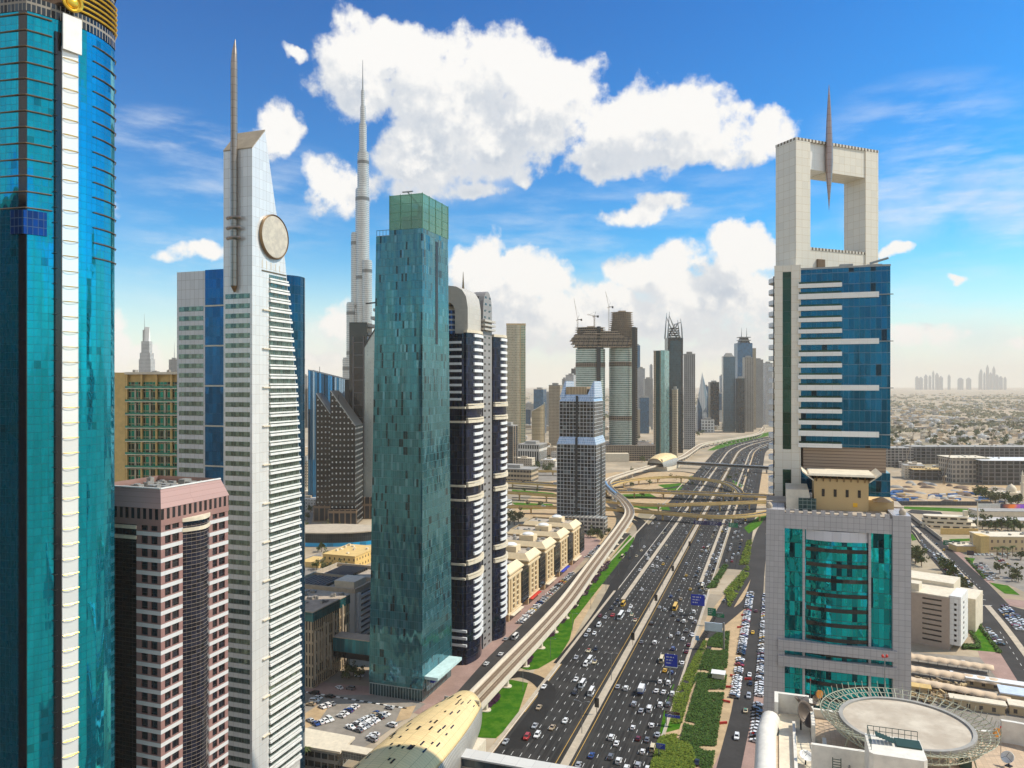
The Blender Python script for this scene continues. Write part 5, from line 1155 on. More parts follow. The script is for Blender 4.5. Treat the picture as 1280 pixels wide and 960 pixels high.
# towers beyond the small station
t, w, L, z = tower('prism_tower', 'brown and teal prism tower next to the small station', 817, 826, 840, 439, 1566, F_TAN, rz=-R(30), L=46, plant=False)
d = MB(); d.box(-10, -2, -.6, .2, 0, z + 1); d.build('teal_strip', glassy('far_teal', (.01, .09, .11), .08, .6, 3, 3.7, .1), t)
d = MB(); d.prism([(.2, -1), (6, 6), (6, 36), (.2, 46)], 0, z + 2); d.build('glass_prow', glassy('far_pale_teal', (.16, .3, .3), .12, .5, 3, 3.7, .1), t)
t = thing('horned_tower', 'dark tower crowned by curved interlocking steel horns', 'tower', ((844 - 640) / 950 * 1650, 1650, 0), 0)
d = MB(); d.box(-16, 17, 0, 34, 0, 250); d.build('wall', F_DKB, t)
d = MB(); d.box(-11, 12, -1, 0, 20, 243); d.build('glass_front', glassy('far_slate', (.03, .06, .08), .1, .5, 3, 3.8, .1), t)
for sx, h in ((-1, 307), (1, 292)):
    for y in (2, 32):
        d = MB(); d.tube([(sx * 16, y, 250), (sx * 15, y, 270), (sx * 10, y, 288 if h > 300 else 280), (sx * -2 if h > 300 else sx * 3, y, 270), (sx * -11, y, 252)] if False else [(sx * 16, y, 250), (sx * 14.5, y, 272), (sx * 12, y, h)], [1.8, 1.5, .4], 6); d.build('horn', M_STEEL, t)
        d = MB(); d.tube([(sx * 12.5, y, h - 8), (sx * 6, y, 282), (sx * -2, y, 266), (sx * -12, y, 250)], [.6, 1.6, 1.7, 1.8], 6); d.build('horn_brace', M_STEEL, t)
for k in range(5): d = MB(); d.box(-13 + k, 13 - k, 6, 28, 250 + 5 * k, 252 + 5 * k); d.build('crown_floor', M_DARK, t)
tower('window_slab', 'pale grey slab tower with a grid of dark square windows', 855, 869, 872, 443, 1740, facade('square_windows', (.36, .355, .35), (.05, .055, .06), 4.2, 4.6, (.25, .78, .3, .8), gm=.1), rz=-R(10), L=30)
tower('strip_tower', 'slim tan and grey strip tower in front of the horned tower', 840, 846, 849, 487, 1600, F_TAN, rz=-R(20), L=20)
t = thing('faceted_tower', 'white twisted faceted tower with a triangular tip', 'tower', ((872 - 640) / 950 * 2400, 2400, 0), 0)
d = MB(); d.prism([(0, 0), (34, 0), (34, 30), (0, 30)], 0, 60, top=False, pts1=[(-3, 2), (28, 0), (28, 30), (0, 30)])
d.face([(-3, 2, 60), (28, 0, 60), (16, 6, 188)]); d.face([(28, 0, 60), (34, 14, 120), (16, 6, 188)]); d.face([(28, 0, 60), (28, 30, 60), (34, 14, 120)]); d.face([(28, 30, 60), (16, 6, 188), (34, 14, 120)]); d.face([(0, 30, 60), (-3, 2, 60), (16, 6, 188)]); d.face([(28, 30, 60), (0, 30, 60), (16, 6, 188)])
d.build('wall', panels('far_white_panel', (.55, .56, .57), 6, 8, .8, (.2, .24, .28), rough=.3, metal=.3), t)
d = MB(); d.prism([(1, -3), (14, -3), (10, 8), (1, 8)], 0, lambda p: 110 - p[0] * 3); d.build('glass_wing', F_BLUE, t)
tower('dark_block', 'small dark block between the faceted tower and the blue glass tower', 888, 899, 901, 478, 2700, F_DKB, rz=0, L=30, spire=12)
tower('white_block', 'low white block with big square openings at the roadside', 877, 893, 897, 525, 2350, facade('white_square', (.6, .6, .58), (.14, .15, .16), 9, 9, (.2, .85, .2, .85), gm=.1), rz=-R(10), L=24)
t, w, L, z = tower('blue_glass_tower', 'blue glass tower with a stepped cap left of the crowned cluster', 904, 919, 922, 446, 2375, glassy('far_sky_glass', (.05, .11, .17), .1, .6, 3, 8, .3), rz=-R(8), L=34, plant=False)
d = MB(); d.prism([(-w + 3, 3), (-3, 3), (-3, L - 3), (-w + 3, L - 3)], z, z + 12, pts1=[(-w + 10, 8), (-10, 8), (-10, L - 8), (-w + 10, L - 8)]); d.build('cap', M_CONC_G, t)
t = thing('crowned_tower', 'tallest blue grey tower of the far cluster with a flared crown and twin masts', 'tower', ((933 - 640) / 950 * 2500, 2500, 0), 0)
d = MB(); d.box(-29, 20, 0, 40, 0, 285); d.build('wall', F_BLUE, t)
d = MB(); d.prism([(-20, 5), (14, 5), (14, 35), (-20, 35)], 285, 303, pts1=[(-14, 8), (8, 8), (8, 32), (-14, 32)]); d.build('crown', F_DKB, t)
for zz in (293, 303): d = MB(); d.box(-22, 16, 2, 36, zz, zz + 2.4); d.build('crown_ring', M_STEEL, t)
for x in (-10, 7): d = MB(); d.tube([(x, 20, 303), (x, 20, 336)], [1.6, .3], 6); d.build('mast', M_STEEL, t)
d = MB(); d.box(20, 33, 4, 30, 0, 268); d.build('side_wing', F_TAN, t)
tower('stone_tower', 'grey stone tower in front of the crowned tower', 931, 942, 944.5, 447, 2380, facade('far_stone', (.33, .30, .26), (.07, .08, .09), 5, 3.6, (.3, .8, .2, .9), gm=.2), rz=-R(5), L=34)
tower('slate_tower', 'slate blue tower at the foot of the crowned cluster', 922, 931, 933, 473, 2330, F_DKB, rz=-R(5), L=30)
tower('round_shouldered_tower', 'greenish grey tower with rounded shoulders at the right of the cluster', 944, 954, 956, 450, 2600, F_GREY, rz=-R(5), L=30)
tower('hidden_tower', 'sliver of a tower just left of the white portal tower', 957, 966, 968, 454, 2800, F_PALE, rz=0, L=30)
bgl = [('slim hazy blue tower just right of the unfinished twin towers', 795.5, 801, 432, 2900, F_BLUE), ('pale hazy tower behind the slim blue one', 797, 807, 461, 2600, F_PALE), ('hazy round headed grey block left of the prism tower', 806, 817, 474, 2500, F_GREY), ('thin pale mast like tower beside the prism tower', 813.5, 816.5, 457, 3000, F_PALE),
       ('hazy tower behind the faceted tower', 885, 890, 496, 3300, F_GREY), ('low pale hazy block by the blue glass tower', 899, 905, 515, 3000, F_PALE), ('hazy grey slab at the foot of the grey grid tower left side', 690, 697, 500, 2700, F_GREY), ('faint pale tower between arch tower and beige slab', 628, 634, 497, 3200, F_PALE),
       ('faint low slab behind the beige slab', 655, 668, 505, 3400, F_GREY), ('faint square block behind the brown slab', 697, 708, 488, 3300, F_PALE),
       ('blue hazy slab between the window slab and the dark block', 880, 887, 483, 3000, F_BLUE), ('short blue hazy tower right of the dark block', 899, 905, 492, 3100, F_BLUE), ('thin blue hazy tower left of the blue glass tower', 901.5, 905, 470, 3300, F_BLUE), ('pale hazy tower behind the crowned cluster', 915, 923, 462, 3200, F_PALE), ('blue hazy tower at the right end of the cluster', 950, 960, 480, 3100, F_BLUE),
       ('dark hazy slab left of the stone tower', 918, 924, 486, 2700, F_DKB), ('blue hazy block behind the podium of the unfinished towers', 800, 812, 497, 2300, F_BLUE), ('tan hazy block behind the podium of the unfinished towers', 790, 801, 512, 2100, F_TAN), ('pale hazy slab right of the cream curved tower', 683, 688, 505, 2900, F_PALE), ('blue hazy slab left of the cream curved tower', 657, 664, 512, 2600, F_BLUE), ('tan hazy tower behind the striped office', 648, 656, 520, 2300, F_TAN), ('grey hazy tower peeping left of the grid tower', 703, 709, 474, 2800, F_GREY)]
for lab, a, b, yt, Y, m_ in bgl: tower('distant_tower', lab, a, b - .8, b, yt, Y, m_, rz=0, L=28, group='hazy distant towers')
# far left group behind the ochre building
t = thing('stepped_tower', 'grey stepped tower with a pale sail top above the ochre building', 'tower', ((183 - 640) / 950 * 2000, 2000, 0), 0)
for (r_, z0, z1) in ((15.5, 0, 215), (13.5, 215, 232), (10.5, 232, 262)): d = MB(); d.prism([(-r_, -r_ * .6), (r_, -r_ * .6), (r_, r_), (-r_, r_)], z0, z1); d.build('tier', F_PALE, t)
d = MB(); d.side([(-4, 262), (6, 262), (4, 285), (0, 300)], -4, 8); d.build('sail_top', M_WHITE, t)
d = MB(); d.box(-7, -4, -6, 4, 262, 292); d.tube([(-5, 0, 292), (-5, 0, 335)], [.8, .2], 6); d.build('spire', M_STEEL, t)
tower('thin_tower', 'thin hazy tower with a mast right of the stepped tower', 211, 221, 223, 450, 2100, F_GREY, rz=0, L=20, spire=52)
for lab, a, b, yt in (('faint slab left of the dotted towers behind the white tower', 374, 386, 470), ('faint low block beneath the faint slab', 376, 392, 486)):
    tower('distant_tower', lab, a, b - 2, b, yt, 2600, F_GREY, rz=0, L=30, group='hazy distant towers')
tower('ochre_block', 'ochre apartment block seen in the gap behind the white tower', 372, 384, 392, 577, 1000, F_TAN)
tower('ochre_block', 'second ochre apartment block to the right in the gap', 384, 394, 398, 590, 1060, facade('ochre_wall', (.55, .40, .22), (.06, .05, .04), 3.4, 3.4, (.3, .7, .3, .7), gm=.1))
# ------------------------------------------------------------------ right side: portal tower
M_PT = panels('cream_portal', (.74, .70, .61), 2.6, 2.6, .07, (.56, .46, .30), rough=.5, var=.035)
M_PTW = panels('white_portal', (.80, .80, .78), 2.6, 2.6, .05, (.66, .64, .58), rough=.45, var=.02)
M_CREN = facade('crenellation', (.70, .66, .57), (.16, .13, .10), 1.5, 20, (.5, 1, 0, 1), gm=0, gr=.8, gvar=.1)
pt_ = thing('portal_tower', 'cream tower ending in a huge square portal pierced by a hanging steel needle', 'tower', (95.3, 255, 0), R(23))
d = MB(); d.box(0, 6.3, 0, 9.6, 0, 232); d.build('pylon', M_PT, pt_)
d = MB(); d.box(31.6, 37.7, 0, 9.6, 150, 232); d.build('pylon', M_PT, pt_)
d = MB(); d.box(6.3, 14.2, .8, 9.0, 223, 232); d.build('sunlit_beam', M_PTW, pt_)  # white stretch of beam; the sun's brightness is put into its colour
d = MB(); d.box(14.2, 31.6, .25, 9.4, 222.6, 232); d.build('beam', M_PT, pt_)
d = MB(); d.box(6.3, 31.6, .3, 9.3, 120, 195.5); d.build('sill_wall', M_PT, pt_)
for (a, b, c, e, z) in ((-.05, 37.75, -.05, 9.65, 232), (6.3, 31.6, .2, 9.4, 195.5)): d = MB(); d.box(a, b, c, e, z, z + .9); d.build('crenellation', M_CREN, pt_)
M_NEED = panels('needle_steel', (.36, .28, .26), 9, 2.2, .1, (.2, .13, .12), rough=.3, metal=.75, var=.05)
d = MB(); d.lathe([(.04, 209.5), (.45, 215), (1.0, 221), (1.25, 226), (1.2, 231), (.85, 240), (.4, 248), (.05, 252.5)], 16, 14.2, -.4); d.build('needle', M_NEED, pt_)
d = MB(); d.box(9.3, 12.6, -.3, .4, 189, 192.5); d.build('doorway', plain('doorway_brown', (.16, .11, .07), .8), pt_)  # doorway in one even dark brown
PB = Vector((95, 250, 0))
def child(par, loc, rz, name='body'):   # a rotated sub-frame is applied to the mesh itself instead of an extra empty
    return None
rel = -TH - R(23); ca, sa = math.cos(rel), math.sin(rel)
_o = Vector((95 - 95.3, 250 - 255, 0)); c2, s2 = math.cos(-R(23)), math.sin(-R(23)); _o = Vector((_o.x * c2 - _o.y * s2, _o.x * s2 + _o.y * c2, 0))
def pput(mb, name, m_):
    o = mb.build(name, m_, pt_, _o, rel); return o
M_PBL = facade('blue_grid_glass', (.12, .18, .23), (.005, .10, .20), 1.6, 3.72, (.03, 1, .045, 1), streak=.12, gvar=.22, gr=.05, wr=.3, gm=.75, tilt=.009, dark=.05, dcol=(.01, .03, .05))
d = MB(); d.box(0, 26.6, 0, 21, 129.5, 187.5); pput(d, 'blue_glass_body', M_PBL)
d = MB(); d.box(.6, 25.4, .5, 20.5, 121.6, 129.5); pput(d, 'louvre_band', panels('brown_louvre', (.36, .27, .20), 40, 1.0, .22, (.16, .11, .08), rough=.6, var=.03))
d = MB(); d.box(0, 26.6, 0.1, 21, 0, 121.6); pput(d, 'lower_glass_body', M_PBL)
d = MB(); d.box(-8.2, 0, -.4, 14, 0, 189.2); pput(d, 'white_column', M_PT)
M_GSTRIP = glassy('dark_green_strip', (.02, .06, .045), .06, .6, 2.5, 3.7, .05, tilt=.02)
for z0, z1 in ((128.5, 187), (111, 121.8), (60, 105)): d = MB(); d.box(-5.6, -3.0, -.5, -.2, z0, z1); pput(d, 'glass_strip', M_GSTRIP)
for k in range(15):
    z = 181.4 - 3.72 * k; lg = k % 4 == 1
    d = MB(); d.box(-.9, 23.2 if lg else 12.4, -1.3, .2, z, z + (1.75 if lg else 1.35)); pput(d, 'white_band', M_PTW)
    if lg: d = MB(); d.box(19, 27.4, -.7, -.1, z + .7, z + .95); pput(d, 'band_tip', M_STEEL)
    d = MB(); d.box(-.6, 12.2, -1.25, -1.15, z + (1.75 if lg else 1.35), z + (1.75 if lg else 1.35) + .6); pput(d, 'glass_rail', M_GSTRIP)
for z in (116.5,): d = MB(); d.box(15, 22, -1.0, .2, 110, 112); d.box(-.5, 6, -1.0, .2, 113, 114.4); pput(d, 'white_band', M_PTW)
sc0 = [(-8.2 - 1.9 * math.sin(math.pi * k / 8), 1.0 + 11 * k / 8) for k in range(9)]
d = MB(); d.prism([(-8.0, 12.0)] + sc0[::-1][1:-1] + [(-8.0, 1.0)], 0, 1.5, bot=True); b0 = None
for k in range(30):
    z = 184 - 3.72 * k
    if b0 is None: b0 = pput(d, 'side_balcony', M_PTW); b0.location = _o + Vector((0, 0, z))
    else: c = b0.copy(); C.objects.link(c); c.location = _o + Vector((0, 0, z))
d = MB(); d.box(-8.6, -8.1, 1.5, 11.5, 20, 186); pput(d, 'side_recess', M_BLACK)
d = MB(); d.box(12, 16, 3, 6, 187.5, 189.2); d.box(20, 24.5, 2, 7, 187.5, 188.6); d.beam((21, 3, 189), (26.2, 1, 190.2), .6); pput(d, 'roof_cradle', M_STEEL)
d = MB(); d.box(-.1, 26.7, -.1, 21.1, 187.5, 188.1); pput(d, 'roof_edge', M_STEEL)

# ------------------------------------------------------------------ grey framed office with teal glass
go_ = thing('framed_office', 'grey tiled office block framing a teal glass front with curved centre bay', 'office', (75.3, 225, 0), -TH)
M_GT = panels('grey_tiles', (.43, .42, .435), 1.55, 1.55, .07, (.20, .19, .22), rough=.45, metal=.1, var=.05)
M_GTEAL = facade('teal_mirror', (.01, .02, .02), (.0, .30, .33), 1.4, 4.3, (.03, 1, .03, 1), gvar=.4, gr=.04, gm=.85, tilt=.12, dark=.2, dcol=(.0, .05, .07), clump=.8, streak=.7)
d = MB(); d.prism([(-1.6, .0), (5.1, 0), (5.1, 26), (-1.6, 26)], 0, 113, pts1=[(0, 0), (5.1, 0), (5.1, 26), (0, 26)]); d.build('pier', M_GT, go_)
d = MB(); d.box(33.7, 38.4, 0, 26, 0, 113); d.build('pier', M_GT, go_)
d = MB(); d.box(5.1, 33.7, .3, 26, 107.6, 112); d.build('top_beam', M_GT, go_)
d = MB(); d.box(5.1, 33.7, 1.6, 26, 0, 107.6); d.build('curtain_wall', M_GTEAL, go_)
for x in (10, 27.6): d = MB(); d.box(x, x + .7, .9, 2, 0, 107.6); d.build('slim_pier', M_GT, go_)
bayo = [(11, 1.7)] + [(lerp(11, 27.6, k / 10), 1.6 - 1.5 * math.sin(math.pi * k / 10)) for k in range(11)] + [(27.6, 1.7)]
bayo = [p for i, p in enumerate(bayo) if i == 0 or p != bayo[i - 1]]
d = MB(); d.prism(bayo[::1], 8, 104.5, bot=True); d.build('curved_bay', M_GTEAL, go_)
for k in range(22):
    z = 11 + 4.3 * k
    d = MB(); d.prism([(p[0], p[1] - .15) for p in bayo], z, z + 1.1, bot=True); d.build('bay_band', M_BLACK, go_)
d = MB(); d.prism([(p[0], p[1] - .1) for p in bayo], 104.5, 107.4, pts1=[(p[0], 1.5 + .01 * p[0]) if False else (p[0], p[1] + .0) for p in bayo]); d.build('bay_canopy', panels('pale_canopy', (.55, .55, .6), 2.4, 4, .06, (.35, .35, .4), rough=.4, metal=.3), go_)
for z in (72, 67.3): d = MB(); d.box(3.2, 34.8, -.7, 1.6, z, z + 3.0); d.build('double_beam', M_GT, go_)
d = MB(); d.box(-.2, 38.5, 14, 26.2, 112.2, 113.4); d.box(5.1, 33.7, 1, 14, 112.0, 112.3); d.build('roof', M_ROOF, go_)
for k in range(12): d = MB(); x = 5.4 + k * 2.4; d.box(x, x + 1.2, .35, .9, 112, 113.2); d.build('merlon', M_GT, go_)
for x in (.8, 36.5): d = MB(); d.lathe([(.8, 113), (1.0, 113.8), (.7, 114.5), (.1, 114.9)], 12, x, 2); d.build('finial', M_CONC, go_)
d = MB(); d.prism([(5.6, 6), (13, 6), (13, 24), (5.6, 24)], 112, 118, pts1=[(5.6, 9), (12, 9), (12, 24), (5.6, 24)]); d.build('roof_screen', M_CREAM, go_)
d = MB(); d.box(9, 14, 5.2, 5.9, 112.3, 116); d.build('roof_glazing', glassy('roof_grid', (.02, .06, .07), .1, .4, 1.2, 1.2, .1, (.2, .25, .25)), go_)
pv = thing('roof_pavilion', 'ochre tower pavilion with flared eaves on the roof of the grey office', 'pavilion', Vector((75.3, 225, 112.3)) + Vector((13.5 * CT + 9 * ST, -13.5 * ST + 9 * CT, 0)), -TH)
M_OCH = panels('ochre_render', (.56, .40, .20), 30, 30, .02, rough=.8, var=.05)
d = MB(); d.box(0, 15, 0, 12, 0, 9.3); d.build('wall', M_OCH, pv)
d = MB(); d.prism([(-1.8, -1.8), (16.8, -1.8), (16.8, 13.8), (-1.8, 13.8)], 10.3, 10.9, bot=True, pts1=[(-1.4, -1.4), (16.4, -1.4), (16.4, 13.4), (-1.4, 13.4)]); d.build('roof', M_CREAM, pv)
for x0, x1 in ((-3.4, -.1), (15.1, 18.4)):
    a, b = (x0, x1) if x0 < 0 else (x1, x0)
    d = MB(); d.face([(a, -1.6, 11.2), (b, -1.6, 8.6), (b, 13.6, 8.6), (a, 13.6, 11.2)]); d.face([(a, -1.6, 11.2), (a, -1.6, 11.6), (b, -1.6, 9.0), (b, -1.6, 8.6)]); d.face([(a, 13.6, 11.6), (b, 13.6, 9.0), (b, -1.6, 9.0), (a, -1.6, 11.6)]); d.build('flared_eave', M_CREAM, pv)
for k in range(8): d = MB(); x = .7 + k * 1.9; d.beam((x, -.1, 8.6), (x, -1.5, 10.3), .3); d.build('bracket', M_BRONZE, pv)
w0 = None
for k in range(4):
    d = MB(); x = 2.6 + k * 3.3; d.prism([(x - .4, -.12), (x + .4, -.12), (x + .4, .1), (x - .4, .1)], 4.0, 6.2); d.lathe([(.4, 6.0), (.4, 6.2)], 10, x, -.02); d.build('arched_window', M_BLACK, pv)
d = MB(); d.box(10.8, 12, -.15, .1, 1.2, 2.4); d.build('amber_window', plain('amber_glass', (.8, .45, .03), .3), pv)  # pane in one even amber colour
d = MB(); d.box(15, 22, 2, 10, 0, 3.2); d.build('annexe', M_OCH, pv)
d = MB(); d.prism([(16, -3), (21, -3), (21, 2), (16, 2)], 3.4, 4.6, bot=True, pts1=[(18.2, -.8), (18.8, -.8), (18.8, -.2), (18.2, -.2)]); d.build('gazebo_roof', M_BRONZE, pv)

# ------------------------------------------------------------------ helipad building, foreground right
hb = thing('helipad_building', 'cream roofed building in the right foreground with rounded parapets', 'building', (58, 171, 0), -TH)
RF = 76.5
ro = [(2, 0), (0, -3), (-.5, -10), (-.5, -70), (66, -70), (66, -6), (62, 0)]
d = MB(); d.prism([(-.3, -70), (66, -70), (66, -6), (62, -.2), (2, -.2), (0, -3)], 0, RF); d.build('wall', plain('cream_panels', (.66, .6, .5), .6, var=.06), hb)
M_TERR = panels('terrace_tiles', (.50, .38, .27), 1.0, 1.0, .08, (.36, .27, .19), rough=.85, var=.1)
d = MB(); d.face([(0, -70, RF + .05), (66, -70, RF + .05), (66, -6, RF + .05), (62, -.3, RF + .05), (2, -.3, RF + .05), (0, -3, RF + .05)]); d.build('terrace', M_TERR, hb)
M_PARA = plain('parapet_white', (.74, .71, .64), .5, var=.05, scale=.3, scale2=.7)
d = MB(); d.tube([(-.4, -70, 77), (-.6, -30, 77), (-.6, -14, 77.2), (.2, -7, 77.4)], 2.0, 14); d.build('rounded_parapet', M_PARA, hb)
d = MB(); d.prism([(1.8, -.9), (8.2, -.9), (8.2, .1), (1.8, .1)], RF, 81, bot=True); d.prism([(1.0, -6), (1.8, -6), (1.8, .1), (1.0, .1)], RF, 81); d.build('back_parapet', M_PARA, hb)
for (x0, x1, y0, y1, z) in ((8.2, 8.9, -14, .1, 80.4), (8.9, 45, -.7, .1, 78.4), (4.6, 5.2, -40, -7, 77.8), (10.2, 10.9, -45, -14, 78.2)):
    d = MB(); d.box(x0, x1, y0, y1, RF, z); d.build('inner_parapet', M_PARA, hb)
q = [(45 + 14 * math.sin(t_ * math.pi / 20), -14 + 13.5 * math.cos(t_ * math.pi / 20)) for t_ in range(0, 12)]
d = MB(); d.prism([(p[0], p[1]) for p in q[::-1]] + [(45 + (p[0] - 45) * 1.06, -14 + (p[1] + 14) * 1.06) for p in q], RF, 81); d.build('curved_parapet', M_PARA, hb)
d = MB(); d.box(1.9, 8.1, -32, -1.2, RF + .05, RF + .35); d.build('sand_deck', M_CREAM, hb)
hx, hy = 77.7 - 58, 150 - 171; hc = (hx * CT - hy * ST, hx * ST + hy * CT)
hp = thing('helipad', 'round concrete rooftop helipad ringed by a steel safety net frame', 'helipad', (77.7, 150, 0), -TH)
def hpad():
    m, t, b = pbase('helipad_concrete'); tcn = t.new('ShaderNodeTexCoord'); v = tcn.outputs['Object']
    n = t.noise(v, .12, 6, .6); n2 = t.noise(v, .5, 5, .65)
    c = t.mix(t.smooth(n, .36, .66), (.40, .34, .27), (.56, .50, .41)); c = t.mix(t.smooth(n2, .52, .75, 0, .5), c, (.33, .27, .21))
    t.put(b.inputs['Base Color'], c); b.inputs['Roughness'].default_value = .85; return m
d = MB(); d.lathe([(9.5, 80.6), (12.0, 82.2), (12.0, 83.0)], 72); d.build('deck', hpad(), hp)
d = MB(); d.lathe([(11.4, 83.0), (11.4, 83.35), (12.15, 83.35), (12.15, 82.4)], 72, cap=False, smooth=False); d.build('kerb', M_CONC_G, hp)
M_NET = plain('net_steel', (.42, .42, .32), .5, metal=.2, var=.1)
for r_, z in ((12.8, 82.9), (14.2, 83.4), (15.6, 83.9), (13.4, 81.6), (12.4, 80.9)):
    d = MB(); d.tube([(r_ * math.cos(2 * math.pi * k / 72), r_ * math.sin(2 * math.pi * k / 72), z) for k in range(73)], .09, 5, False); d.build('net_ring', M_NET, hp)
r0 = None
for k in range(60):
    if r0 is None:
        d = MB(); d.beam((11.9, 0, 82.8), (15.7, 0, 83.95), .14); d.beam((12.0, 0, 82.6), (12.4, 0, 80.9), .12); d.beam((12.4, 0, 80.9), (15.5, .5, 83.8), .10); d.beam((15.6, 0, 83.9), (16.0, 0, 85.2), .09); r0 = d.build('net_bracket', M_NET, hp)
    else: c = r0.copy(); C.objects.link(c); c.rotation_euler = (0, 0, 2 * math.pi * k / 60)
d = MB(); d.lathe([(4, RF), (5, 79), (9.6, 80.6)], 40, cap=False); d.build('support_cone', M_PARA, hp)
for a in (200, 235, 300, 340): d = MB(); x, y = math.cos(R(a)), math.sin(R(a)); d.beam((x * 11, y * 11, 81.6), (x * 12.5, y * 12.5, RF), .25); d.build('leg', M_NET, hp)
sp = thing('stair_pod', 'cream stair tower with dark green railings at the edge of the helipad', 'stair', at(1120, 950, 130) * 1.0, -TH)
sp.location.z = RF
M_RAIL = plain('dark_green_rail', (.03, .07, .06), .5, metal=.3)
d = MB(); d.prism(off([(-4.4, -2.4), (-3.8, -3), (3.8, -3), (4.4, -2.4), (4.4, 5), (-4.4, 5)], 1), 0, 11.0); d.build('wall', M_PARA, sp)
d = MB()
for k in range(9): d.beam((-4 + k, 4.6, 11), (-4 + k, 4.6, 12.6), .08)
d.beam((-4, 4.6, 12.6), (4, 4.6, 12.6), .09); d.beam((-4, 4.6, 11.8), (4, 4.6, 11.8), .07); d.build('railing', M_RAIL, sp)
d = MB()
for k in range(6): d.beam((-4, -1.5 + k * 1.2, 11), (-4, -1.5 + k * 1.2, 12.6), .08)
d.beam((-4, -1.6, 12.6), (-4, 4.6, 12.6), .09); d.build('railing', M_RAIL, sp)
d = MB(); d.box(.2, 4.2, 1, 4.2, 11.0, 11.25); d.build('landing', M_RAIL, sp)
for k in range(6): d = MB(); d.box(-3.0 + k * .5, -2.5 + k * .5, 1.2, 3.2, 12.2 - .15 * k, 12.3 - .15 * k); d.build('step', M_RAIL, sp)
ld = thing('roof_ladder', 'green steel ladder against the cream wall left of the stair pod', 'ladder', at(1046, 952, 139.2), -TH); ld.location.z = RF
d = MB()
for sx in (-.7, .7): d.beam((sx, 0, 0), (sx, 0, 5), .14)
for k in range(10): d.beam((-.7, 0, .4 + .48 * k), (.7, 0, .4 + .48 * k), .1)
d.build('ladder', M_RAIL, ld)
pw_ = thing('plant_wall', 'cream roof wall with pipes left of the stair pod', 'wall', at(1058, 950, 140), -TH); pw_.location.z = RF
d = MB(); d.box(-6, 5, 0, .8, 0, 6.2); d.build('wall', M_PARA, pw_)
for k in range(3): d = MB(); d.tube([(.5 + k * .9, -.2, 0), (.5 + k * .9, -.2, 3.4 - .5 * k)], .16, 6); d.build('pipe', M_STEEL, pw_)
def dish(label, p, r_, tilt, rz, mat, mesh=False):
    t = thing('satellite_dish', label, 'satellite dish', p, rz)
    d = MB(); prof = [(r_ * k / 6, (r_ * k / 6) ** 2 / (r_ * 1.8)) for k in range(1, 7)]
    rings = []
    for q, z in prof:
        rr = []
        for k in range(28):
            a = 2 * math.pi * k / 28; x, y = q * math.cos(a), q * math.sin(a)
            rr.append((x, y * math.cos(tilt) - z * math.sin(tilt), r_ * 1.25 + y * math.sin(tilt) + z * math.cos(tilt)))
        rings.append(rr)
    d.loft(rings, False, True); d.face(list(reversed(rings[0]))); o = d.build('reflector', mat, t); so_ = o.modifiers.new('thick', 'SOLIDIFY'); so_.thickness = .06
    d = MB(); d.tube([(0, 0, 0), (0, 0, r_ * 1.2)], .14 * max(1, r_ / 2), 8); d.box(-.5, .5, -.5, .5, 0, .2); d.build('mount', M_DARK, t)
    d = MB(); tip = (0, -r_ * .9 * math.sin(tilt), r_ * 1.25 + r_ * .9 * math.cos(tilt))
    for a in (90, 210, 330): x, y = r_ * .95 * math.cos(R(a)), r_ * .95 * math.sin(R(a)); z = r_ * .5; d.beam((x, y * math.cos(tilt) - z * math.sin(tilt), r_ * 1.25 + y * math.sin(tilt) + z * math.cos(tilt)), tip, .05)
    d.build('feed_arm', M_DARK, t); return t
def rf(px, py, z=RF): p = G(px, py, z); return p
dish('large dark mesh satellite dish tilted towards the left on the cream terrace', rf(1001, 914), 2.7, R(62), R(40), plain('mesh_dish', (.16, .13, .11), .6, metal=.3))
dish('second dark mesh satellite dish tipped flat behind the large one', rf(1006, 900), 2.4, R(15), R(120), bpy.data.materials['mesh_dish'])
dish('small white satellite dish low on the tiled terrace', rf(1007, 958), 1.3, R(25), R(10), M_WHITE)
dish('white satellite dish on the right hand parapet by the helipad', rf(1261, 958), 1.2, R(50), R(300), M_WHITE)
dish('pale grey satellite dish behind the back parapet', rf(1018, 884), 1.1, R(60), R(30), M_CONC)
for lab, px, py in (('orange round flood light left of the helipad net', 1024, 884), ('orange round flood light right of the helipad net', 1246, 934)):
    t = thing('flood_light', lab, 'flood light', rf(px, py), R(20)); d = MB(); d.tube([(0, 0, 0), (0, 0, 2.6)], .1, 6); d.build('post', M_DARK, t)
    d = MB(); d.tube([(0, -.25, 3.0), (0, .25, 3.0)], [.95, .8], 20); d.build('lamp', plain('orange_lens', (.62, .26, .05), .4), t)
at_ = thing('air_cooler', 'dark green cooling unit on the tiles right of the stair pod', 'cooler', rf(1206, 958), -TH)
d = MB(); d.box(-1, 1, -1, 1, 0, 1.6); d.build('casing', M_RAIL, at_); d = MB(); d.lathe([(.8, 1.6), (.8, 2.0)], 16); d.build('fan', M_DARK, at_)
wl = thing('warning_light', 'small twin red obstruction lamp on a post behind the helipad', 'lamp', at(1106, 905, 178), 0); wl.location.z = RF
d = MB(); d.tube([(0, 0, 0), (0, 0, 9.5)], .12, 6); d.build('post', M_STEEL, wl)
d = MB(); d.tube([(-.5, 0, 9.5), (.5, 0, 9.5)], .1, 6); d.lathe([(.1, 9.4), (.3, 9.6), (.3, 10), (.05, 10.2)], 8, -.5); d.lathe([(.1, 9.4), (.3, 9.6), (.3, 10), (.05, 10.2)], 8, .5); d.build('red_lamps', M_RED, wl)
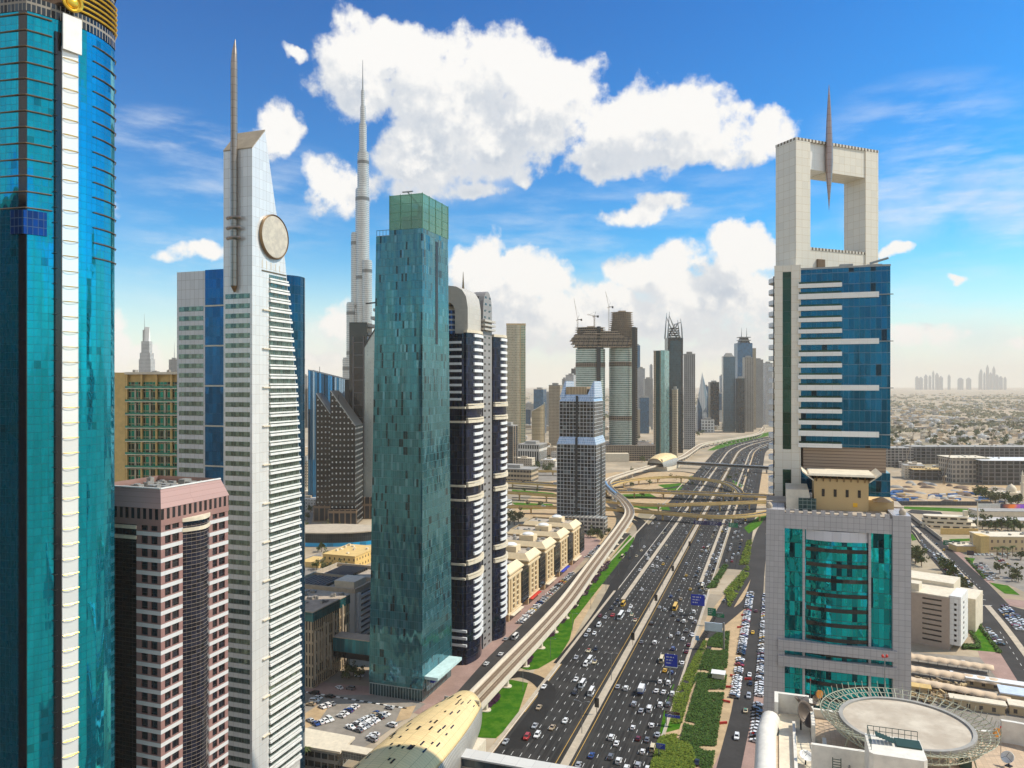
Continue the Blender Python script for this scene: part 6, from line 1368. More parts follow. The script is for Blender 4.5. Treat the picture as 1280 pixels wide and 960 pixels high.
for lab, a in (('thin flagpole mast left of the helipad', (1013, 880)), ('thin red tipped mast right of the helipad', (1251, 945))):
    t = thing('roof_mast', lab, 'mast', rf(*a), 0); d = MB(); d.tube([(0, 0, 0), (0, 0, 5.5)], .07, 5); d.build('pole', M_STEEL, t); d = MB(); d.lathe([(.12, 5.4), (.14, 5.8), (.02, 6)], 6); d.build('tip', M_RED, t)

# ------------------------------------------------------------------ right hand city
sheet('street', [[(1130, 664), (1137, 662), (1164, 699), (1204, 745), (1240, 800), (1290, 880), (1290, 765), (1262, 757), (1237, 731), (1176, 675), (1137, 646), (1130, 642)][::1], [(1130, 641), (1180, 645), (1176, 640), (1140, 637)]], M_ASPH2, Z2)
sheet('paving', [[(1204, 745), (1240, 800), (1290, 880), (1290, 905), (1256, 860), (1225, 822), (1207, 770), (1198, 748)], [(1262, 757), (1290, 762), (1290, 752), (1255, 748)], [(1176, 675), (1237, 731), (1246, 731), (1186, 676)]], M_PAVE, Z1 + .02)
mm = MB(); ribbon(mm, spline([G(1137, 653), G(1160, 675), G(1176, 690), G(1200, 716), G(1227, 744)]), 3.0, Z2, Z3 + .1); ribbon(mm, spline([G(1234, 757), G(1255, 782), G(1285, 822)]), 3.5, Z2, Z3 + .1)
ribbon(mm, spline([G(1128, 648 - 6), G(1137, 645), G(1150, 655), G(1177, 676)]), .8, 0, 3.6); ribbon(mm, spline([G(1128, 668), G(1140, 664), G(1150, 678)]), .7, 0, 1.2)
structure('central_median', mm, M_CONC)
m2_ = MB()
for (a, b) in (((1150, 667), (1218, 738)), ((1157, 668), (1228, 738)), ((1148, 673), (1208, 738)), ((1250, 790), (1285, 845))):
    A_, B_2 = G(*a), G(*b); n = int((A_ - B_2).length / 9)
    for i in range(n): p = A_.lerp(B_2, i / n); q = A_.lerp(B_2, (i + .38) / n); ribbon(m2_, [p, q], .22, Z2 + .02)
for (a, b) in (((1204, 746), (1232, 750)), ((1206, 757), (1240, 757))): ribbon(m2_, [G(*a), G(*b)], .7, Z2 + .02)
structure('lane_markings', m2_, M_MARK)
sheet('lawn', [[(1205, 697), (1219, 698), (1216, 703), (1233, 722), (1228, 722)], [(1236, 728), (1260, 732), (1275, 744), (1256, 742)], [(1204, 777), (1219, 776), (1251, 816), (1208, 812), (1206, 806), (1226, 808), (1211, 784)],
               [(1130, 633), (1160, 634), (1290, 639), (1290, 644), (1160, 638), (1130, 636)], [(1186, 674), (1220, 673), (1222, 676), (1190, 677)], [(1137, 666), (1141, 668), (1146, 675), (1140, 676)]], M_GRASS, Z1 + .04)
for pl in ([(1204, 806), (1225, 808), (1225, 811), (1203, 812)], [(1204, 776), (1208, 778), (1226, 806), (1222, 808)], [(1206, 697), (1209, 698), (1234, 722), (1230, 724)], [(1218, 776), (1221, 775), (1252, 816), (1248, 817)]): bed('hedge_bed', pl, M_HEDGE2, 320, 1.1, .45)
sheet('car_park', [[(1205, 690), (1290, 690), (1290, 745), (1262, 731), (1240, 728), (1216, 700)], [(1140, 815), (1225, 822), (1262, 868), (1290, 905), (1290, 940), (1140, 900)], [(1252, 760), (1290, 762), (1290, 800)]], M_LOT, Z1 + .01)
sheet('site_ground', [[(1110, 600), (1290, 596), (1290, 634), (1110, 632)]], M_SAND, .04)
pb = thing('parking_building', 'tan block with slotted windows and a white gridded side behind the grey office', 'building', (247, 429, 0), -R(40))
w_ = 34
d = MB(); d.box(-w_, 0, 0, 24, 0, 29); d.build('wall', plain('tan_render', (.40, .32, .26), .8, var=.06), pb)
for k in range(9):
    d = MB(); d.box(-14 + .2, -4, -.08, .2, 3.2 + 2.9 * k, 4.1 + 2.9 * k); d.build('slot_window', M_BLACK, pb)
    d = MB(); d.box(-30, -20, -.08, .2, 3.2 + 2.9 * k, 3.9 + 2.9 * k); d.build('slot_window', M_BLACK, pb)
d = MB(); d.box(-.2, 5.5, .4, 22, 3, 30.5); d.build('white_side', panels('white_grid', (.72, .72, .70), 2.2, 2.9, .12, (.5, .48, .45), rough=.6), pb)
for k in range(8): d = MB(); d.box(5.4, 5.6, 8, 10, 5 + 2.9 * k, 6.3 + 2.9 * k); d.build('square_window', M_BLACK, pb)
for k in range(8): d = MB(); d.box(2.2, 3.4, .3, .5, 5 + 2.9 * k, 6.3 + 2.9 * k); d.build('square_window', M_BLACK, pb)
d = MB(); d.box(-w_, -.4, .2, 24.2, 29, 29.6); d.build('roof', M_CREAM, pb)
d = MB(); d.box(-26, -16, 2, 10, 29.6, 34); d.box(-34, -2, 24, 44, 0, 32); d.build('roof_house', M_CREAM, pb)
d = MB(); d.box(-34, 6, 44, 70, 0, 20); d.build('rear_wing', M_CREAM, pb)
roof_units(pb, -30, -4, 46, 68, 20, 10, 31, 2)
# shade sails over parking
M_SAIL = plain('canvas_shade', (.60, .46, .32), .85, var=.1, scale=.2)
for lab, a, b, w in (('farthest scalloped canvas car shade below the tan block', (1130, 817), (1242, 833), 7), ('middle scalloped canvas car shade', (1130, 832), (1250, 851), 8), ('nearest scalloped canvas car shade beside the scrap yard', (1130, 846), (1264, 872), 7)):
    A_, B_2 = G(*a, 4), G(*b, 4); L = (B_2 - A_).length; t = thing('parking_canopy', lab, 'canopy', (A_.x, A_.y, 0), math.atan2(B_2.y - A_.y, B_2.x - A_.x), 'canvas car shades')
    d = MB(); n = 48; r0_ = []
    for i in range(n + 1):
        x = L * i / n; r0_.append([(x, -w / 2 - .8 * abs(math.sin(i * math.pi / 6)), 3.0), (x, -w * .2, 3.9 + .28 * abs(math.sin(i * math.pi / 6))), (x, w * .2, 4.0 + .28 * abs(math.sin(i * math.pi / 6))), (x, w / 2, 3.2)])
    d.loft(r0_, False, True, closed=False); o = d.build('canvas', M_SAIL, t); s_ = o.modifiers.new('thick', 'SOLIDIFY'); s_.thickness = .12
    for k in range(9): d = MB(); d.tube([(L * (k + .5) / 9, 0, 0), (L * (k + .5) / 9, 0, 3.7)], .12, 6); d.build('post', M_STEEL, t)
def lowbox(name, label, cat, px, py, w, dep, h, wall, roof, rz=-TH, over=.4, group=None, extra=0, seed=0):
    t = thing(name, label, cat, G(px, py), rz, group)
    d = MB(); d.box(0, w, 0, dep, 0, h); d.build('wall', wall, t)
    d = MB(); d.box(-over, w + over, -over, dep + over, h, h + .6); d.build('roof', roof, t)
    if extra: roof_units(t, 1, w - 1, 1, dep - 1, h + .6, extra, seed, 1.8)
    return t
M_SHED = facade('shed_wall', (.52, .40, .24), (.06, .05, .045), 5, 4, (.3, .6, .2, .7), gm=.1)
lowbox('shed', 'long white roofed open shed beside the scrap yard', 'shed', 1208, 857, 34, 5, 3.6, M_SHED, M_WHITE, -R(26))
lowbox('shed', 'tan shed with pale blue sheet roof at the right edge', 'shed', 1251, 880, 14, 10, 5, M_SHED, plain('pale_blue_sheet', (.55, .62, .72), .4), -R(26))
lowbox('shed', 'cream flat roofed shed in front of the blue roofed one', 'shed', 1262, 893, 16, 7, 4, M_SHED, M_CREAM, -R(26))
lowbox('shed', 'low tan workshop along the near side of the scrap yard', 'shed', 1188, 884, 22, 5, 4, M_SHED, M_CREAM, -R(24))
lowbox('shed', 'tan container office at the corner of the scrap yard', 'shed', 1140, 868, 8, 5, 3.5, M_SHED, M_TAN, -R(24))
# scrap yard
M_SCR = leafmat('scrap', (.14, .11, .09), (.62, .46, .24)); d = MB(); rn = random.Random(5)
q = [(p[0], p[1]) for p in gpoly([(1140, 850), (1200, 858), (1225, 872), (1215, 886), (1140, 876)], 0)]
k = 0
while k < 420:
    p = (rn.uniform(min(a for a, _ in q), max(a for a, _ in q)), rn.uniform(min(b for _, b in q), max(b for _, b in q)))
    if not inside(p, q): continue
    k += 1; a = rn.uniform(0, 6.28); L = rn.uniform(.6, 3.5); z = rn.uniform(.1, 1.8)
    d.beam((p[0], p[1], z), (p[0] + L * math.cos(a), p[1] + L * math.sin(a), z + rn.uniform(-.1, .9)), rn.uniform(.3, 1.3), rn.uniform(.2, 1.2))
o = d.build('rubble', M_SCR); o['kind'] = 'stuff'
# villa, walls, mast, official building
vl = thing('villa', 'cream curved terraced villa with dark ribbon windows beside the right hand road', 'villa', G(1172, 661), -R(15))
for k in range(3):
    d = MB(); r_ = 1 - .13 * k; ol = [(-4 + 20 * r_ * 0 + 10 * math.cos(a_) * r_, 8 + 9 * math.sin(a_) * r_) for a_ in [R(100 + 16 * i) for i in range(11)]] + [(34 - 3 * k, -1 + k), (38 - 3 * k, 17 - k)]
    d.prism(ol, 4.2 * k, 4.2 * k + 3.9); d.build('storey', facade('villa_wall', (.68, .57, .40), (.03, .03, .03), 9, 4.2, (.1, .8, .35, .75), gm=.1) if k == 0 else bpy.data.materials['villa_wall'], vl)
    d = MB(); d.prism(off(ol, 1.04), 4.2 * k + 3.9, 4.2 * k + 4.5, bot=True); d.build('terrace_edge', M_CREAM, vl)
d = MB(); d.box(26, 30, 6, 10, 12, 19); d.build('wind_tower', M_CREAM, vl)
lowbox('compound_wall', 'long ochre compound wall beneath the curved villa', 'wall', 1176, 668, 36, .8, 5.5, M_YEL, M_YEL, -R(4), .1)
lowbox('official_building', 'beige two storey public building with rows of paired windows at the right edge', 'building', 1229, 690, 70, 22, 13.5, facade('public_wall', (.62, .47, .27), (.16, .12, .09), 5.2, 6.4, (.3, .65, .3, .7), gm=.1, gr=.5), M_CREAM, -R(3), .4, None, 8, 41)
lowbox('official_wing', 'square corner wing of the beige public building', 'building', 1226, 693, 7, 12, 15.5, M_YEL, M_YEL, -R(3))
lowbox('gatehouse', 'small ochre gatehouse with low walls near the green road signs', 'building', 1196, 690, 20, 14, 5, M_YEL, M_CREAM, -R(3), .2, None, 4, 3)
lm = thing('light_mast', 'tall pale floodlight mast with a ring head beside the villa wall', 'mast', G(1222, 664), 0)
d = MB(); d.tube([(0, 0, 0), (0, 0, 31)], [.75, .4], 10); d.build('pole', M_CREAM, lm); d = MB(); d.lathe([(.5, 30.5), (2.6, 31), (2.6, 32), (.5, 32.4)], 16); d.build('lamp_ring', M_STEEL, lm)
for lab, px, py, w, h in (('larger green road sign at the right hand street', 1186, 684, 9, 4.2), ('smaller green road sign beside the larger one', 1196, 684, 5, 4.2)):
    t = thing('road_sign', lab, 'road sign', G(px, py), -R(20)); d = MB(); d.box(-w / 2, w / 2, -.15, .15, 2, 2 + h)
    for k in range(2): d.box(-w * .35, w * (.25 - .1 * k), -.2, -.1, 3 + 1.4 * k, 3.5 + 1.4 * k, mi=1)
    d.build('panel', [M_GREEN, M_MARK], t); d = MB(); d.beam((0, .2, 0), (0, .2, 3), .3); d.build('post', M_STEEL, t)
t = thing('road_sign', 'dark square sign on a post beside the planted strip', 'road sign', G(1213, 697), -R(20)); d = MB(); d.box(-2.6, 2.6, -.15, .15, 2, 6); d.build('panel', plain('dark_sign', (.05, .035, .05), .5), t); d = MB(); d.beam((1.5, .2, 0), (1.5, .2, 3), .25); d.build('post', M_STEEL, t)
lowbox('warehouse', 'long pale roofed warehouse row behind the light mast', 'warehouse', 1216, 659, 90, 18, 7, M_CREAM, plain('pale_sheet_roof', (.50, .47, .44), .6, var=.12, scale=.05), -R(3), .5, None, 8, 8)
lowbox('warehouse', 'grey roofed warehouse behind the pale row', 'warehouse', 1222, 646, 90, 20, 6, M_CREAM, M_CONC_G, -R(3))
hd = thing('hoarding', 'long dark site hoarding along the grass strip', 'hoarding', G(1122, 632), -R(1))
d = MB(); d.box(0, 115, 0, .4, 0, 5.5); d.build('panels', panels('dark_hoarding', (.05, .052, .06), 6, 8, .2, (.2, .2, .2), rough=.6), hd)
hd = thing('hoarding', 'white site hoarding between the dark one and the screen', 'hoarding', G(1222, 635), -R(1))
d = MB(); d.box(0, 28, 0, .4, 0, 5.5); d.build('panels', M_WHITE, hd)
def screen():
    m, t, b = pbase('led_screen'); tcn = t.new('ShaderNodeTexCoord'); x, y, z = t.sep(tcn.outputs['Object']); n = t.noise(tcn.outputs['Object'], .18, 3, .6)
    c = t.mix(t.smooth(t.m('MULTIPLY_ADD', n, 14.0, x), 8, 22), (.02, .02, .05), (.9, .2, .03)); c = t.mix(t.smooth(t.m('MULTIPLY_ADD', n, 14.0, x), 20, 32), c, (.25, .08, .5))
    t.put(b.inputs['Base Color'], c); t.put(b.inputs['Emission Color'], c); b.inputs['Emission Strength'].default_value = .35; b.inputs['Roughness'].default_value = .4; return m
sg = thing('screen_hoarding', 'dark advertising screen with an orange and purple picture at the right edge', 'screen', G(1251, 639), -R(1))
d = MB(); d.box(0, 40, -.3, .3, 1, 8); d.build('screen', screen(), sg); d = MB(); d.box(0, 40, .3, 1, 0, 8.4); d.build('frame', M_DARK, sg)
# big buildings going up across the site
F_SITE = facade('site_frame', (.34, .31, .28), (.06, .06, .065), 7, 5, (.12, .9, .15, .88), gm=.1, gvar=.6)
F_SITE2 = facade('site_dark', (.16, .15, .15), (.035, .037, .04), 9, 6, (.1, .9, .12, .9), gm=.2, gvar=.7)
lowbox('site_building', 'grey framed low block behind the portal tower at the building site', 'building', 1104, 584, 55, 40, 34, F_SITE, M_CONC_G, 0, .5, None, 6, 51)
lowbox('site_building', 'long dark five storey block running behind the building site', 'building', 1139, 580, 235, 40, 32, F_SITE2, M_CONC_G, -R(2), .5, None, 14, 52)
lowbox('site_building', 'stone clad block with scaffolded windows in front of the dark block', 'building', 1190, 604, 55, 40, 38, facade('site_stone', (.40, .36, .31), (.10, .10, .10), 6, 7, (.2, .85, .2, .85), gm=.1, gvar=.5), M_CREAM, -R(3), 2, None, 6, 53)
lowbox('site_building', 'dark glazed hall with a white roof edge at the right of the site', 'building', 1228, 606, 90, 50, 36, F_SITE2, M_WHITE, -R(3), 3, None, 6, 54)
lowbox('site_building', 'low curved brown block at the left of the building site', 'building', 1142, 600, 70, 30, 16, F_SITE2, M_TAN, -R(10), 1, None, 4, 55)
crane('orange crawler crane by the low brown block on the site', 1180, 1130, 0, 14, 40, R(72), R(10))
crane('second orange crane with a steep jib farther left on the site', 1133, 1330, 0, 16, 52, R(70), R(20))
crane('distant red crane at the right hand end of the site', 1240, 1420, 34, 14, 34, R(55), R(0))
rn = random.Random(9); M_TARP = plain('blue_tarpaulin', (.05, .16, .42), .6, var=.2); M_SOIL = plain('dark_soil', (.14, .10, .075), .95, var=.3, scale=.3)
for k in range(60):
    px, py = rn.uniform(1115, 1285), rn.uniform(603, 631); g0 = G(px, py); a, b, h = rn.uniform(4, 18), rn.uniform(3, 8), rn.uniform(1.5, 4)
    d = MB(); d.lathe([(1.0, 0), (.8, h * .5), (.45, h * .9), (.1, h)], 14, sx=a, sy=b); o = d.build('soil_heap', rn.choice((M_SOIL, M_ROOF, M_SOIL, M_CONC_G)), None, g0, rn.uniform(0, 3)); tag(o, 'low heap of excavated soil on the building site', 'heap', 'soil heaps on the building site')
for k in range(34):
    px, py = rn.uniform(1115, 1270), rn.uniform(612, 630); g0 = G(px, py); w = rn.uniform(3, 9); d = MB(); d.box(-w, w, -1.5, 1.5, 0, 3)
    m_ = rn.choice((M_TARP, M_WHITE, M_TARP, M_TAN)); nm = {M_TARP: 'blue', M_WHITE: 'white', M_TAN: 'ochre'}[m_]
    o = d.build('site_cabin', m_, None, g0, rn.uniform(-.4, .4)); tag(o, nm + ' low site cabin standing among the soil heaps', 'cabin', nm + ' site cabins')
ms = thing('mosque', 'cream mosque with a domed hall and slender minaret at the right edge', 'mosque', G(1247, 626), -R(3))
d = MB(); d.box(0, 44, 0, 24, 0, 10); d.build('hall', facade('mosque_wall', (.72, .62, .45), (.22, .16, .10), 4.5, 9, (.3, .7, .15, .6), gm=0, gr=.6), ms)
d = MB(); d.lathe([(6, 10), (6, 13), (5.4, 15.5), (3.6, 18), (1.2, 19.6), (.1, 21)], 24, 24, 12); d.build('dome', M_CREAM, ms)
d = MB(); d.lathe([(2, 0), (2, 22), (2.7, 22.5), (2.7, 24), (1.5, 24.2), (1.4, 32), (2, 32.4), (2, 33.2), (1.1, 33.4), (1, 36), (.1, 40)], 14, 29, -3); d.build('minaret', M_CREAM, ms)
# ------------------------------------------------------------------ vehicles
CARCOL = {'white': (.75, .75, .75), 'silver': (.42, .43, .45), 'grey': (.16, .165, .175), 'black': (.012, .012, .014), 'red': (.36, .02, .02), 'blue': (.02, .06, .22), 'cream': (.66, .56, .36), 'yellow': (.72, .42, .01), 'sand': (.40, .31, .20), 'green': (.05, .22, .12), 'dark red': (.13, .012, .015), 'sky blue': (.12, .35, .6)}
M_CAR = {k: plain('car_paint_' + k.replace(' ', '_'), v, .32, metal=.15 if k in ('silver', 'grey') else 0, var=.03, coat=.6, spec=.5) for k, v in CARCOL.items()}
M_CGLASS = plain('car_glass', (.012, .015, .02), .06, var=.1, spec=.7)
M_TYRE = plain('tyre', (.015, .015, .015), .8, var=.2)
M_LAMP = plain('tail_lamp', (.45, .01, .01), .3, var=.05)
SHAPE = {  # length, width, bonnet height, roof height, cabin (rear base, rear top, front top, front base), all as fractions of length from the tail
    'sedan': (4.7, 1.85, .92, 1.45, (.13, .27, .58, .74)), 'SUV': (4.9, 1.95, 1.12, 1.82, (.02, .08, .60, .74)), 'hatchback': (4.1, 1.75, .95, 1.5, (.03, .13, .60, .77)),
    'van': (5.4, 2.0, 1.25, 2.25, (.01, .03, .76, .90)), 'minibus': (7.2, 2.2, 1.2, 2.8, (.01, .02, .90, .97)), 'bus': (11.5, 2.55, 1.3, 3.2, (.005, .01, .96, .985)), 'pickup': (5.3, 1.9, 1.08, 1.78, (.36, .40, .62, .74))}
def car_parts(kind):
    L, w, hb_, hr, (a, b, c, e) = SHAPE[kind]; y = lambda f: (f - .5) * L; hw_ = w / 2; out = {}
    d = MB(); g_ = .28
    prof = [(y(0) + .06, g_), (y(1) - .08, g_), (y(1), g_ + .25), (y(1) - .05, hb_ * .78), (y(e), hb_), (y(a), hb_ * (1.0 if kind != 'pickup' else .98)), (y(0) + .02, hb_ * .93)]
    def shell(s): return [(s, py, pz) for py, pz in prof]
    rings = [[(-hw_ * .90, p[0] * .97, p[1] * .98 + .01) for p in prof], [(-hw_, p[0], p[1]) for p in prof], [(hw_, p[0], p[1]) for p in prof], [(hw_ * .90, p[0] * .97, p[1] * .98 + .01) for p in prof]]
    d.loft(rings, True, False)
    # roof skin with pillars
    t = .06
    d.loft([[(-hw_ * .80, y(b), hr - t), (hw_ * .80, y(b), hr - t), (hw_ * .80, y(c), hr - t), (-hw_ * .80, y(c), hr - t)], [(-hw_ * .76, y(b) + .05, hr), (hw_ * .76, y(b) + .05, hr), (hw_ * .76, y(c) - .05, hr), (-hw_ * .76, y(c) - .05, hr)]], True, False)
    for sx in (-1, 1):
        for (p, q) in ((a, b), (e, c)): d.beam((sx * hw_ * .9, y(p), hb_ - .02), (sx * hw_ * .79, y(q), hr - .03), .12, .14)
    if kind == 'pickup': d.box(-hw_ * .85, hw_ * .85, y(.01), y(.35), hb_ - .02, hb_ + .03)
    out['body'] = d
    d = MB(); z0 = hb_ - .02
    d.loft([[(-hw_ * .88, y(a) + .02, z0), (hw_ * .88, y(a) + .02, z0), (hw_ * .88, y(e) - .02, z0), (-hw_ * .88, y(e) - .02, z0)], [(-hw_ * .78, y(b), hr - t), (hw_ * .78, y(b), hr - t), (hw_ * .78, y(c), hr - t), (-hw_ * .78, y(c), hr - t)]], True, False)
    out['windows'] = d
    d = MB(); r_ = .33 if L < 6 else .46
    d.tube([(-.12, 0, 0), (.12, 0, 0)], r_, 12); out['wheel'] = d; out['wpos'] = [(sx * (hw_ - .06), y(f), r_) for sx in (-1, 1) for f in (.19, .80)]
    d = MB(); d.box(-.22, .22, y(0) - .01, y(0) + .05, hb_ * .62, hb_ * .82); out['tail_light'] = d; out['tpos'] = [(-hw_ * .68, 0, 0), (hw_ * .68, 0, 0)]
    return out
PROTO = {}; PMESH = {}
def car_obj(kind, col, p, rz, label, group, near=True, roof=None):
    key = (kind, col, near, roof)
    if key not in PROTO:
        P_ = car_parts(kind)
        o = P_['body'].build({'SUV': 'suv'}.get(kind, kind) if kind in ('van', 'minibus', 'bus', 'pickup', 'SUV') else 'car', M_CAR[col])
        if (kind, 'w') not in PMESH: PMESH[kind, 'w'] = P_['windows'].build('windows', M_CGLASS, o).data
        else: c = bpy.data.objects.new('windows', PMESH[kind, 'w']); C.objects.link(c); c.parent = o
        if roof: 
            L, w, hb_, hr, (a, b, c_, e) = SHAPE[kind]; d = MB(); d.box(-w * .36, w * .36, (b - .48) * L, (c_ - .52) * L, hr - .01, hr + .03); d.build('roof_panel', M_CAR[roof], o)
        if near:
            for nm, pos, mt in (('wheel', P_['wpos'], M_TYRE), ('tail_light', P_['tpos'], M_LAMP)):
                me = None
                for q in pos:
                    if (kind, nm) not in PMESH: c = P_[nm].build(nm, mt, o); PMESH[kind, nm] = c.data
                    else: c = bpy.data.objects.new(nm, PMESH[kind, nm]); C.objects.link(c); c.parent = o
                    c.location = q
        PROTO[key] = o; o.location = p; o.rotation_euler = (0, 0, rz); tag(o, label, 'car' if kind not in ('van', 'minibus', 'bus', 'pickup') else kind, group); return o
    c = copy_tree(PROTO[key]); c.location = p; c.rotation_euler = (0, 0, rz); tag(c, label, PROTO[key]['category'], group); return c
CARS = []      # (distance, kind, colour, roof, position, heading, where)
rc = random.Random(21)
def pick():
    col = rc.choices(['white', 'silver', 'grey', 'black', 'red', 'blue', 'cream', 'yellow', 'sand', 'dark red'], [44, 16, 10, 11, 2, 3, 5, 2.5, 4, 2])[0]
    if col == 'cream': return 'sedan', 'cream', rc.choice(['red', 'blue', 'green', 'yellow'])
    if col == 'yellow': return rc.choice(['sedan', 'sedan', 'minibus']), 'yellow', None
    k = rc.choices(['sedan', 'SUV', 'hatchback', 'van', 'minibus', 'pickup'], [40, 28, 12, 7, 3, 5])[0]
    if k in ('van', 'minibus'): col = 'white' if rc.random() < .75 else 'cream'
    return k, col, None
def addcar(p, rz, where, kcr=None):
    k, c, r_ = kcr or pick(); CARS.append(((p - Vector((0, 0, 150))).length, k, c, r_, p, rz, where))
ORDN = ['first', 'second', 'third', 'fourth', 'fifth', 'sixth', 'seventh', 'eighth']
def zone(u): return 'near the bottom edge' if u < 345 else 'beside the shrub beds' if u < 420 else 'beside the ramp nose' if u < 500 else 'past the tall blue sign' if u < 620 else 'towards the flyovers' if u < 780 else 'among the flyovers' if u < 1000 else 'beyond the flyovers'
def traffic(lanes, side, away, gap, u0=285, u1=2500, w_=3.7):
    n = len(lanes)
    for i, v in enumerate(lanes):
        u = u0 + rc.uniform(0, gap[i])
        while u < u1:
            if not (u > 520 and abs(v - (-100.5)) < 2.4) and not (u > 585 and abs(v + 53.5) < 2.2):
                d_ = hw(u + 1, v) - hw(u, v); hd_ = math.atan2(d_.y, d_.x) - math.pi / 2 + (0 if away else math.pi)
                k = (i + 1) if away else (n - i)
                addcar(hw(u, v + rc.uniform(-.35, .35)) + Vector((0, 0, Z2 + .02)), hd_ + rc.uniform(-.03, .03), 'in %s %s lane from the median %s' % (ORDN[min(k, 8) - 1], 'metro side' if not away else 'tower side', zone(u)))
            u += 8.5 + rc.expovariate(1 / gap[i])
LL = [(a + b) / 2 for a, b in zip(LANES_L, LANES_L[1:])]; LR = [(a + b) / 2 for a, b in zip(LANES_R, LANES_R[1:])]
traffic(LL, 'l', False, [85, 66, 56, 54, 60, 74, 100])
traffic(LR, 'r', True, [100, 85, 68, 52, 30, 16, 12, 16])
traffic([-39, -35, -31], 'c', True, [14, 22, 40], 660, 2000)
traffic([-118, -114, -125], 'c', False, [50, 45, 60], 640, 2300)
def at_px(px, py, kind, col, roof=None, away=True, where=''):
    p = G(px, py); addcar(p + Vector((0, 0, Z2 + .03)), -TH + (0 if away else math.pi), where, (kind, col, roof))
for a in [(779, 757, 'minibus', 'yellow'), (844, 761, 'bus', 'yellow'), (776, 772, 'bus', 'white'), (728, 858, 'minibus', 'white'), (737, 828, 'minibus', 'white')]: at_px(a[0], a[1], a[2], a[3], None, a[0] > 800, 'larger than the cars around it %s' % zone(300 + (960 - a[1]) * 1.2))
# parked rows
def parked(a, b, n, where, ang=0.0, skip=.06, jit=.12, z=.12, colw=None):
    A_, B_2 = G(*a), G(*b); d_ = (B_2 - A_); base_ = math.atan2(d_.y, d_.x)
    for i in range(n):
        if rc.random() < skip: continue
        p = A_.lerp(B_2, (i + .5) / n); k = pick()
        if k[0] in ('minibus', 'van') or k[2]: k = ('sedan', 'white', None)
        addcar(p + Vector((0, 0, z)), base_ + ang + rc.choice((0, math.pi)) + rc.uniform(-jit, jit) * .4, where, k)
parked((918, 874), (938, 742), 66, 'parked in the left row of the service road below the grey office', R(-12))
parked((949, 872), (958, 745), 64, 'parked in the right row of the service road against the grey office', R(-12))
parked((944, 930), (948, 880), 12, 'parked at the near end of the service road', R(-12))
parked((649, 780), (682, 748), 30, 'parked in front of the nearest beige apartment blocks', R(12))
parked((685, 745), (716, 717), 30, 'parked in front of the farther beige apartment blocks', R(12))
parked((733, 698), (750, 683), 12, 'parked beside the podium of the grey grid tower', R(12))
for i, (a, b, n) in enumerate([((386, 884), (400, 872), 3), ((392, 907), (415, 900), 4), ((400, 886), (418, 880), 3), ((424, 898), (450, 880), 6), ((436, 912), (474, 892), 9), ((446, 916), (484, 893), 9), ((462, 925), (470, 918), 2), ((484, 889), (490, 884), 1)]):
    parked(a, b, n, 'parked in row %s of the open car park by the teal tower' % ['one', 'two', 'three', 'four', 'five', 'six', 'seven', 'eight'][i], R(0), .05, .3)
for (px, py, k, c) in [(490, 908, 'SUV', 'white'), (466, 926, 'SUV', 'silver'), (388, 902, 'sedan', 'silver'), (424, 861, 'sedan', 'white'), (449, 846, 'sedan', 'white'), (412, 872, 'sedan', 'black'), (438, 862, 'SUV', 'grey'), (393, 868, 'SUV', 'black')]:
    addcar(G(px, py) + Vector((0, 0, .12)), R(80) - TH + rc.uniform(-.3, .3), 'standing alone in the open car park by the teal tower', (k, c, None))
for (px, py, k, c) in [(626, 819, 'sedan', 'white'), (644, 798, 'minibus', 'white'), (608, 831, 'sedan', 'white'), (632, 800, 'sedan', 'silver'), (690, 740, 'SUV', 'black'), (672, 757, 'sedan', 'blue')]:
    addcar(G(px, py) + Vector((0, 0, .12)), -TH, 'driving along the frontage street beside the viaduct', (k, c, None))
for (px, py, k, c, r_) in [(680, 860, 'sedan', 'white', None), (866, 795, 'sedan', 'white', None), (932, 890, 'sedan', 'cream', 'green'), (936, 872, 'SUV', 'silver', None), (937, 845, 'sedan', 'white', None), (941, 792, 'sedan', 'yellow', None), (921, 923, 'SUV', 'white', None), (938, 856, 'sedan', 'black', None), (945, 765, 'sedan', 'dark red', None), (871, 955, 'sedan', 'black', None), (920, 665, 'sedan', 'white', None), (905, 752, 'sedan', 'grey', None)]:
    addcar(G(px, py) + Vector((0, 0, .16)), -TH + rc.choice((0, math.pi)), 'driving on the side roads by the shrub beds', (k, c, r_))
# queue and parking on the right hand street
for j, (a, b, n) in enumerate([((1168, 697), (1210, 741), 15), ((1172, 695), (1216, 741), 16), ((1176, 694), (1221, 740), 16), ((1157, 686), (1178, 700), 4)]):
    A_, B_2 = G(*a), G(*b); dd_ = B_2 - A_
    for i in range(n):
        if rc.random() < .1: continue
        addcar(A_.lerp(B_2, i / n) + Vector((0, 0, .14)), math.atan2(dd_.y, dd_.x) - math.pi / 2, 'queuing in line %s at the right hand junction' % ['one', 'two', 'three', 'four'][j])
for j, (a, b, n) in enumerate([((1218, 705), (1240, 727), 9), ((1226, 704), (1250, 728), 9), ((1243, 697), (1268, 712), 7), ((1250, 760), (1278, 792), 13), ((1256, 758), (1284, 786), 13), ((1232, 786), (1252, 808), 8), ((1215, 694), (1268, 694), 10), ((1150, 823), (1235, 836), 10), ((1150, 838), (1240, 853), 10)]):
    parked(a, b, n, 'parked in bay row %s of the right hand lots' % ['one', 'two', 'three', 'four', 'five', 'six', 'seven', 'eight', 'nine'][j], R(8), .12, .2)
for (px, py, c) in [(1142, 659, 'white'), (1152, 677, 'white'), (1171, 681, 'black'), (1180, 688, 'yellow'), (1156, 683, 'silver'), (1151, 668, 'grey')]:
    addcar(G(px, py) + Vector((0, 0, .14)), R(-30), 'driving down the right hand street towards the junction', ('sedan', c, None))
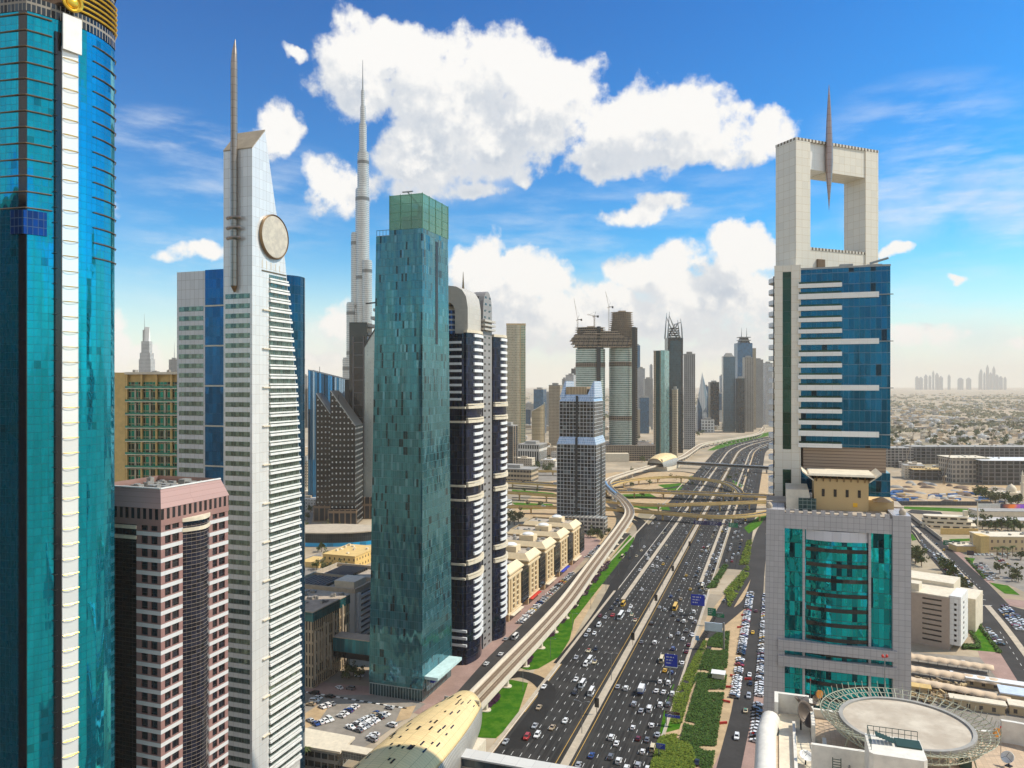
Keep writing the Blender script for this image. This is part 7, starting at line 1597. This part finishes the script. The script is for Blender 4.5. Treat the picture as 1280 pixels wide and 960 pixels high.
for i in range(26):
    P_ = OV[rc.choice((0, 1, 2, 2, 2, 4))]; t_ = rc.uniform(.05, .95) * (len(P_) - 1); q = P_[int(t_)].lerp(P_[min(int(t_) + 1, len(P_) - 1)], t_ % 1); n_ = (P_[min(int(t_) + 1, len(P_) - 1)] - P_[int(t_)]).normalized()
    addcar(q + Vector((-n_.y, n_.x, 0)) * rc.choice((-2.2, 2.2)) + Vector((0, 0, .05)), math.atan2(n_.y, n_.x) - math.pi / 2, 'crossing on the ochre flyovers')
CARS.sort(key=lambda c: c[0])
def vis(p):   # roughly inside the frame
    return abs(p.x / max(p.y, 1)) < .69 and (150 - p.z) / p.y < .515
CARS = [c for c in CARS if vis(c[4])]
for (dist, k, c, r_, p, rz, where) in CARS[:298]:
    lab = '%s%s %s %s' % (c, (' ' + r_ + '-roofed') if r_ else '', k if k in ('van', 'minibus', 'bus', 'pickup', 'SUV') else 'car', where)
    car_obj(k, c, p, rz, lab, '%s vehicles %s' % (c, where), dist < 520, r_)
far = {}
order = list(M_CAR); mats_ = [M_CAR[k] for k in order] + [M_CGLASS]
d = MB()
for (dist, k, c, r_, p, rz, where) in CARS[298:]:
    L, w, hb_, hr, (a, b, c_, e) = SHAPE[k]; cs, sn = math.cos(rz), math.sin(rz); f_ = lambda x, y, z: (p.x + x * cs - y * sn, p.y + x * sn + y * cs, p.z + z)
    y = lambda q: (q - .5) * L; hw_ = w / 2; mi = order.index(c)
    d.loft([[f_(-hw_, y(0), .25), f_(hw_, y(0), .25), f_(hw_, y(1), .25), f_(-hw_, y(1), .25)], [f_(-hw_, y(0), hb_), f_(hw_, y(0), hb_), f_(hw_, y(1), hb_ * .8), f_(-hw_, y(1), hb_ * .8)]], True, False, mi)
    d.loft([[f_(-hw_ * .9, y(a), hb_ - .1), f_(hw_ * .9, y(a), hb_ - .1), f_(hw_ * .9, y(e), hb_ - .1), f_(-hw_ * .9, y(e), hb_ - .1)], [f_(-hw_ * .78, y(b), hr - .06), f_(hw_ * .78, y(b), hr - .06), f_(hw_ * .78, y(c_), hr - .06), f_(-hw_ * .78, y(c_), hr - .06)]], False, False, len(order))
    d.face([f_(-hw_ * .78, y(b), hr - .03), f_(hw_ * .78, y(b), hr - .03), f_(hw_ * .78, y(c_), hr - .03), f_(-hw_ * .78, y(c_), hr - .03)], None, False, mi)
o = d.build('distant_traffic', mats_); o['kind'] = 'stuff'
# one blue and white box truck
tk = thing('box_truck', 'blue cabbed truck with a white box body on the tower side carriageway', 'truck', G(802, 866) + Vector((0, 0, .12)), -TH)
d = MB(); d.box(-1.25, 1.25, -4.2, 2.0, 1.0, 3.7); d.build('box_body', M_CAR['white'], tk); d = MB(); d.box(-1.27, 1.27, -4.23, 2.02, 1.0, 1.9); d.build('blue_skirt', M_CAR['blue'], tk)
d = MB(); d.side([(2.3, .5), (4.3, .5), (4.35, 1.5), (3.9, 2.7), (2.3, 2.7)], -1.15, 1.15); d.build('cab', M_CAR['blue'], tk)
for sx in (-1, 1):
    for yy in (-2.8, 3.2): d = MB(); d.tube([(sx * 1.0, yy, .5), (sx * 1.25, yy, .5)], .5, 12); d.build('wheel', M_TYRE, tk)

# ------------------------------------------------------------------ trees
def tree_proto(kind, seed, leaf):
    rn = random.Random(seed); t = thing('palm_tree' if kind == 'palm' else 'tree', '', 'tree'); d = MB()
    if kind == 'palm':
        d.tube([(0, 0, 0), (.15, .05, 3), (.1, .1, 6.6)], [.24, .18, .15], 7); d.build('trunk', M_TRUNK, t); d = MB()
        for k in range(22):
            a = k * 2.4; up = rn.uniform(-.2, .9); L = rn.uniform(1.9, 2.7); pr = None
            for j in range(5):
                s = j / 4; p = Vector((math.cos(a) * L * s, math.sin(a) * L * s, 6.6 + up * L * s * .8 - 1.5 * s * s * L * .5)); w = .34 * math.sin(math.pi * min(1, s * .8 + .2)) ; sd = Vector((-math.sin(a), math.cos(a), -.35)) * w; sd2 = Vector((math.sin(a), -math.cos(a), -.35)) * w
                if pr: d.face([pr[0], pr[1], tuple(p + sd), tuple(p)]); d.face([pr[2], pr[0], tuple(p), tuple(p + sd2)])
                pr = (tuple(p), tuple(p + sd), tuple(p + sd2))
        d.build('crown', leaf, t)
    else:
        d.tube([(0, 0, 0), (.1, .05, 1.2), (.05, .1, 2.6)], [.26, .2, .12], 7)
        for k in range(5): a = k * 1.3; d.tube([(.08, .08, 1.5 + .2 * k), (math.cos(a) * 1.2, math.sin(a) * 1.2, 3.0 + .25 * k)], [.1, .04], 5)
        d.build('trunk', M_TRUNK, t); d = MB()
        cl = [(rn.gauss(0, 1.2), rn.gauss(0, 1.2), 3.6 + rn.gauss(0, .75), rn.uniform(.7, 1.25)) for _ in range(13)]
        for (x, y, z, r_) in cl:
            for _ in range(30):
                v = Vector((rn.gauss(0, 1), rn.gauss(0, 1), rn.gauss(0, .8))).normalized() * r_ * rn.uniform(.55, 1.08); s = rn.uniform(.16, .34)
                a = Vector((rn.uniform(-1, 1), rn.uniform(-1, 1), rn.uniform(-.4, 1))).normalized(); b = a.cross(Vector((rn.uniform(-1, 1), 1, .3))).normalized(); c = Vector((x, y, z)) + v
                d.face([c - a * s - b * s * .7, c + a * s - b * s * .7, c + a * s + b * s * .7, c - a * s + b * s * .7])
        d.build('crown', leaf, t)
    return t
TP = [tree_proto('tree', 3, M_LEAF), tree_proto('tree', 8, M_LEAF2), tree_proto('tree', 14, M_LEAF)]; PPM = tree_proto('palm', 5, M_LEAF); usedp = set()
def plant(px, py, s, label, group, kind=None, z=0):
    src = PPM if kind == 'palm' else TP[rnd.randrange(3)]
    o = src if src.name not in usedp else copy_tree(src); usedp.add(src.name)
    o.location = G(px, py) + Vector((0, 0, z)); o.scale = (s, s, s * rnd.uniform(.9, 1.1)); o.rotation_euler = (0, 0, rnd.uniform(0, 6.28)); tag(o, label, 'tree', group)
def grove(pts, s, label, group, kind=None):
    for (px, py) in pts: plant(px, py, s * rnd.uniform(.8, 1.2), label, group, kind)
grove([(442, 845), (436, 849), (450, 850)], 1.3, 'leafy green tree beneath the skybridge', 'trees beneath the skybridge')
grove([(402, 690), (410, 700), (416, 708), (430, 706), (396, 712), (408, 715), (425, 715)], 1.4, 'olive green tree around the ochre villa', 'trees around the ochre villa')
grove([(404, 668), (410, 664), (416, 669), (422, 665), (384, 650), (388, 640), (392, 628), (380, 660)], 1.6, 'tree on the paved court by the dotted towers', 'trees by the dotted towers')
grove([(638, 652), (643, 656), (648, 653), (634, 660)], 2.1, 'bushy tree beside the white parking building', 'trees beside the white parking building')
grove([(742, 668), (747, 672), (752, 676), (738, 672), (760, 668)], 1.5, 'small tree at the foot of the grey grid tower', 'trees at the foot of the grid tower')
grove([(376, 958), (380, 962)], 1.2, 'low palm by the canopy building', 'palms by the canopy building', 'palm')
grove([(1140, 700), (1144, 705), (1148, 702), (1152, 708), (1138, 696), (1146, 697)], 1.9, 'dark rounded tree between the grey office and the right hand street', 'trees behind the grey office')
grove([(1186, 718), (1192, 724), (1200, 740), (1205, 744), (1197, 736), (1180, 712)], 1.7, 'bushy tree beside the queue of cars', 'trees beside the queue')
grove([(1214, 655), (1220, 659), (1228, 661), (1236, 662), (1244, 664), (1252, 662), (1260, 664), (1268, 663), (1276, 664), (1232, 657), (1248, 659), (1264, 660)], 1.9, 'dark tree in the grove behind the beige public building', 'grove behind the public building')
grove([(1253, 697), (1259, 699), (1266, 696), (1246, 698)], 1.3, 'palm on the forecourt of the beige public building', 'palms on the forecourt', 'palm')
grove([(1268, 722), (1273, 727), (1265, 727), (1250, 717), (1276, 700)], 1.5, 'tree among the parked cars of the right hand lot', 'trees in the right hand lot')
grove([(1226, 622), (1232, 625), (1238, 627), (1222, 618), (1244, 630), (1256, 630), (1264, 632), (1272, 633), (1230, 619)], 2.4, 'green tree around the mosque', 'trees around the mosque')
grove([(860, 550), (866, 547), (872, 545), (856, 553), (878, 543)], 2.6, 'tree on the verge beside the far viaduct', 'trees beside the far viaduct')
rn = random.Random(77)
def skew(px, py): return px, py
for k in range(130):
    py = 530 + 32 * rn.random() ** 1.2; px = rn.uniform(1108, 1290)
    plant(px, py, rn.uniform(1.6, 3.0), 'scattered tree among the low houses beyond the building site', 'trees among the far houses')
for k in range(22):
    plant(rn.uniform(640, 700), rn.uniform(560, 592), rn.uniform(1.3, 2.2), 'tree among the car parks behind the grid tower', 'trees behind the grid tower')
# ------------------------------------------------------------------ houses out to the horizon
hp0 = []
for i, (w, dp, h, m_) in enumerate([(14, 12, 8, facade('house_cream', (.62, .54, .42), (.09, .08, .07), 4, 4, (.3, .65, .3, .7), gm=0)), (18, 12, 7, facade('house_sand', (.55, .43, .30), (.08, .07, .06), 4, 4, (.3, .65, .3, .7), gm=0)), (12, 12, 10, facade('house_white', (.70, .67, .62), (.09, .09, .09), 4, 4, (.3, .65, .3, .7), gm=0)), (30, 14, 11, facade('house_grey', (.40, .38, .36), (.08, .08, .08), 4, 4, (.3, .65, .3, .7), gm=0))]):
    t = thing('house', '', 'house'); d = MB(); d.box(-w / 2, w / 2, -dp / 2, dp / 2, 0, h); d.build('wall', m_, t); d = MB(); d.box(-w / 2 - .3, w / 2 + .3, -dp / 2 - .3, dp / 2 + .3, h, h + .7); d.build('roof', (M_CREAM, M_ROOF, M_WHITE, M_CONC_G)[i], t)
    d = MB(); d.box(-w * .1, w * .25, -dp * .2, dp * .25, h + .7, h + 3.2); d.build('stair_house', (M_CREAM, M_BEIGE, M_WHITE, M_CONC_G)[i], t); hp0.append(t)
HL = ['cream flat roofed house', 'sand coloured flat roofed house', 'white flat roofed house', 'grey long flat roofed block']; useh = set()
for k in range(230):
    if k < 190: px, py = rn.uniform(1104, 1292), 523 + 44 * rn.random() ** 1.1; w_ = 'among trees beyond the building site'
    else: px, py = rn.uniform(640, 815), rn.uniform(545, 572); w_ = 'in the low quarter behind the grid tower'
    i = rn.choices(range(4), [4, 3, 3, 1])[0]; o = hp0[i]
    if i in useh: o = copy_tree(o)
    useh.add(i); o.location = G(px, py); s = rn.uniform(.7, 1.15); o.scale = (s, s, s * rn.uniform(.8, 1.2)); o.rotation_euler = (0, 0, rn.choice((0, .4, -.3, .2)) + rn.uniform(-.1, .1)); tag(o, HL[i] + ' ' + w_, 'house', HL[i] + 's ' + w_)
from mathutils import noise as mnz
mh = MB(); mt_ = MB()
for k in range(6500):
    Y = 2800 * (1 / (1 - rn.random() * .78)); X = rn.uniform(-.35, .75) * Y
    if Y < 3600 and X / Y < .49: continue
    if mnz.noise(Vector((X * .0021, Y * .0012, 1))) < -.05: continue
    w, dp, h = rn.uniform(5, 11), rn.uniform(5, 10), rn.choice((4, 5, 7, 8, 10, 16 if rn.random() < .1 else 7)); mh.box(X - w, X + w, Y - dp, Y + dp, 0, h, bot=False, mi=rn.choice((0, 1, 1, 2, 3, 3, 4)))
o = mh.build('far_houses', [M_CREAM, M_BEIGE, M_WHITE, M_CONC_G, M_ROOF]); o['kind'] = 'stuff'
for k in range(8500):
    Y = 2300 * (1 / (1 - rn.random() * .78)); X = rn.uniform(-.3, .75) * Y
    if Y < 3300 and X / Y < .49: continue
    if mnz.noise(Vector((X * .0024, Y * .0011, 5))) < -.12: continue
    n_ = 9; s0 = rn.uniform(3, 8) * (1 + Y / 9000)
    for _ in range(n_):
        s = s0 * rn.uniform(.3, .6); c = Vector((X + rn.gauss(0, s0 * .7), Y + rn.gauss(0, s0 * .7), abs(rn.gauss(0, .6)) * 4 + 2)); a = Vector((rn.uniform(-1, 1), rn.uniform(-.4, .4), rn.uniform(-.3, .5))).normalized() * s; b = Vector((0, .5, 1)).normalized() * s * .8
        mt_.face([c - a - b, c + a - b, c + a + b, c - a + b])
o = mt_.build('far_woodland', leafmat('hazy_olive_leaves', (.10, .11, .06), (.22, .20, .12))); o['kind'] = 'stuff'  # distance haze put into the lighter leaf colours
# skyline on the horizon, dissolving in haze
for i, (px, w, yt) in enumerate([(1147, 5, 470), (1152, 6, 471), (1158, 5, 468), (1163, 4, 469), (1167, 3, 463), (1172, 5, 466), (1177, 6, 470), (1187, 4, 468), (1202, 8, 472), (1212, 7, 472), (1225, 3, 466), (1227, 4, 461), (1231, 3, 465), (1235, 4, 456), (1239, 4, 465), (1243, 4, 458), (1247, 5, 468), (1252, 5, 470), (1257, 4, 471)]):
    Y = 20000; t = thing('skyline_tower', 'faint tower of the skyline dissolving in haze on the right horizon', 'tower', ((px - 640) / 950 * Y, Y, 0), 0, 'faint towers on the right horizon')
    h = 150 + (480 - yt) / 950 * Y; wd = w * .6 / 950 * Y
    d = MB(); d.prism([(-wd / 2, 0), (wd / 2, 0), (wd / 2, wd), (-wd / 2, wd)], 0, h * .86); d.build('wall', F_BLUE, t)
    d = MB(); d.prism([(-wd / 2, 0), (wd / 2, 0), (wd / 2, wd), (-wd / 2, wd)], h * .86, h, pts1=[(-wd * .1, wd * .4), (wd * .1, wd * .4), (wd * .1, wd * .6), (-wd * .1, wd * .6)]); d.build('crown', F_BLUE, t)

# low blocks that fill the quarters between the towers
LBN = ['cream', 'sand coloured', 'white', 'grey', 'brown']; LBM = [bpy.data.materials[n] for n in ('house_cream', 'house_sand', 'house_white', 'house_grey', 'far_tan_grid')]
rq = random.Random(12); PLC = []
for (x0, x1, y0, y1, n, wh) in ((574, 695, 566, 588, 16, 'between the beige slab and the grey grid tower'), (800, 818, 560, 566, 3, 'beside the podium of the unfinished towers'), (872, 962, 527, 538, 14, 'at the feet of the far tower cluster'), (640, 815, 532, 545, 22, 'on the plain behind the unfinished towers'), (374, 396, 560, 640, 9, 'in the gap behind the white tower'), (1130, 1285, 583, 599, 10, 'along the near edge of the dark site blocks')):
    for k in range(n):
        i = rq.randrange(5); px, py = rq.uniform(x0, x1), rq.uniform(y0, y1); g0 = G(px, py)
        t = thing('low_block', LBN[i] + ' low block ' + wh, 'building', g0, -TH + rq.uniform(-.2, .2), LBN[i] + ' low blocks ' + wh)
        w, dp, h = rq.uniform(14, 34), rq.uniform(12, 26), rq.uniform(8, 20); d = MB(); d.box(-w / 2, w / 2, 0, dp, 0, h); d.build('wall', LBM[i], t)
        d = MB(); d.box(-w / 2 - .3, w / 2 + .3, -.3, dp + .3, h, h + .8); d.build('roof', rq.choice((M_CREAM, M_ROOF, M_CONC_G, M_WHITE)), t)
        d = MB(); d.box(-w * .2, w * .15, dp * .3, dp * .6, h + .8, h + 3.4); d.build('roof_house', M_CONC, t)
for k in range(40):
    plant(rq.uniform(560, 820), rq.uniform(548, 592), rq.uniform(1.3, 2.3), 'tree among the low blocks left of the metro viaduct', 'trees among the low blocks')

for (px, py) in [(782, 606), (790, 609), (812, 606), (824, 600), (838, 597), (846, 600), (866, 606), (802, 621), (830, 620), (846, 618), (770, 622), (776, 640), (700, 607), (655, 615), (672, 615), (660, 632), (675, 634), (912, 600), (920, 596), (790, 590), (804, 588)]:
    plant(px, py, rq.uniform(.9, 1.5), 'tree on the islands of the flyover interchange', 'trees on the interchange islands')
